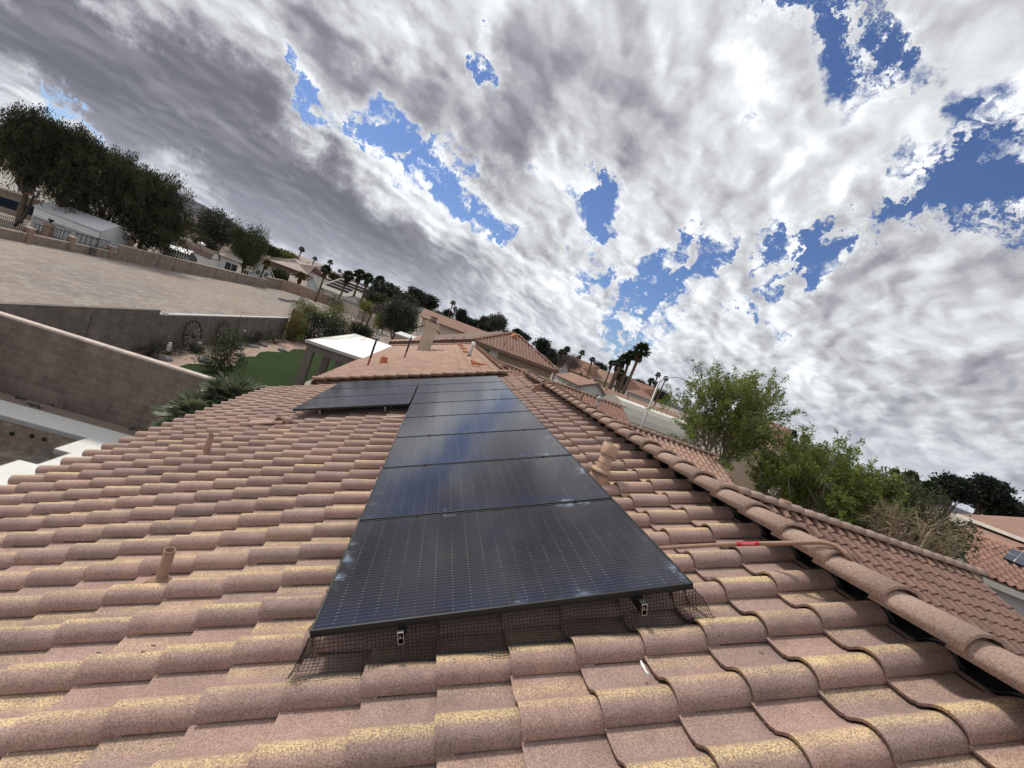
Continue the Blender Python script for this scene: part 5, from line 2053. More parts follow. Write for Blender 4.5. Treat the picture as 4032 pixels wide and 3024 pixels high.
mb.slab([(xl, ye0 - .05, ze0 - .02), (xr, ye0 - .05, ze0 - .02), (xr, ye0 - .05, ze0 - .22), (xl, ye0 - .05, ze0 - .22)], (0, .04, 0))
mb.slab([(xw, ye0 - .08, zw_ - .04), (xl, ye0 - .08, ze0 - .04), (xl, ye0 - .08, ze0 - .26), (xw, ye0 - .08, zw_ - .26)], (0, .04, 0))
mb.slab([(xl - .01, ye0 + .0, ze0 - .2), (xr, ye0 + .0, ze0 - .2), (xr, ye0 + .6, ze0 - .2), (xl - .01, ye0 + .6, ze0 - .2)], (0, 0, -.03))
mb.build('fascia', M_FASCIA, ol)
mb = MB()
mb.box(xl + .1, xr - .35, ye0 + .5, 44, G, ze0 - .235)
mb.box(xw + .5, xl + .09, ye0 + .4, 44, G, zw_ - .2)
mb.slab([(xw + .5, ye0 + .4, zw_ - .2), (xl + .1, ye0 + .4, ze0 - .3), (xl + .1, ye0 + .4, zw_ - .2)], (0, .1, 0))
mb.build('wall', M_STUCCO_O, ol)
wa, wb = at_y(1907, 1368, ye0 + .49), at_y(1960, 1388, ye0 + .49)
wz0, wz1 = at_y(1950, 1420, ye0 + .49).z, (wa.z + wb.z) / 2
mb = MB()
mb.box(wa.x - .05, wb.x + .05, ye0 + .45, ye0 + .499, wz0 - .05, wz1 + .05)
wf = mb.build('window', M_WHITE, ol)
mb = MB()
mx_ = (wa.x + wb.x) / 2
mb.box(wa.x, mx_ - .03, ye0 + .435, ye0 + .449, wz0, wz1)
mb.build('pane', mat('green_grey_glass', (.10, .12, .11), .2), wf)
mb = MB()
mb.box(mx_ + .03, wb.x, ye0 + .435, ye0 + .449, wz0, wz1)
mb.build('pane', mat('pale_blind', (.45, .50, .48), .5), wf)
for (u, v) in ((1985, 1362), (2014, 1378)):
    d = ray(u, v)
    t = (ze0 - ye0 * .402) / (d[2] - .402 * d[1])
    p = Vector(d * t)
    mb = MB()
    mb.tube([p, p + Vector((0, 0, .45))], .03, 8)
    mb.build('vent_pipe', mat('red_oxide_pipe', (.28, .05, .03), .7), ol)
d = ray(2025, 1330)
t = (ze0 - ye0 * .402) / (d[2] - .402 * d[1])
p = Vector(d * t)
mb = MB()
mb.slab([p + Vector((-.35, -.1, 0)), p + Vector((.35, -.1, 0)), p + Vector((0, -.1, .32))], (0, .5, .15))
mb.build('hood_vent', M_CLAY, ol)
for (u, v) in ((1750, 1348), (1785, 1340), (1822, 1340)):
    d = ray(u, v)
    t = (ze0 - xl * .402) / (d[2] - .402 * d[0])
    p = Vector(d * t)
    mb = MB()
    mb.tube([p, p + Vector((0, 0, .35))], .03, 8)
    mb.build('vent_pipe', mat('red_oxide_pipe', (.28, .05, .03), .7), ol)

# long brown-orange roof beyond the chimney
A_, B_ = at_y(1656, 1238, 75), at_y(2030, 1375, 75)
zz1 = (at_y(1656, 1238, 75).z + at_y(1840, 1320, 75).z) / 2
ro, _ = house('long two-storey house with orange tile roof behind the stucco chimney', (A_.x, 75), (B_.x, 75), 7.5, zz1, 1.55, FT_OR, M_STUCCO, M_FASCIA, 'gable', windows=())
A_ = at_y(1645, 1300, 62)
house('small white gabled wing left of the stucco chimney', (A_.x - .3, 62), (A_.x + 3.6, 62), 8, at_y(1660, 1285, 62).z - .4, 1.6, FT_OR, M_STUCCO_W, M_FASCIA, 'front')

# ============================================================ beyond the dirt lot (left)
XF = -33.9
fw = empty('block_wall', (XF, 60, G), 'long pale block wall along the far side of the dirt lot, stepping up beside the brick pillars', 'wall')
zlow = at_x(120, 925, XF).z
zhi = at_x(700, 1020, XF).z
yb_ = at_x(470, 990, XF).y
mb = MB()
mb.box(XF - .2, XF, -4, yb_, G, zlow)
mb.box(XF - .2, XF, yb_, 86.5, G, zhi)
mb.build('masonry', M_BLOCKF, fw)
mb = MB()
mb.box(XF - .23, XF + .03, -4, yb_ - .3, zlow, zlow + .09)
mb.box(XF - .23, XF + .03, yb_ + .0, 86.5, zhi, zhi + .08)
mb.build('cap', M_WCAP, fw)
for k in range(6):
    yy = yb_ + 6.0 + k * 6.2
    if yy > 86:
        break
    mb = MB()
    mb.box(XF + .002, XF + .012, yy - .05, yy + .05, G, zhi)
    mb.build('control_joint', mat('joint_dark_grey', (.10, .09, .085), .95), fw)
PIL = []
for i, (u, v, lb_) in enumerate(((118, 895, 'left brick fence pillar along the dirt lot'), (285, 930, 'middle brick fence pillar in front of the white metal shed'), (440, 967, 'right brick fence pillar where the taller block wall starts'))):
    y_ = at_x(u, v, XF - .1).y
    zt = at_x(u, v, XF - .1).z
    PIL.append(y_)
    t = empty('brick_pillar', (XF - .1, y_, G), lb_, 'pillar', 'brick pillars of the iron fence')
    mb = MB()
    mb.box(XF - .32, XF + .12, y_ - .22, y_ + .22, G, zt - .1)
    mb.build('shaft', block_mat('pink_brick%d' % i, (.30, .20, .155), (.25, .165, .13), (.35, .29, .25), .22, .075, 'y'), t)
    mb = MB()
    mb.box(XF - .36, XF + .16, y_ - .26, y_ + .26, zt - .1, zt)
    mb.build('cap', M_WCAP, t)
zf = at_x(200, 905, XF - .1).z
prev = 20.0
for i, y_ in enumerate(PIL):
    t = empty('iron_fence', (XF - .1, (prev + y_) / 2, zlow), ['leftmost run of black iron fence, ending at the left brick pillar', 'run of black iron fence between the left and the middle brick pillars', 'run of black iron fence between the middle and the right brick pillars'][i], 'fence', 'iron fence on the low wall')
    mb = MB()
    ftop = zlow + 1.05
    yy = prev + .3
    while yy < y_ - .25:
        mb.tube([(XF - .1, yy, zlow + .09), (XF - .1, yy, ftop)], .014, 4, cap=False)
        yy += .15
    mb.build('pickets', M_METAL_DK, t)
    mb = MB()
    for z_ in (zlow + .2, ftop - .12):
        mb.box(XF - .12, XF - .08, prev + .2, y_ - .2, z_, z_ + .04)
    mb.build('rail', M_METAL_DK, t)
    prev = y_
# second fence with lantern pillar, beside the shed
DSH = 60
p = at_d(198, 880, 58.5)
t = empty('brick_pillar', (p.x, p.y, G), 'brick pillar with a small dark lantern in front of the white metal shed', 'pillar')
mb = MB()
mb.obox((p.x, p.y, (G + p.z) / 2), (.26, 0, 0), (0, .26, 0), (0, 0, (p.z - G) / 2))
mb.build('shaft', bpy.data.materials['pink_brick0'], t)
mb = MB()
mb.tube([p, p + Vector((0, 0, .1)), p + Vector((0, 0, .14)), p + Vector((0, 0, .34)), p + Vector((0, 0, .38)), p + Vector((0, 0, .45))], [.05, .05, .12, .2, .24, .03], 8)
mb.build('lantern', M_METAL_DK, t)
t = empty('iron_fence', (-40, 50, G), 'taller black iron fence standing in front of the white metal shed', 'fence')
A_, B_ = at_d(125, 875, 60), at_d(385, 965, 57.5)
mb = MB()
n = 62
for k in range(n + 1):
    q_ = A_.lerp(B_, k / n)
    mb.tube([(q_.x, q_.y, G), (q_.x, q_.y, -4.05)], .018, 4, cap=False)
mb.build('pickets', M_METAL_DK, t)
mb = MB()
for z_ in (-4.25, -5.4):
    mb.tube([(A_.x, A_.y, z_), (B_.x, B_.y, z_)], .025, 4)
mb.build('rail', M_METAL_DK, t)

# white corrugated metal shed


def ribbed(name, color, pitch=.22, axis=2, metal=.0):
    ma = bpy.data.materials.new(name)
    ma.use_nodes = True
    T = NT(ma.node_tree)
    T.n.clear()
    g = T.node('ShaderNodeNewGeometry')
    s = T.node('ShaderNodeSeparateXYZ', {0: g.outputs['Position']})
    w = T.math('ABSOLUTE', T.math('SINE', T.math('MULTIPLY', s.outputs[axis], math.pi / pitch)))
    f = T.math('MULTIPLY', T.lin(w, 0, .3, .72, 1.0), T.lin(T.noise(g.outputs['Position'], .8, 4, .6), .3, .7, .93, 1.06))
    col = T.node('ShaderNodeVectorMath', {0: tuple(color), 3: f}, operation='SCALE').outputs[0]
    b = T.node('ShaderNodeBsdfPrincipled', {'Base Color': col, 'Roughness': .5, 'Metallic': metal})
    bp = T.node('ShaderNodeBump', {'Height': w, 'Strength': .8, 'Distance': .03})
    T.l.new(bp.outputs[0], b.inputs['Normal'])
    o = T.node('ShaderNodeOutputMaterial')
    T.l.new(b.outputs[0], o.inputs[0])
    return ma


M_RIBW = ribbed('white_ribbed_siding', (.66, .67, .68), .30)
M_RIBR = ribbed('white_ribbed_roof', (.62, .63, .66), .25, 1)
Nc, Lc, Rc = at_d(400, 908, 62), at_d(137, 812, 68.5), at_d(503, 950, 66.5)
ze_ = Nc.z
Lc.z = Rc.z = ze_
e_ = (Lc - Nc)
g_ = (Rc - Nc)
rise = Vector((0, 0, .95))
sh = empty('metal_shed', (Nc + Lc) / 2 + Vector((0, 0, G - ze_)), 'long white ribbed metal shed behind the iron fence, under the big dark trees', 'shed')
mb = MB()
mb.slab([Nc - Vector((0, 0, ze_ - G)), Lc - Vector((0, 0, ze_ - G)), Lc, Nc], g_ * .02)
mb.slab([Nc - Vector((0, 0, ze_ - G)), Rc - Vector((0, 0, ze_ - G)), Rc, Nc + g_ * .5 + rise, Nc], e_ * .01)
mb.build('wall', M_RIBW, sh)
mb = MB()
mb.slab([Nc - g_ * .05 - rise * .1 - e_ * .02, Lc - g_ * .05 - rise * .1, Lc + g_ * .5 + rise, Nc + g_ * .5 + rise - e_ * .02], (0, 0, .05))
mb.slab([Nc + g_ * .5 + rise - e_ * .02, Lc + g_ * .5 + rise, Lc + g_ * 1.05 - rise * .1, Nc + g_ * 1.05 - rise * .1 - e_ * .02], (0, 0, .05))
mb.build('roof', M_RIBR, sh)

# tan ranch house with pale tiles at the far left
A_, B_ = at_d(-260, 640, 78), at_d(235, 812, 78)
zE = (at_d(0, 738, 78).z + at_d(230, 810, 78).z) / 2
hs, HP = house('tan ranch house with pale tile roof and dark blue shaded patio, far left', (A_.x, A_.y), (B_.x, B_.y), 12, zE, 2.1, FT_WHITE, M_STUCCO, M_FASCIA_P, 'hip', hipin=3.5, chim=None)
L_ = (B_ - A_).length
mb = MB()
mb.slab([HP(L_ * .2, .45, -5.4), HP(L_ * .83, .45, -5.4), HP(L_ * .83, .45, -4.35), HP(L_ * .2, .45, -4.35)], (0, .04, 0))
mb.build('patio_shade', mat('dark_blue_shade', (.012, .022, .05), .7), hs)
c_ = at_d(70, 680, 84)
mb = MB()
mb.box(c_.x - 1.6, c_.x + 1.3, c_.y, c_.y + 1.2, c_.z - 2.5, c_.z + 1.05)
mb.build('chimney', mat('pale_brick_chimney', (.45, .38, .34), .9, .25, 3), hs)
A_, B_ = at_d(225, 795, 72), at_d(345, 850, 72)
house('small grey front gable roof beside the leaning trunk left of the big trees', (A_.x, A_.y), (B_.x + 1.5, B_.y), 9, at_d(330, 845, 72).z, 1.7, FT_WHITE, mat('grey_gable_siding', (.16, .15, .14), .9), M_FASCIA_P, 'front')
A_, B_ = at_d(330, 835, 80), at_d(560, 925, 80)
house('pale tiled house glimpsed under the crowns of the big dark trees', (A_.x, A_.y), (B_.x, B_.y), 10, at_d(420, 890, 80).z - .2, 2.0, FT_WHITE, M_STUCCO, M_FASCIA_P, 'hip')

# basketball hoop
p = at_d(95, 862, 63)
hp = at_d(105, 735, 63)
t = empty('basketball_hoop', (p.x, p.y, G), 'portable basketball hoop with a dark framed clear backboard beside the metal shed', 'basketball hoop')
mb = MB()
mb.tube([(p.x - .6, p.y, G + .1), (p.x, p.y, G + 1.2), (p.x + .3, p.y, hp.z - .6), (p.x + .35, p.y - .3, hp.z - .2)], [.13, .10, .09, .05], 8)
mb.build('pole', M_METAL_DK, t)
r_ = Vector((math.cos(R(39)), math.sin(R(39)), 0))
c_ = at_d(112, 752, 63)
mb = MB()
w_, h_ = .62, .38
for (a, b, c, d) in ((-w_, w_, h_ - .06, h_), (-w_, w_, -h_, -h_ + .06), (-w_, -w_ + .06, -h_ + .06, h_ - .06), (w_ - .06, w_, -h_ + .06, h_ - .06)):
    mb.slab([c_ + r_ * a + Vector((0, 0, c)), c_ + r_ * b + Vector((0, 0, c)), c_ + r_ * b + Vector((0, 0, d)), c_ + r_ * a + Vector((0, 0, d))], (.04, .05, 0))
for s_ in (-1, 1):
    mb.tube([c_ + r_ * (.28 * s_) + Vector((0, 0, -h_)), c_ + r_ * (.18 * s_) + Vector((0, 0, .05)), c_ + Vector((0, 0, .25))], .035, 5)
mb.build('backboard', M_METAL_DK, t)
mb = MB()
pts = [c_ + Vector((.2, -.25, -.25)) + Vector((.2 * math.cos(a), .2 * math.sin(a), 0)) for a in np.linspace(0, 6.28, 14)]
mb.tube(pts, .03, 5)
mb.build('rim', mat('orange_rim', (.35, .08, .02), .6), t)

# big dark feathery trees


def px_tree(name, label, u, v, rpx, D, leaf, sx=1.0, sz=1.0, gz=G, **kw):
    """crown centre at a pixel, at distance D, radius in pixels"""
    c = at_d(u, v, D)
    dist = c.length
    fac = math.sqrt(1 + ((u - 2016) ** 2 + (v - 1512) ** 2) / F ** 2)
    r_ = rpx / F * dist / fac ** 1.5 * .82
    return tree(name, label, (c.x, c.y, gz), c.z + r_ * sz, (r_ * sx, r_ * sx, r_ * sz), leaf, **kw), c, r_


def px_branchy(name, label, u, v, rpx, D, leaf, sx=1.0, sz=1.0, gz=G, **kw):
    c = at_d(u, v, D)
    fac = math.sqrt(1 + ((u - 2016) ** 2 + (v - 1512) ** 2) / F ** 2)
    r_ = rpx / F * c.length / fac ** 1.5
    return branchy(name, label, (c.x, c.y, gz), c.z + r_ * sz, (r_ * sx, r_ * sx, r_ * sz), leaf, **kw)


big = 'big dark feathery trees above the metal shed'
kwb = dict(group=big, hollow=.25, vertical=.8, aspect=4.2, flat=1.35, nlimb=14, cat='tree', twigs=4)
px_branchy('feathery_tree', 'leftmost of the big dark feathery trees, its airy top showing sky', 150, 585, 158, 70, L_DARK, 1.0, 1.15, n1=13, n2=8, n3=7, per=46, lsize=.28, tw=.30, seed=101, tr=.26, group=big, droop=.9, vertical=1.0, aspect=3.6, upw=.3, fork=.35)
px_branchy('feathery_tree', 'second big dark feathery tree from the left, broad crown over the shed', 285, 675, 168, 69, L_DARK, 1.0, 1.25, n1=13, n2=8, n3=7, per=62, lsize=.28, tw=.30, seed=102, tr=.26, group=big, droop=.9, vertical=1.0, aspect=3.6, upw=.3, fork=.35)
px_branchy('feathery_tree', 'third big dark feathery tree, the densest, with strands hanging over the pale roof', 440, 765, 180, 68, L_DARK, 1.0, 1.2, n1=13, n2=8, n3=7, per=62, lsize=.28, tw=.30, seed=103, tr=.26, group=big, droop=.9, vertical=1.0, aspect=3.6, upw=.3, fork=.35)
px_branchy('feathery_tree', 'rightmost big dark feathery tree, rounded crown beside the blue hills', 590, 835, 172, 70, L_DARK, 1.0, 1.2, n1=13, n2=8, n3=7, per=62, lsize=.28, tw=.30, seed=104, tr=.26, group=big, droop=.9, vertical=1.0, aspect=3.6, upw=.3, fork=.35)
px_tree('dark_tree', 'dark green tree at the left edge behind the pale ranch roof', 10, 600, 70, 95, L_DARK, 1, 1.1, nclump=60, per=60, lsize=.5, clump=.8, seed=105)
px_tree('dark_shrub', 'dark bush crowded under the big trees behind the block wall', 590, 925, 60, 66, L_DARK, 1.6, 1.0, nclump=70, per=60, lsize=.3, clump=.5, seed=106, tr=.1, nlimb=5)
px_tree('grey_tree', 'rounded grey-brown tree behind the pale tiled roof, in front of the hills', 850, 895, 75, 105, L_GREY, 1.0, 1.0, nclump=130, per=80, lsize=.45, clump=.85, seed=107, tr=.3, vertical=.2)
px_tree('dark_shrub', 'dark citrus tree rising over the brown shed roof', 800, 962, 45, 98, L_DARK, 1.3, .75, nclump=60, per=60, lsize=.28, clump=.4, seed=108, tr=.1)
px_tree('weeping_willow', 'weeping willow with hanging strands between the white houses', 985, 975, 74, 95, L_WILLOW, 1.05, 1.2, nclump=150, per=120, lsize=.34, clump=.42, seed=109, tr=.28, vertical=1.6, aspect=4, flat=2.4, hollow=.5)
px_tree('small_tree', 'small green tree left of the willow strands', 935, 920, 25, 96, L_WILLOW, 1.0, 1.0, nclump=40, per=60, lsize=.3, clump=.4, seed=110, tr=.1)

# gambrel shed, greenhouse, small white shed
Ng = at_d(824, 1019, 84)
Lg = at_d(702, 962, 92)
Rg_ = at_d(869, 1008, 90)
Lg.z = Rg_.z = Ng.z
pkz_ = at_d(853, 991, 87).z
gs = empty('garden_shed', ((Ng.x + Lg.x) / 2, (Ng.y + Lg.y) / 2, G), 'barn-style garden shed with brown shingle gambrel roof, white gable end and roof vent', 'shed')
eg, gg = Lg - Ng, Rg_ - Ng
rz_ = pkz_ - Ng.z
sec = [(0, 0), (.16, .62), (.5, 1.0), (.84, .62), (1, 0)]


def GP(a, b, f):
    return Ng + eg * a + gg * b + Vector((0, 0, rz_ * f))


for (b0, z0), (b1, z1) in zip(sec[:-1], sec[1:]):
    slope(gs, [GP(1.02, b0, z0), GP(-.03, b0, z0), GP(-.03, b1, z1), GP(1.02, b1, z1)], FT_SHING, thick=.06)
dn_ = Vector((0, 0, G - Ng.z))
mb = MB()
mb.slab([GP(0, .03, 0) + dn_, GP(1, .03, 0) + dn_, GP(1, .03, 0), GP(0, .03, 0)], gg * .02)
mb.slab([GP(0, .03, 0) + dn_, GP(0, .97, 0) + dn_] + [GP(0, b * .96 + .02, z - .03) for b, z in sec[::-1]], eg * .01)
mb.build('wall', M_STUCCO_W, gs)
mb = MB()
mb.slab([GP(-.005, .03, -.02), GP(-.005, .97, -.02), GP(-.005, .97, .05), GP(-.005, .03, .05)], -eg * .004)
mb.build('trim', M_FASCIA, gs)
c_ = GP(.5, .5, 1.0)
mb = MB()
mb.obox(c_ + Vector((0, 0, .12)), (.35, 0, 0), (0, .35, 0), (0, 0, .2))
mb.add([c_ + Vector((.5, .5, .32)), c_ + Vector((-.5, .5, .32)), c_ + Vector((-.5, -.5, .32)), c_ + Vector((.5, -.5, .32)), c_ + Vector((0, 0, .62))], [(0, 1, 4), (1, 2, 4), (2, 3, 4), (3, 0, 4), (3, 2, 1, 0)])
mb.build('roof_vent', M_WHITE, gs)
# greenhouse of white frames
A_, B_ = at_x(640, 1000, -38.5), at_x(735, 1040, -36.0)
gh = empty('greenhouse', ((A_.x + B_.x) / 2, (A_.y + B_.y) / 2, G), 'white framed greenhouse with small panes behind the block wall', 'greenhouse')
e = Vector((B_.x - A_.x, B_.y - A_.y, 0))
L_ = e.length
e.normalize()
n_ = Vector((-e.y, e.x, 0))
O_ = Vector((A_.x, A_.y, 0))
mb = MB()
for k in range(11):
    a = L_ * k / 10
    mb.slab([O_ + e * (a - .04) + Vector((0, 0, G)), O_ + e * (a + .04) + Vector((0, 0, G)), O_ + e * (a + .04) + Vector((0, 0, -3.75)), O_ + e * (a - .04) + Vector((0, 0, -3.75))], n_ * .06)
for z_ in (-5.6, -4.9, -4.35, -3.75):
    mb.slab([O_ - e * .04 + Vector((0, 0, z_)), O_ + e * (L_ + .04) + Vector((0, 0, z_)), O_ + e * (L_ + .04) + Vector((0, 0, z_ + .09)), O_ - e * .04 + Vector((0, 0, z_ + .09))], n_ * .065)
mb.slab([O_ + Vector((0, 0, -3.68)), O_ + e * L_ + Vector((0, 0, -3.68)), O_ + e * L_ + n_ * 1.6 + Vector((0, 0, -3.2)), O_ + n_ * 1.6 + Vector((0, 0, -3.2))], (0, 0, .05))
mb.build('frame', M_WHITE, gh)
mb = MB()
mb.slab([O_ + n_ * .08 + Vector((0, 0, G)), O_ + e * L_ + n_ * .08 + Vector((0, 0, G)), O_ + e * L_ + n_ * .08 + Vector((0, 0, -3.72)), O_ + n_ * .08 + Vector((0, 0, -3.72))], n_ * .02)
mb.build('pane', M_GLASSDK, gh)
A_, B_ = at_x(728, 1010, -37.0), at_x(768, 1035, -36.0)
house('small grey shed with a white metal roof between greenhouse and barn shed', (A_.x, A_.y), (B_.x + .3, B_.y), 3.0, at_x(768, 1016, -36).z, .75, mat('white_metal_roof', (.62, .63, .64), .5), mat('blue_grey_siding', (.13, .15, .16), .8), None, 'front', over=.12, name='garden_shed', cat='shed')

# white and pale houses


def px_house(label, u0, v0, u1, v1, D0, D1, depth, rise, roof_m, wall_m, fas, kind, **kw):
    A_, B_ = at_d(u0, v0, D0), at_d(u1, v1, D1)
    return house(label, (A_.x, A_.y), (B_.x, B_.y), depth, kw.pop('ze', (A_.z + B_.z) / 2), rise, roof_m, wall_m, fas, kind, **kw)


px_house('white house with a wide pink-grey tiled hip roof behind the barn shed', 693, 935, 925, 1010, 104, 104, 12, 2.6, FT_PINK, M_STUCCO_W, M_FASCIA_P, 'hip', windows=())
px_house('white house wing with a pair of dark windows just left of the willow trunk', 860, 995, 955, 1035, 92, 92, 7, 1.4, FT_PINK, M_STUCCO_W, M_FASCIA_P, 'hip', windows=((1.4, 3.2, -4.9, -3.6), (4.3, 5.1, -5.7, -3.9)))
px_house('white stucco house with a steep front gable and four small windows right of the willow', 975, 1065, 1085, 1110, 114, 114, 12, 4.1, FT_PINK, mat('cool_white_stucco', (.50, .55, .56), .9, .05), M_FASCIA_P, 'front', windows=((1.6, 2.3, -4.9, -3.8), (3.3, 4.0, -4.9, -3.8), (6.0, 6.6, -4.9, -4.3), (7.1, 7.7, -4.9, -4.3)))
px_house('dark-walled house with a broad pale roof behind the two round-headed palms', 1050, 1015, 1210, 1085, 135, 130, 18, 3.0, FT_PINK, mat('dark_brown_wall', (.13, .09, .07), .9), M_FASCIA, 'hip')
px_house('low house with pale pink roof and grey gable farther back', 1110, 1022, 1265, 1085, 165, 160, 18, 2.8, FT_PINK, M_STUCCO_G, M_FASCIA, 'hip')
px_house('white house with a tall gable end beside the solar-covered roof', 1180, 1118, 1255, 1148, 121, 119, 14, 3.3, FT_WHITE, mat('cool_white_stucco', (.50, .55, .56), .9, .05), M_FASCIA_P, 'front', windows=((3.6, 4.3, -5.3, -4.7),))
px_house('blue-grey garden cottage in front of the tall white gable', 1135, 1103, 1205, 1128, 113, 113, 5, 1.3, FT_PINK, mat('teal_grey_siding', (.17, .23, .25), .8), M_FASCIA_P, 'gable', windows=((1.2, 1.8, -5.0, -4.2), (2.2, 2.7, -5.0, -4.2)), over=.2)
rt, RPf = px_house('pale-roofed house carrying long black solar pool heating strips', 1250, 1135, 1420, 1180, 122, 114, 14, 4.0, FT_WHITE, M_STUCCO_W, M_FASCIA_P, 'gable')
# black strips on its roof
A_, B_ = at_d(1250, 1135, 122), at_d(1420, 1180, 114)
zE = (A_.z + B_.z) / 2
L_ = (Vector((A_.x, A_.y, 0)) - Vector((B_.x, B_.y, 0))).length
for k in range(4):
    f0 = .22 + .19 * k
    f1 = f0 + .13
    mb = MB()
    mb.slab([RPf(.6, 7 * f0, zE + 4.0 * f0 + .05), RPf(L_ - (1.0 if k > 1 else 5.5), 7 * f0, zE + 4.0 * f0 + .05), RPf(L_ - (1.0 if k > 1 else 5.5), 7 * f1, zE + 4.0 * f1 + .05), RPf(.6, 7 * f1, zE + 4.0 * f1 + .05)], (0, 0, .05))
    mb.build('solar_strip', mat('matte_black_strip', (.015, .015, .016), .9, .1, spec=.05), rt)
px_house('low white porch house with dark windows beneath the row of tall palms', 1340, 1172, 1412, 1192, 104, 102, 6, 1.4, FT_WHITE, M_STUCCO_G, M_FASCIA_P, 'hip', windows=((1.0, 2.3, -5.4, -4.2), (2.8, 4.2, -5.4, -4.2)), over=.2)
px_house('very distant pale roof left of the row of tall palms', 1285, 1095, 1400, 1140, 150, 150, 16, 3.0, FT_PINK, M_STUCCO, M_FASCIA, 'gable')
px_house('small distant pale roofed house beside the rounded grey tree', 718, 890, 790, 905, 110, 110, 10, 2.2, FT_PINK, M_STUCCO, mat('dark_red_fascia', (.14, .04, .03), .8), 'hip')
for (u, v, D_, w_, lb_) in ((1130, 1003, 210, 16, 'far pale house directly left of the slim palm trunk'), (1190, 1022, 230, 16, 'far tan house between the two slim palms'), (1250, 1046, 240, 18, 'far tan house right of the second slim palm'), (1350, 1095, 200, 16, 'far cream house left of the tall palm group'), (960, 950, 190, 15, 'far pale roof above the willow crown')):
    c_ = at_d(u, v, D_)
    house(lb_, (c_.x - w_ / 2, c_.y), (c_.x + w_ / 2, c_.y), 12, c_.z - 1.0, 2.6, FT_PINK, M_STUCCO, M_FASCIA_P, 'hip', group='far houses near the horizon')

# orange block wall that closes the lot, and its continuation
def wall_run(label, pts, h, material, cap=True, thick=.2, capm=None):
    root = empty('block_wall', (pts[0][0], pts[0][1], G), label, 'wall')
    mb, mc = MB(), MB()
    for (a, b) in zip(pts[:-1], pts[1:]):
        a, b = Vector((a[0], a[1], G)), Vector((b[0], b[1], G))
        n = (b - a).normalized().cross(Vector((0, 0, 1))) * thick
        mb.slab([a, b, b + Vector((0, 0, h)), a + Vector((0, 0, h))], n)
        if cap:
            mc.slab([a + Vector((0, 0, h)) - n * .15, b + Vector((0, 0, h)) - n * .15, b + Vector((0, 0, h)) + n * 1.15, a + Vector((0, 0, h)) + n * 1.15], (0, 0, .08))
    mb.build('masonry', material, root)
    if cap:
        mc.build('cap', capm or M_WCAP, root)
    return root


def xy(u, v, z=G):
    p = at_z(u, v, z)
    return (p.x, p.y)


def xyd(u, v, D):
    p = at_d(u, v, D)
    return (p.x, p.y)


wall_run('brown block wall stub behind the corner of the pale lot wall', [xy(1035, 1128), xy(1100, 1138)], 2.0, M_BLOCKF)
wall_run('orange block wall with patched paint at the far end of the dirt lot', [xy(1100, 1138), xy(1290, 1200)], 2.1, M_BLOCKO)
wall_run('cream block wall continuing right of the grey bush', [xy(1290, 1200), xy(1350, 1228), xy(1405, 1255)], 2.0, mat('cream_block', (.42, .36, .30), .95, .12, 1, world=True))
wall_run('tan block wall running down toward the round olive tree', [xy(1405, 1255), xy(1450, 1278), xy(1505, 1315)], 2.0, M_BLOCKF)
wall_run('low grey wall crossing behind the hedge', [xyd(1375, 1275, 52), xyd(1470, 1280, 50)], 1.5, M_BLOCKF, capm=M_WCAPG)
wall_run('tan block wall behind the pale tiered ornament', [xyd(1500, 1330, 42), xyd(1570, 1365, 40)], 1.8, M_BLOCKF)
# curved line of stones on the lot
pts = [(1103, 1181), (1125, 1187), (1150, 1189), (1176, 1191), (1188, 1186), (1193, 1181), (1185, 1173)]
for i in range(len(pts) - 1):
    for k in range(3):
        u = pts[i][0] + (pts[i + 1][0] - pts[i][0]) * k / 3
        v = pts[i][1] + (pts[i + 1][1] - pts[i][1]) * k / 3
        g_ = at_z(u, v)
        mb = MB()
        mb.blob((g_.x, g_.y, G + .12), .38, i * 3 + k, 1, .2, (1.2, .9, .6))
        tag(mb.build('border_stone', M_ROCK, loc=(g_.x, g_.y, G)), 'one of the dark stones laid in a curved line on the dirt lot', 'stone', 'curved stone line on the dirt lot')
px_tree('dry_bush', 'wispy grey-green bush against the orange wall at the end of the lot', 1322, 1195, 36, 102, L_GREY, 1.1, 1.0, nclump=60, per=60, lsize=.16, clump=.35, seed=131, tr=.06, hollow=.2)
px_tree('olive_tree', 'round dense olive tree beside the orange long-roofed house', 1578, 1250, 72, 50, L_GREY, 1.0, 1.0, nclump=330, per=80, lsize=.20, clump=.40, seed=132, tr=.2, hollow=.5)
px_tree('shrub_tree', 'yellow-green shrub on the left flank of the round olive tree', 1512, 1262, 28, 52, L_YELLOW, 1.0, 1.2, nclump=50, per=60, lsize=.2, clump=.3, seed=133, tr=.06)
px_tree('shrub_tree', 'yellow-green shrub under the row of tall palms', 1445, 1208, 24, 66, L_YELLOW, 1.4, .8, nclump=50, per=60, lsize=.2, clump=.35, seed=134, tr=.06)
px_tree('blossom_tree', 'purple-grey leafless shrub right of the yellow-green shrub under the palms', 1493, 1222, 24, 62, L_FLOWER, 1.0, 1.0, nclump=50, per=60, lsize=.16, clump=.3, seed=135, tr=.06)
px_tree('dark_shrub', 'dark bushes behind the hedge near the pavilion', 1420, 1300, 34, 45, L_DARK, 1.2, .8, nclump=60, per=60, lsize=.16, clump=.3, seed=136, tr=.06)

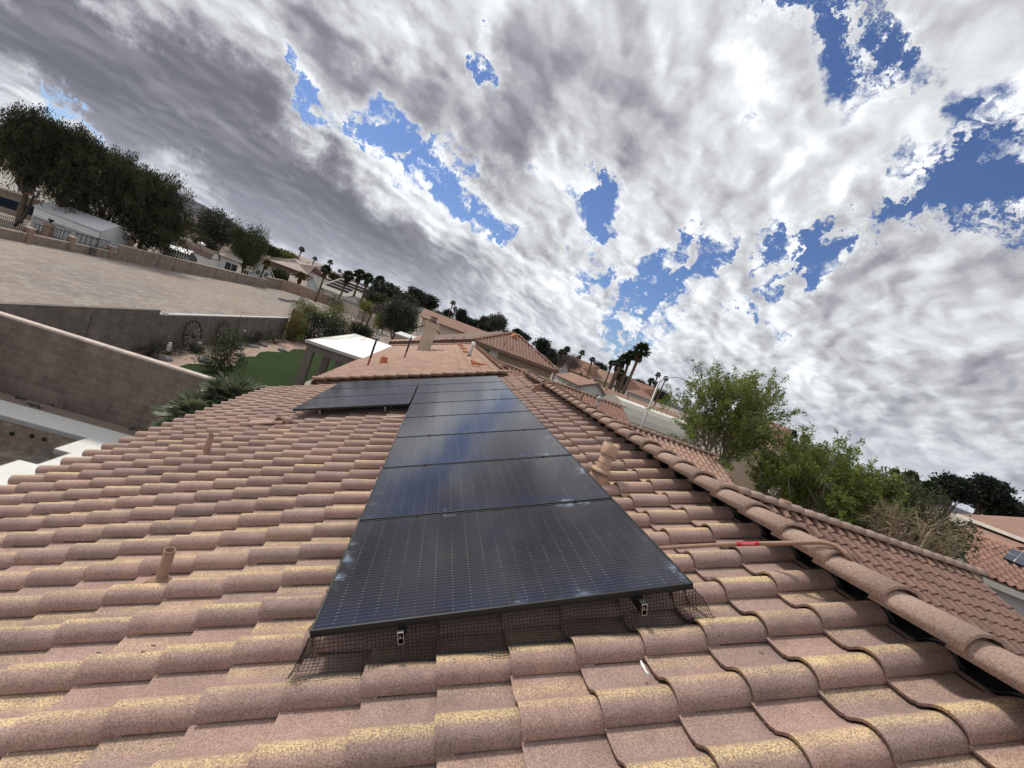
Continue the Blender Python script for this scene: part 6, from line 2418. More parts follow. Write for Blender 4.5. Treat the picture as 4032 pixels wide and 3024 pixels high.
# green shrubs and trees among the white houses
for i, (u, v, r_, D_, lf, sx, sz, lb_) in enumerate((
        (1105, 1085, 26, 122, L_WILLOW, 1.0, .9, 'bright green bushy tree right of the steep white gable'),
        (1128, 1005, 24, 150, L_YELLOW, 1.6, .7, 'wide yellow-green tree before the distant pale roof'),
        (1072, 990, 22, 140, L_DARK, 1.3, .8, 'dark clump of trees right of the willow top'),
        (1320, 1092, 14, 140, L_DARK, 1.4, .9, 'dark bush between the slim palms and the palm row'),
        (1530, 1150, 50, 95, L_PINE, 1.35, .75, 'broad flat-topped dark pine behind the palm row'),
        (1480, 1180, 34, 80, L_DARK, 1.2, 1.0, 'dark thicket among the trunks of the palm row'),
        (1600, 1185, 32, 85, L_DARK, 1.3, .9, 'dark green tree behind the round olive tree'),
        (1640, 1172, 34, 100, L_PINE, 1.1, 1.0, 'tall dark pine left of the long orange roof'),
        (1690, 1192, 26, 105, L_PINE, 1.1, 1.0, 'smaller dark pine at the ridge of the long orange roof'),
        (1765, 1234, 12, 150, L_PINE, 1.0, 1.1, 'small round dark tree right of the blue hill'),
        (1816, 1246, 20, 130, L_PINE, .8, 1.5, 'pointed dark conifer right of the twin distant palms'),
        (1846, 1270, 20, 140, L_PINE, 1.3, .8, 'low dark tree right of the pointed conifer'),
        (1880, 1277, 16, 140, L_PINE, 1.0, 1.1, 'dark tree left of the airy pair behind the red-brown hip roof'),
        (1908, 1274, 20, 125, L_PINE, .8, 1.4, 'slim dark tree beside the airy tree'),
        (1960, 1270, 36, 115, L_GREY, 1.05, 1.0, 'airy grey-green tree above the red-brown roof peak'),
        (1932, 1290, 18, 120, L_PINE, 1.2, .8, 'dark tree low behind the peak of the red-brown roof'),
        (2137, 1362, 26, 110, L_PINE, .9, 1.3, 'tall lumpy dark pine right of the red-brown roof'),
        (2170, 1392, 18, 130, L_PINE, 1.1, .9, 'low dark trees under the tall lumpy pine'),
        (2060, 1325, 14, 120, L_PINE, 1.4, .8, 'dark foliage behind the right hip of the red-brown roof'),
        (2363, 1452, 24, 150, L_PINE, 1.2, 1.1, 'dark dense tree between the palms of the right row'),
        (2300, 1440, 16, 160, L_PINE, 1.3, .9, 'small dark tree left of the dense one in the palm row'),
        (2463, 1500, 16, 120, L_PINE, 1.2, .9, 'dark tree behind the trunk of the tallest palms'),
        (2487, 1519, 20, 125, L_PINE, 1.1, 1.0, 'round dark tree right of the tallest palm trunk'),
        (2515, 1517, 22, 130, L_PINE, 1.1, 1.0, 'second round dark tree right of the tallest palm'),
        (2260, 1420, 14, 170, L_PINE, 1.4, .8, 'dark bushes at the foot of the forked palm'),
        (2040, 1310, 10, 130, L_PINE, 1.4, .8, 'dark fringe at the peak of the red-brown roof'))):
    big_ = r_ > 18
    px_tree('pine_tree' if lf is L_PINE else 'broad_tree', lb_, u, v, r_, D_, lf, sx, sz, nclump=110 if big_ else 45, per=50, lsize=.55 if D_ > 90 else .3, clump=.6, seed=200 + i, tr=.2, hollow=.3, nlimb=5, flat=.6)
# a continuous low fringe of trees along the horizon, as individual crowns
HZ = [(760, 905), (800, 925), (1030, 975), (1090, 998), (1150, 1018), (1200, 1040), (1225, 1050), (1262, 1062), (1300, 1082), (1345, 1100), (1385, 1115), (1790, 1262), (1720, 1240), (1990, 1310), (2195, 1405), (2225, 1410), (2330, 1455), (2390, 1480), (2425, 1490), (2445, 1500), (2545, 1530), (2580, 1545), (2610, 1550), (3060, 1720), (3090, 1735), (3140, 1755), (3200, 1770), (3555, 1905), (3610, 1925), (3690, 1940)]
proto = tree('distant_tree', 'one of the small dark distant trees dotted along the horizon', (0, 0, -6), 0, (4.5, 4.5, 3.0), L_PINE, 60, 40, .8, .9, seed=300, tr=.3, nlimb=4, group='distant trees along the horizon')
used_p = False
rg_ = random.Random(5)
for (u, v) in HZ:
    for k in range(2):
        D_ = rg_.uniform(200, 320)
        p = at_d(u + rg_.uniform(-18, 18), v + 6, D_)
        o = proto if not used_p else copy_tree(proto)
        used_p = True
        s_ = D_ / 260 * rg_.uniform(.6, 1.15)
        o.scale = (s_ * rg_.uniform(.8, 1.5), s_, s_ * rg_.uniform(.8, 1.3))
        o.location = (p.x, p.y, p.z - 5.0 * o.scale[2] * .8)
        o.rotation_euler = (0, 0, rg_.uniform(0, 6))

# palms ---------------------------------------------------------------
PALMS = [
    (1188, 983, 13, 150, 'slim distant palm, leftmost of the three against the clouds', L_PALM, .20),
    (1240, 1019, 10, 165, 'slim distant palm, middle one of the three', L_PALM, .20),
    (1301, 1034, 12, 160, 'slim distant palm right of the other two, over a bushier palm', L_PALM, .20),
    (1284, 1063, 22, 102, 'leaning bushy palm in front of the solar-strip roof', L_PALM, .20),
    (1337, 1068, 9, 170, 'tiny palm between the bushy palm and the palm row', L_PALM, .2),
    (1371, 1090, 26, 108, 'first and leftmost palm of the tall row, broad dark head', L_PALM, .22),
    (1416, 1084, 26, 106, 'second palm of the tall row, the tallest, brown skirted trunk', L_PALM, .24),
    (1449, 1097, 24, 104, 'third palm of the tall row, head slightly lower', L_PALM, .24),
    (1495, 1108, 24, 102, 'fourth and rightmost palm of the tall row', L_PALM, .24),
    (1051, 1037, 18, 108, 'short yellowish palm before the steep white gable', L_PALMY, .22),
    (1185, 1088, 20, 110, 'short yellowish palm beside the blue-grey cottage', L_PALMY, .22),
    (1461, 1168, 28, 96, 'low feathery palm among the dark shrubs under the tall row', L_PALM, .2),
    (1784, 1194, 12, 120, 'left and taller palm of the distant pair above the orange roof', L_PALM, .18),
    (1792, 1216, 11, 120, 'right and shorter palm of the distant pair above the orange roof', L_PALM, .18),
    (2035, 1311, 18, 105, 'dark palm head peeping over the peak of the red-brown roof', L_PALM, .2),
    (2084, 1334, 10, 130, 'small distant palm right of the roof peak', L_PALM, .16),
    (2100, 1353, 9, 130, 'smallest lower palm beside the small distant one', L_PALM, .16),
    (2211, 1388, 15, 110, 'left head of the dense palm pair in the right row', L_PALM, .2),
    (2233, 1377, 15, 112, 'right and higher head of the dense palm pair in the right row', L_PALM, .2),
    (2292, 1390, 14, 115, 'tall thin palm with an open head in the right row', L_PALM, .17),
    (2279, 1408, 11, 115, 'shorter palm tucked left of the tall thin one', L_PALM, .17),
    (2333, 1418, 14, 100, 'single straight palm before the orange roofs of the right row', L_PALM, .2),
    (2409, 1431, 15, 92, 'palm left of the big cluster, medium head', L_PALM, .2),
    (2433, 1432, 19, 82, 'dark palm at the left side of the big cluster', L_PALM, .22),
    (2457, 1417, 26, 74, 'second tall palm of the big cluster, thick trunk', L_PALM, .26),
    (2483, 1402, 26, 74, 'third palm of the big cluster, just left of the highest head', L_PALM, .26),
    (2526, 1381, 36, 70, 'highest palm of the big cluster with the broadest head', L_PALM, .26),
    (2443, 1470, 20, 78, 'lower dark palm inside the big cluster', L_PALM, .2),
    (2591, 1477, 13, 115, 'upper palm of the group beside the street lamp', L_PALM, .18),
    (2564, 1501, 15, 110, 'lower left palm of the group beside the street lamp', L_PALM, .18),
    (2583, 1513, 13, 112, 'lowest palm of the group beside the street lamp', L_PALM, .18),
    (2622, 1491, 12, 118, 'palm directly behind the street lamp pole', L_PALM, .18),
    (2380, 1478, 12, 120, 'small palm low between the right row and the big cluster', L_PALM, .18),
    (3120, 1712, 22, 62, 'left dark palm between the two green trees', L_PALM, .22),
    (3168, 1728, 19, 64, 'right dark palm between the two green trees', L_PALM, .22),
    (3522, 1862, 20, 62, 'small palm right of the second green tree', L_PALM, .2),
    (3582, 1888, 36, 56, 'large dark palm between the green tree and the pines', L_PALM, .26),
    (3660, 1928, 38, 54, 'broad low palm just left of the black pines', L_PALM, .28)]
for i, (u, v, r_, D_, lb_, lf, tr_) in enumerate(PALMS):
    palm_px(lb_, u, v, r_, D_, 'palms of the neighbourhood', 400 + i, leaf=lf, tr=tr_, nf=34 if r_ > 14 else 22, nb=9 if r_ > 14 else 6, leanx=rg_.uniform(-.7, .7), skirt=1.2 if r_ > 14 else .6)

# hills on the horizon
def hills(name, prof, D_, seed, z0=-12):
    rg = np.random.default_rng(seed)
    n = 260
    us = np.linspace(prof[0][0], prof[-1][0], n)
    az = us
    el = np.interp(us, [p[0] for p in prof], [p[1] for p in prof])
    nr = 9
    V = []
    ns = [rg.uniform(0, 6.28, 6) for _ in range(3)]
    rough = sum(np.sin(us * f + ns[0][i]) * a for i, (f, a) in enumerate(((.9, .06), (2.3, .035), (5.1, .018), (11.0, .010))))
    for r in range(nr + 1):
        t = r / nr
        dd = D_ * (1 - .45 * (1 - t))
        ridge_ = np.sin(us * (3.0) + ns[1][0] + t * 2.5) * .12 * math.sin(t * math.pi)
        h = np.tan(np.radians(np.maximum(el + rough * (el > .4), 0))) * D_ * (t ** 1.7 + ridge_ * (1 - t))
        V.append(np.stack([np.sin(np.radians(az)) * dd, np.cos(np.radians(az)) * dd, z0 + np.maximum(h, -3) + (0 if r else -4)], 1))
    V.append(np.stack([np.sin(np.radians(az)) * D_ * 1.3, np.cos(np.radians(az)) * D_ * 1.3, np.full(n, z0 - 4.0)], 1))
    V = np.concatenate(V)
    i = np.arange(n - 1)
    Fq = np.concatenate([np.stack([r * n + i, r * n + i + 1, (r + 1) * n + i + 1, (r + 1) * n + i], 1) for r in range(nr + 1)])
    o = mesh_np(name, V, Fq, M_MTN, smooth=True)
    o['kind'] = 'structure'
    return o


hills('hills', [(-60, 1.5), (-52, 2.2), (-46, 2.7), (-42.6, 2.45), (-40, 1.6), (-37, 1.5), (-33, 2.6), (-30.4, 2.85), (-29, 2.75), (-26.6, 2.3), (-25.2, 1.7), (-23.9, 1.45), (-22.3, 1.5), (-21, 1.2), (-17, .9), (-13, .95), (-9, .75), (-6, .5), (-4.2, .7), (-2.6, 1.1), (-.8, 1.25), (.8, .9), (2.5, .35), (8, .35), (14, .5), (17, .7), (20, .5), (26, .35), (35, .5), (50, .6), (70, .5), (90, .4)], 7500, 5)
hills('foothills', [(-60, .5), (-46, .7), (-38, .5), (-30, .75), (-26, .65), (-20, .35), (-14, .3), (-8, .25), (0, .3), (10, .2), (40, .25), (70, .2)], 3200, 9, -9)

# ============================================================ right side: street and houses
sheet('street', [(19.5, -40), (28.5, -40), (28.5, 420), (19.5, 420)], G + .004, M_ROAD)
mb = MB()
mb.box(18.0, 19.5, -40, 420, G - .02, G + .13)
mb.box(28.5, 30.0, -40, 420, G - .02, G + .13)
tag(mb.build('pavement', M_WALK), kind='structure')
# street lamp
LB = at_d(2516, 1700, 34)
lp_top = at_d(2601, 1500, 34)
t = empty('street_lamp', (LB.x, LB.y, G), 'grey street lamp with a long curved arm above the green tree', 'street lamp')
mb = MB()
mb.tube([(LB.x, LB.y, G), (LB.x, LB.y, G + .6), (LB.x, LB.y, lp_top.z - .1)], [.13, .11, .06], 10)
mb.build('pole', M_STEEL, t)
hd = at_d(2712, 1506, 34)
hd2 = Vector((hd.x, hd.y, hd.z))
tp = Vector((LB.x, LB.y, lp_top.z - .15))
mid_ = at_d(2660, 1487, 34)
mb = MB()
mb.tube([tp, tp.lerp(mid_, .35) + Vector((0, 0, .22)), mid_ + Vector((0, 0, .05)), mid_.lerp(hd2, .6) + Vector((0, 0, .08)), hd2], [.045, .04, .035, .035, .03], 8)
mb.build('arm', M_STEEL, t)
dh = (hd2 - mid_).normalized()
mb = MB()
mb.tube([hd2 - dh * .1, hd2 + dh * .15 - Vector((0, 0, .04)), hd2 + dh * .45 - Vector((0, 0, .1)), hd2 + dh * .62 - Vector((0, 0, .1))], [.05, .13, .15, .05], 10)
mb.build('lamp_head', M_STEEL, t)
mb = MB()
mb.tube([hd2 + dh * .2 + Vector((0, 0, .03)), hd2 + dh * .2 + Vector((0, 0, .17))], .04, 8)
mb.build('photocell', M_STEEL, t)

# cream travel trailer / metal roofed carport with ribs
DT = 33.0
tr = empty('metal_carport', (19, 33, G), 'cream ribbed metal carport with a rounded roof beside the lamp post', 'carport')
xa, xb = at_y(2440, 1640, DT).x, 25.0
sec = [(33.0, G), (33.0, -2.45), (33.15, -1.95), (33.6, -1.35), (34.4, -.98), (35.6, -.86), (37.0, -.98), (38.0, -1.5), (38.4, -2.4), (38.4, G)]
M_CRIB = ribbed('cream_ribbed_metal', (.52, .50, .43), .20, 2)
M_CRIB2 = mat('cream_metal', (.60, .58, .52), .6, .06, 1)
mb = MB()
ms = MB()
for k in range(1, len(sec) - 2):
    (y0_, z0_), (y1_, z1_) = sec[k], sec[k + 1]
    (mb if k < 4 else ms).slab([(xa, y0_, z0_), (xb, y0_, z0_), (xb, y1_, z1_), (xa, y1_, z1_)], (0, .03, -.03))
# ribs as real steps on the curved side
for k in range(12):
    f = k / 12
    yy = np.interp(f, [0, .33, .66, 1], [33.0, 33.15, 33.6, 34.4])
    zz_ = np.interp(f, [0, .33, .66, 1], [-2.45, -1.95, -1.35, -.98])
    mb.box(xa - .02, xb + .02, yy - .035, yy + .02, zz_ - .02, zz_ + .04)
mb.build('ribbed_side', M_CRIB2, tr)
ms.build('roof', M_CRIB2, tr)
mb = MB()
mb.box(xa + .02, xb - .02, 33.03, 33.1, G, -2.45)
mb.slab([(xa + .02, y_, z_) for y_, z_ in sec], (.06, 0, 0))
mb.build('wall', mat('beige_panel', (.36, .33, .29), .8), tr)
mb = MB()
for x_ in (xa + .9, xa + 3.9, xa + 4.6):
    mb.box(x_, x_ + .04, 33.0, 33.028, G, -2.5)
mb.build('seam', M_FASCIA, tr)

# white gable house with long orange roof right of it
A_, B_ = at_y(2287, 1512, 44), at_y(2412, 1600, 44)
hg = empty('gabled_house', ((A_.x + B_.x) / 2, 44, G), 'pale stucco house with a front gable and long orange roof behind the carport', 'house')
gx0, gx1 = 15.8, 20.8
pkx = at_y(2352, 1507, 44).x
pkz = at_y(2352, 1507, 44).z
ez = at_y(2410, 1600, 44).z
rgt = at_y(2412, 1600, 44).x
lft = at_y(2287, 1515, 44).x
lz = at_y(2287, 1515, 44).z
mb = MB()
mb.slab([(lft, 44, G), (rgt, 44, G), (rgt, 44, ez), (pkx, 44, pkz - .1), (lft, 44, lz - .15)], (0, .2, 0))
mb.box(lft, lft + .2, 44.2, 54, G, lz - .2)
mb.build('wall', mat('cool_pale_stucco', (.46, .46, .46), .95, .05, 1), hg)
R1 = Vector((pkx, 43.7, pkz))
slope(hg, [(lft - .3, 54, lz - .15), (lft - .3, 43.7, lz - .15), (pkx, 43.7, pkz), (pkx, 54, pkz)], FT_OR)
rx2 = at_y(2790, 1710, 46).x
kz = (pkz - ez) / (rgt - pkx)
slope(hg, [(rgt + .1, 43.7, ez - .05), (rx2, 45.5, ez - .35), (rx2 - 3, 50, pkz - .4), (pkx, 50, pkz)] if False else [(pkx, 43.7, pkz), (rgt + .1, 43.7, ez - .05), (rgt + .1, 54, ez - .05), (pkx, 54, pkz)], FT_OR)
slope(hg, [(rgt - .6, 45.8, ez - .1), (rx2, 45.8, ez - .1), (rx2 - 2.6, 50.5, ez + 1.62), (rgt - 2.4, 50.5, ez + 1.62)], FT_OR)
slope(hg, [(rx2, 45.8, ez - .1), (rx2, 55, ez - .1), (rx2 - 2.6, 50.5, ez + 1.62)], FT_OR)
mb = MB()
mb.box(rgt, rx2 - .5, 46.3, 54, G, ez - .25)
mb.build('wall', M_STUCCO, hg)
mb = MB()
mb.slab([(lft - .3, 43.66, lz - .35), (pkx, 43.66, pkz - .2), (pkx, 43.66, pkz + .03), (lft - .3, 43.66, lz - .12)], (0, .04, 0))
mb.slab([(pkx, 43.66, pkz - .2), (rgt + .1, 43.66, ez - .25), (rgt + .1, 43.66, ez - .02), (pkx, 43.66, pkz + .03)], (0, .04, 0))
mb.build('fascia', M_FASCIA, hg)
p = at_y(2350, 1562, 43.98)
mb = MB()
mb.tube([(p.x, 43.99, p.z), (p.x, 43.95, p.z)], .26, 16)
mb.build('round_vent', M_METAL_DK, hg)
for k in range(5):
    p = Vector((rgt + 1.0 + k * 1.6, 49.6 - (k % 2) * 1.2, ez + 1.3 - (k % 2) * .42))
    mb = MB()
    mb.tube([p, p + Vector((0, 0, .35))], .06, 6)
    mb.build('vent_pipe', mat('red_oxide_pipe', (.28, .05, .03), .7), hg)
# other roofs on the right
px_house('orange-roofed garage with a pale gate wall beside the olive house corner', 2175, 1460, 2245, 1510, 60, 60, 12, 2.6, FT_OR, mat('pale_gate_wall', (.46, .47, .48), .8), M_FASCIA, 'front')
px_house('olive-yellow gabled house with a vented gable behind the bare shrubs', 2245, 1498, 2300, 1525, 80, 80, 12, 2.5, FT_OR, mat('yellow_stucco', (.42, .37, .22), .9), M_FASCIA, 'front')
px_house('broad orange roof rising behind the pinkish leafless tree', 2240, 1445, 2330, 1500, 100, 100, 14, 3.4, FT_RED, M_STUCCO, M_FASCIA, 'hip')
px_house('tan roofed house below the palm row', 2335, 1478, 2420, 1520, 105, 105, 14, 2.6, FT_OR, mat('pale_tan_wall', (.48, .40, .30), .9), M_FASCIA_P, 'gable')
px_house('distant orange roof with grey walls left of the street lamp', 2470, 1530, 2570, 1580, 90, 90, 12, 2.6, FT_RED, M_STUCCO_G, M_FASCIA_P, 'hip', windows=((4.2, 5.2, -3.6, -2.6),))
px_house('tiled roof showing through the branches of the nearer green tree', 2860, 1690, 3080, 1800, 52, 52, 12, 3.0, FT_OR, M_STUCCO, M_FASCIA_P, 'hip')
px_house('beige-walled house with brown tiles behind the second green tree', 3080, 1840, 3500, 2000, 46, 46, 9, 1.6, FT_OR, M_STUCCO, M_FASCIA_P, 'gable')
# pale reddish leafless tree and bare shrub
px_tree('blossom_tree', 'pinkish-brown leafless tree before the broad orange roof', 2255, 1425, 34, 75, L_FLOWER, 1.0, 1.1, nclump=80, per=50, lsize=.16, clump=.45, seed=501, tr=.1, hollow=.2)
px_tree('bare_tree', 'bare twiggy tree in front of the pale gate wall', 2215, 1500, 30, 52, L_TAN, 1.0, 1.3, nclump=30, per=8, lsize=.08, clump=.3, seed=502, tr=.05, nlimb=24, hollow=.3, trunk_m=M_TRUNK_L, twigs=3)
px_tree('dark_shrub', 'dark leafless shrub left of the white gabled house', 2250, 1535, 22, 42, L_DARK, 1.6, .8, nclump=40, per=50, lsize=.12, clump=.25, seed=503, tr=.05)
px_tree('dry_bush', 'tan dried vine over the olive-yellow gable', 2305, 1500, 18, 74, L_TAN, 1.0, 1.0, nclump=40, per=50, lsize=.16, clump=.3, seed=504, tr=.05)

# green ash trees in the front yard
gr = 'fresh green trees in the front yards'


px_branchy('green_tree', 'large fresh green tree with pale branching limbs right of the street lamp', 2835, 1715, 270, 24, L_GREEN, 1.0, 1.0, n1=11, n2=7, n3=7, per=62, lsize=.13, tw=.10, seed=511, tr=.15, group=gr, trunk_m=M_TRUNK_L)
px_branchy('green_tree', 'second fresh green tree, lower and wider, beyond the wing ridge', 3240, 1945, 250, 22.5, L_GREEN, 1.15, .9, n1=11, n2=7, n3=7, per=58, lsize=.12, tw=.10, seed=512, tr=.14, group=gr, trunk_m=M_TRUNK_L)
px_branchy('green_tree', 'slim green treetop filling the gap between the two larger green trees', 3060, 1900, 130, 25.5, L_GREEN, 1.0, 1.0, n1=7, n2=6, n3=6, per=45, lsize=.12, tw=.10, seed=513, tr=.08, group=gr, trunk_m=M_TRUNK_L)
px_branchy('green_tree', 'third green tree at the right end of the row, turning dry', 3500, 2020, 190, 23.5, L_WILLOW, 1.2, .9, n1=9, n2=6, n3=6, per=34, lsize=.12, tw=.12, seed=517, tr=.10, group=gr, trunk_m=M_TRUNK_L)
px_branchy('dry_tree', 'sprawling bare tree with many tan branches near the solar-roofed house', 3600, 2110, 170, 20.5, L_TAN, 1.25, .75, n1=12, n2=7, n3=6, per=7, lsize=.08, tw=.10, seed=514, tr=.17, group=None, trunk_m=mat('tan_bare_branches', (.26, .205, .14), .9), upw=.1)
px_tree('green_shrub', 'dark green undergrowth behind the bare tan branches', 3600, 2080, 120, 25, L_WILLOW, 1.6, .9, nclump=130, per=60, lsize=.16, clump=.3, seed=515, tr=.08)
px_tree('green_shrub', 'green shrub mass below the second green tree', 3330, 2010, 110, 26, L_WILLOW, 1.8, .8, nclump=130, per=60, lsize=.16, clump=.3, seed=516, tr=.08)
# black pines at the right
for i, (u, v, r_, D_, lb_, sx, sz) in enumerate(((3760, 1925, 62, 60, 'first black pine from the left at the right edge', 1.0, 1.0), (3885, 1935, 66, 62, 'second black pine with layered boughs, the tallest', 1.0, 1.1), (3965, 2000, 50, 62, 'third black pine sloping down to the right', 1.1, 1.0), (4030, 2030, 50, 64, 'fourth black pine cut by the right edge', 1.1, .9), (3925, 2010, 44, 66, 'lower black pine in the gap behind the second and third', 1.4, .8))):
    px_tree('pine_tree', lb_, u, v, r_, D_, L_PINE, sx, sz, nclump=170, per=70, lsize=.34, clump=.42, seed=530 + i, tr=.25, hollow=.25, flat=.35, group='black pines behind the two-storey house', nlimb=8)

# two-storey house on the right
px_house('two-storey cream house with orange roof at the right edge', 3775, 2018, 4200, 2190, 42, 35, 9, 1.9, FT_OR, mat('cream_stucco', (.50, .40, .26), .95, .06, 1), M_FASCIA_P, 'gable')
wb_ = at_d(3900, 2082, 38.5)
A_, B_ = at_d(3775, 2018, 42), at_d(4200, 2190, 35)
e = Vector((B_.x - A_.x, B_.y - A_.y, 0)).normalized()
h2 = [o for o in bpy.data.objects if o.get('label', '').startswith('two-storey cream')][0]
n_ = Vector((-e.y, e.x, 0))
q0 = Vector((A_.x, A_.y, 0)) + e * 4.15 + n_ * .46
mb = MB()
mb.slab([q0 + Vector((0, 0, -1.55)), q0 + e * 1.5 + Vector((0, 0, -1.55)), q0 + e * 1.5 + Vector((0, 0, -.45)), q0 + Vector((0, 0, -.45))], -n_ * .04)
wf = mb.build('window', M_GLASSDK, h2)
mb = MB()
mb.slab([q0 + e * .72 + Vector((0, 0, -1.55)), q0 + e * .77 + Vector((0, 0, -1.55)), q0 + e * .77 + Vector((0, 0, -.45)), q0 + e * .72 + Vector((0, 0, -.45))], -n_ * .06)
mb.build('mullion', M_WHITE, wf)
px_house('lower tiled front wing of the cream house with two grey gables', 3700, 2075, 3890, 2140, 40, 36, 6, 1.5, FT_OR, mat('dark_grey_wall', (.20, .19, .17), .9), M_FASCIA_P, 'gable')

# neighbouring house with red tiles and its small solar array
ra = at_d(3872, 2266, 26)
hr = empty('tiled_house', ra + Vector((5, 0, 0)), 'red-tiled house with small blue solar array and grey gable wall, lower right', 'house')
hr.location.z = G
zr_ = ra.z
U_ = Vector((math.cos(R(30)), -math.sin(R(30)), 0))
N2 = Vector((math.sin(R(30)), math.cos(R(30)), 0))
rb = ra + U_ * 12
Lr = 12.0
S_ = (N2 * math.cos(PA) + Vector((0, 0, math.sin(PA))))


def in_r(cu, cs):
    return cu > -.4


f5 = tile_field(tuple(ra), tuple(U_), tuple(S_), range(0, 11), range(-1, int(Lr / .293)), .293, .33, inside=in_r, prof=PROF_LO, seed=71, hs=1.1)
mesh_np('roof', f5[0], f5[1], M_TILE_RED, hr, f5[2], smooth=True)
top_ = ra + S_ * 3.6
slope(hr, [ra, rb, rb + S_ * 3.6, ra + S_ * 3.6], M_MORTAR, 'roof_deck', .1)
# second slope behind, facing left
S5 = (U_ * math.cos(PA) + Vector((0, 0, math.sin(PA))))
mb = MB()
Rg = ra + Vector((0, 0, -.06))
gp = ra + S_ * 3.7
mb.slab([Rg, Rg + Vector((0, 0, -.16)), gp + Vector((0, 0, -.16)), gp], U_ * .06)
mb.slab([Rg, rb + Vector((0, 0, -.06)), rb + Vector((0, 0, -.24)), Rg + Vector((0, 0, -.24))], -N2 * .08)
mb.build('fascia', M_FASCIA_P, hr)
mb = MB()
w0 = ra + U_ * .3 - Vector((0, 0, .2)) + N2 * .3
mb.slab([Vector((w0.x, w0.y, G)), Vector((w0.x, w0.y, zr_ - .2)), Vector((gp.x, gp.y, gp.z - .2)), Vector((gp.x, gp.y, G))], U_ * .2)
w1_ = rb + N2 * .3
mb.slab([Vector((w0.x, w0.y, G)), Vector((w1_.x, w1_.y, G)), Vector((w1_.x, w1_.y, zr_ - .25)), Vector((w0.x, w0.y, zr_ - .25))], N2 * .2)
mb.build('wall', M_STUCCO_G, hr)


def on_plane(u, v, P0_, n):
    d = Vector(ray(u, v))
    return d * (P0_.dot(n) / d.dot(n))


pn = U_.cross(S_).normalized()
if pn.z < 0:
    pn = -pn
cs_ = [on_plane(u, v, ra + pn * .16, pn) for (u, v) in ((3950, 2195), (4075, 2245), (4110, 2205), (3985, 2160))]
t = empty('solar_panel', cs_[0], 'blue-black solar array on the red-tiled roof at the right edge', 'solar panel')
mb = MB()
mb.slab(cs_, -pn * .04)
mb.build('glass', mat('blue_black_cells', (.012, .018, .045), .15, .1), t)
mb = MB()
for k in range(1, 3):
    a, b = cs_[0].lerp(cs_[1], k / 3), cs_[3].lerp(cs_[2], k / 3)
    mb.tube([a + pn * .004, b + pn * .004], .012, 4)
mb.tube([cs_[0].lerp(cs_[3], .5) + pn * .004, cs_[1].lerp(cs_[2], .5) + pn * .004], .012, 4)
mb.build('frame', M_ALU, t)

# white pickup in the street
P0_ = at_d(3010, 1915, 32)
pc = at_d(3080, 1948, 32)
cx_, cy_ = pc.x, pc.y
tk = empty('pickup_truck', (cx_, cy_, G), 'white crew-cab pickup truck parked in the street, seen through the green trees', 'truck')
MW = mat('white_car_paint', (.75, .75, .75), .25, .03, spec=.6)
M_TYRE = mat('black_rubber', (.02, .02, .02), .8)
MG = M_GLASSDK
W2 = .95


def car_prof(pts, x0, x1, material, name, parent):
    mb = MB()
    mb.slab([(x0, cy_ + y_, G + z_) for y_, z_ in pts], (x1 - x0, 0, 0))
    o = mb.build(name, material, parent)
    bv = o.modifiers.new('bevel', 'BEVEL')
    bv.width = .05
    bv.segments = 2
    return o


cx_ = pc.x
body = car_prof([(-2.9, .45), (-2.9, 1.0), (-2.75, 1.12), (-1.35, 1.2), (2.85, 1.2), (2.9, .5)], cx_ - W2, cx_ + W2, MW, 'body', tk)
cab = car_prof([(-1.4, 1.2), (-.75, 1.85), (1.0, 1.88), (1.25, 1.2)], cx_ - W2 + .1, cx_ + W2 - .1, MW, 'cab', tk)
mb = MB()
mb.slab([(cx_ - W2 + .17, cy_ - 1.34, G + 1.26), (cx_ + W2 - .17, cy_ - 1.34, G + 1.26), (cx_ + W2 - .22, cy_ - .82, G + 1.79), (cx_ - W2 + .22, cy_ - .82, G + 1.79)], (0, -.04, .03))
mb.build('windscreen', MG, cab)
for s_, x_ in ((-1, cx_ - W2 + .075), (1, cx_ + W2 - .105)):
    for (a, b, c, d) in ((-1.05, -.1, -.72, -.1), (.0, .95, .0, .85)):
        mb = MB()
        mb.slab([(x_, cy_ + a, G + 1.27), (x_, cy_ + b, G + 1.27), (x_, cy_ + d, G + 1.76), (x_, cy_ + c, G + 1.76)], (.03, 0, 0))
        mb.build('side_window', MG, cab)
mb = MB()
mb.box(cx_ - W2 + .12, cx_ + W2 - .12, cy_ + 1.35, cy_ + 2.78, G + 1.20, G + 1.215)
mb.build('bed_liner', M_BLACK, tk)
for sx_ in (-1, 1):
    for yy in (-1.95, 1.85):
        mb = MB()
        mb.tube([(cx_ + sx_ * (W2 - .22), cy_ + yy, G + .38), (cx_ + sx_ * (W2 + .02), cy_ + yy, G + .38)], .38, 18)
        wh = mb.build('wheel', M_TYRE, tk)
        mb = MB()
        mb.tube([(cx_ + sx_ * (W2 + .0), cy_ + yy, G + .38), (cx_ + sx_ * (W2 + .035), cy_ + yy, G + .38)], .22, 14)
        mb.build('rim', M_ALU, wh)
    mb = MB()
    mb.box(cx_ + sx_ * .62 - .2, cx_ + sx_ * .62 + .2, cy_ - 2.93, cy_ - 2.88, G + .78, G + .98)
    mb.build('headlight', mat('clear_lamp', (.6, .6, .6), .1, .02, spec=.8), tk)
mb = MB()
mb.box(cx_ - .38, cx_ + .38, cy_ - 2.94, cy_ - 2.89, G + .62, G + .98)
mb.build('grille', M_METAL_DK, tk)

# roof mast and flue on the neighbour's wing, small vent on the near wing


def on_wing(u, v, yr, zr):
    d = ray(u, v)
    # z = zr + .402 (y - yr)
    t = (zr - .402 * yr) / (d[2] - .402 * d[1])
    return Vector(d * t)


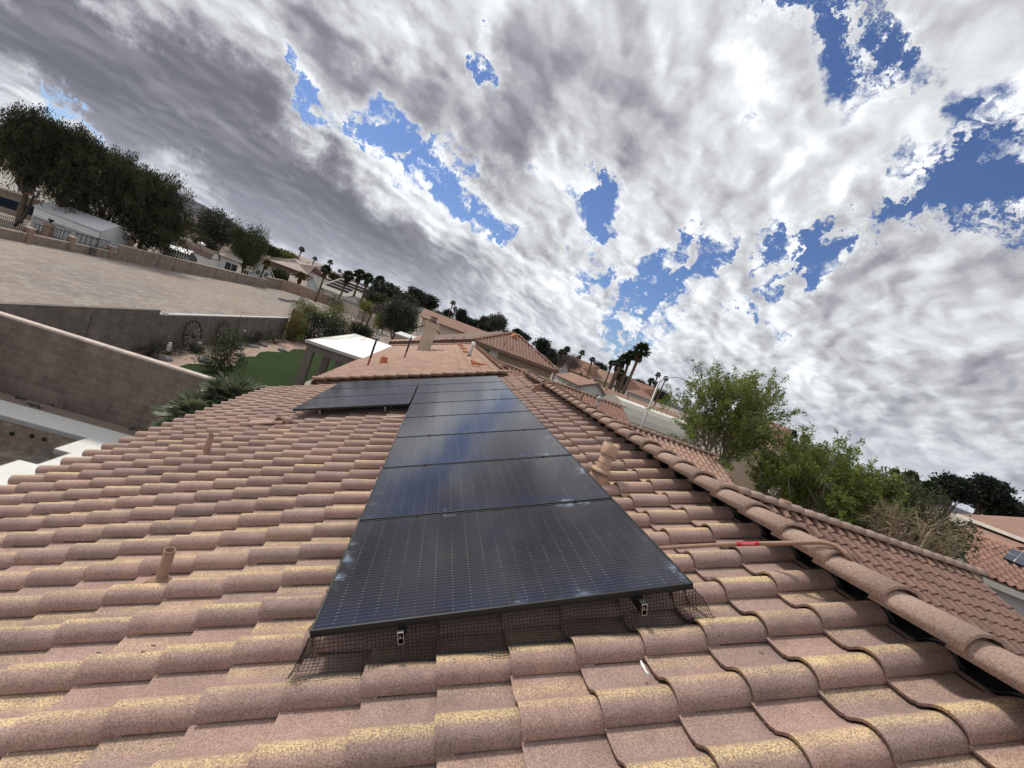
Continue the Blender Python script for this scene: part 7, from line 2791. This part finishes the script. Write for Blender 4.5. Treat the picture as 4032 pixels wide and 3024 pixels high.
p = on_wing(2283, 1585, 28.3, -1.38)
q_ = at_d(2298, 1548, math.hypot(p.x, p.y))
mb = MB()
mb.tube([p, Vector((p.x, p.y, q_.z))], .045, 8)
tag(mb.build('roof_mast', M_METAL_DK, loc=p), 'short dark mast on the red tiled wing roof left of the galvanised flue', 'mast')
p = on_wing(2342, 1615, 28.3, -1.38)
q_ = at_d(2366, 1566, math.hypot(p.x, p.y))
h_ = q_.z - p.z
mb = MB()
mb.tube([p, p + Vector((0, 0, h_ * .75))], .085, 12)
vv = mb.build('flue_vent', M_STEEL, nb)
mb = MB()
mb.tube([p + Vector((0, 0, h_ * .70)), p + Vector((0, 0, h_ * .75)), p + Vector((0, 0, h_)), p + Vector((0, 0, h_ * 1.05))], [.1, .17, .17, .06], 14)
mb.build('cap', M_STEEL, vv)
p = on_wing(3078, 2010, 7.28, -1.235)
q_ = at_d(3082, 1965, math.hypot(p.x, p.y))
h_ = q_.z - p.z
mb = MB()
mb.tube([p - Vector((0, 0, .1)), p + Vector((0, 0, h_ * .4)), p + Vector((0, 0, h_ * .42))], [.17, .11, .09], 14)
vv = mb.build('vent_pipe', M_ABS, near)
mb = MB()
mb.tube([p + Vector((0, 0, h_ * .40)), p + Vector((0, 0, h_ * .46))], [.16, .12], 14)
mb.build('collar', M_ABS2, vv)
mb = MB()
mb.pipe(p + Vector((0, 0, h_ * .45)), p + Vector((0, 0, h_)), .115, .10, 12)
mb.build('cap', M_ABS, vv)

# a few more countable bits: stray leaves on the roof
rg2 = random.Random(12)
for i, (u, v) in enumerate(((390, 2573), (567, 2570), (605, 2545), (3010, 2850), (2998, 2575))):
    p = px_on(u, v, .175)
    mb = MB()
    mb.obox(p + NV * .004, Vector((.010, .003 * rg2.uniform(-1, 1), 0)), Vector((0, .003, .0)), NV * .002)
    tag(mb.build('twig', M_TRUNK, loc=p), 'one of a few tiny dark twigs lying on the near tiles', 'twig', 'tiny twigs on the roof')
# thin desert air
hzb = MB().box(-9800, 9800, -600, 9900, -40, 900).build('haze', None or bpy.data.materials.new('haze_air'))
hzb['kind'] = 'stuff'
hm = hzb.data.materials[0]
hm.use_nodes = True
HT = NT(hm.node_tree)
HT.n.clear()
vol = HT.node('ShaderNodeVolumePrincipled', {'Color': (.52, .62, .85, 1), 'Density': 1.3e-5, 'Anisotropy': .2})
ho = HT.node('ShaderNodeOutputMaterial')
HT.l.new(vol.outputs[0], ho.inputs['Volume'])
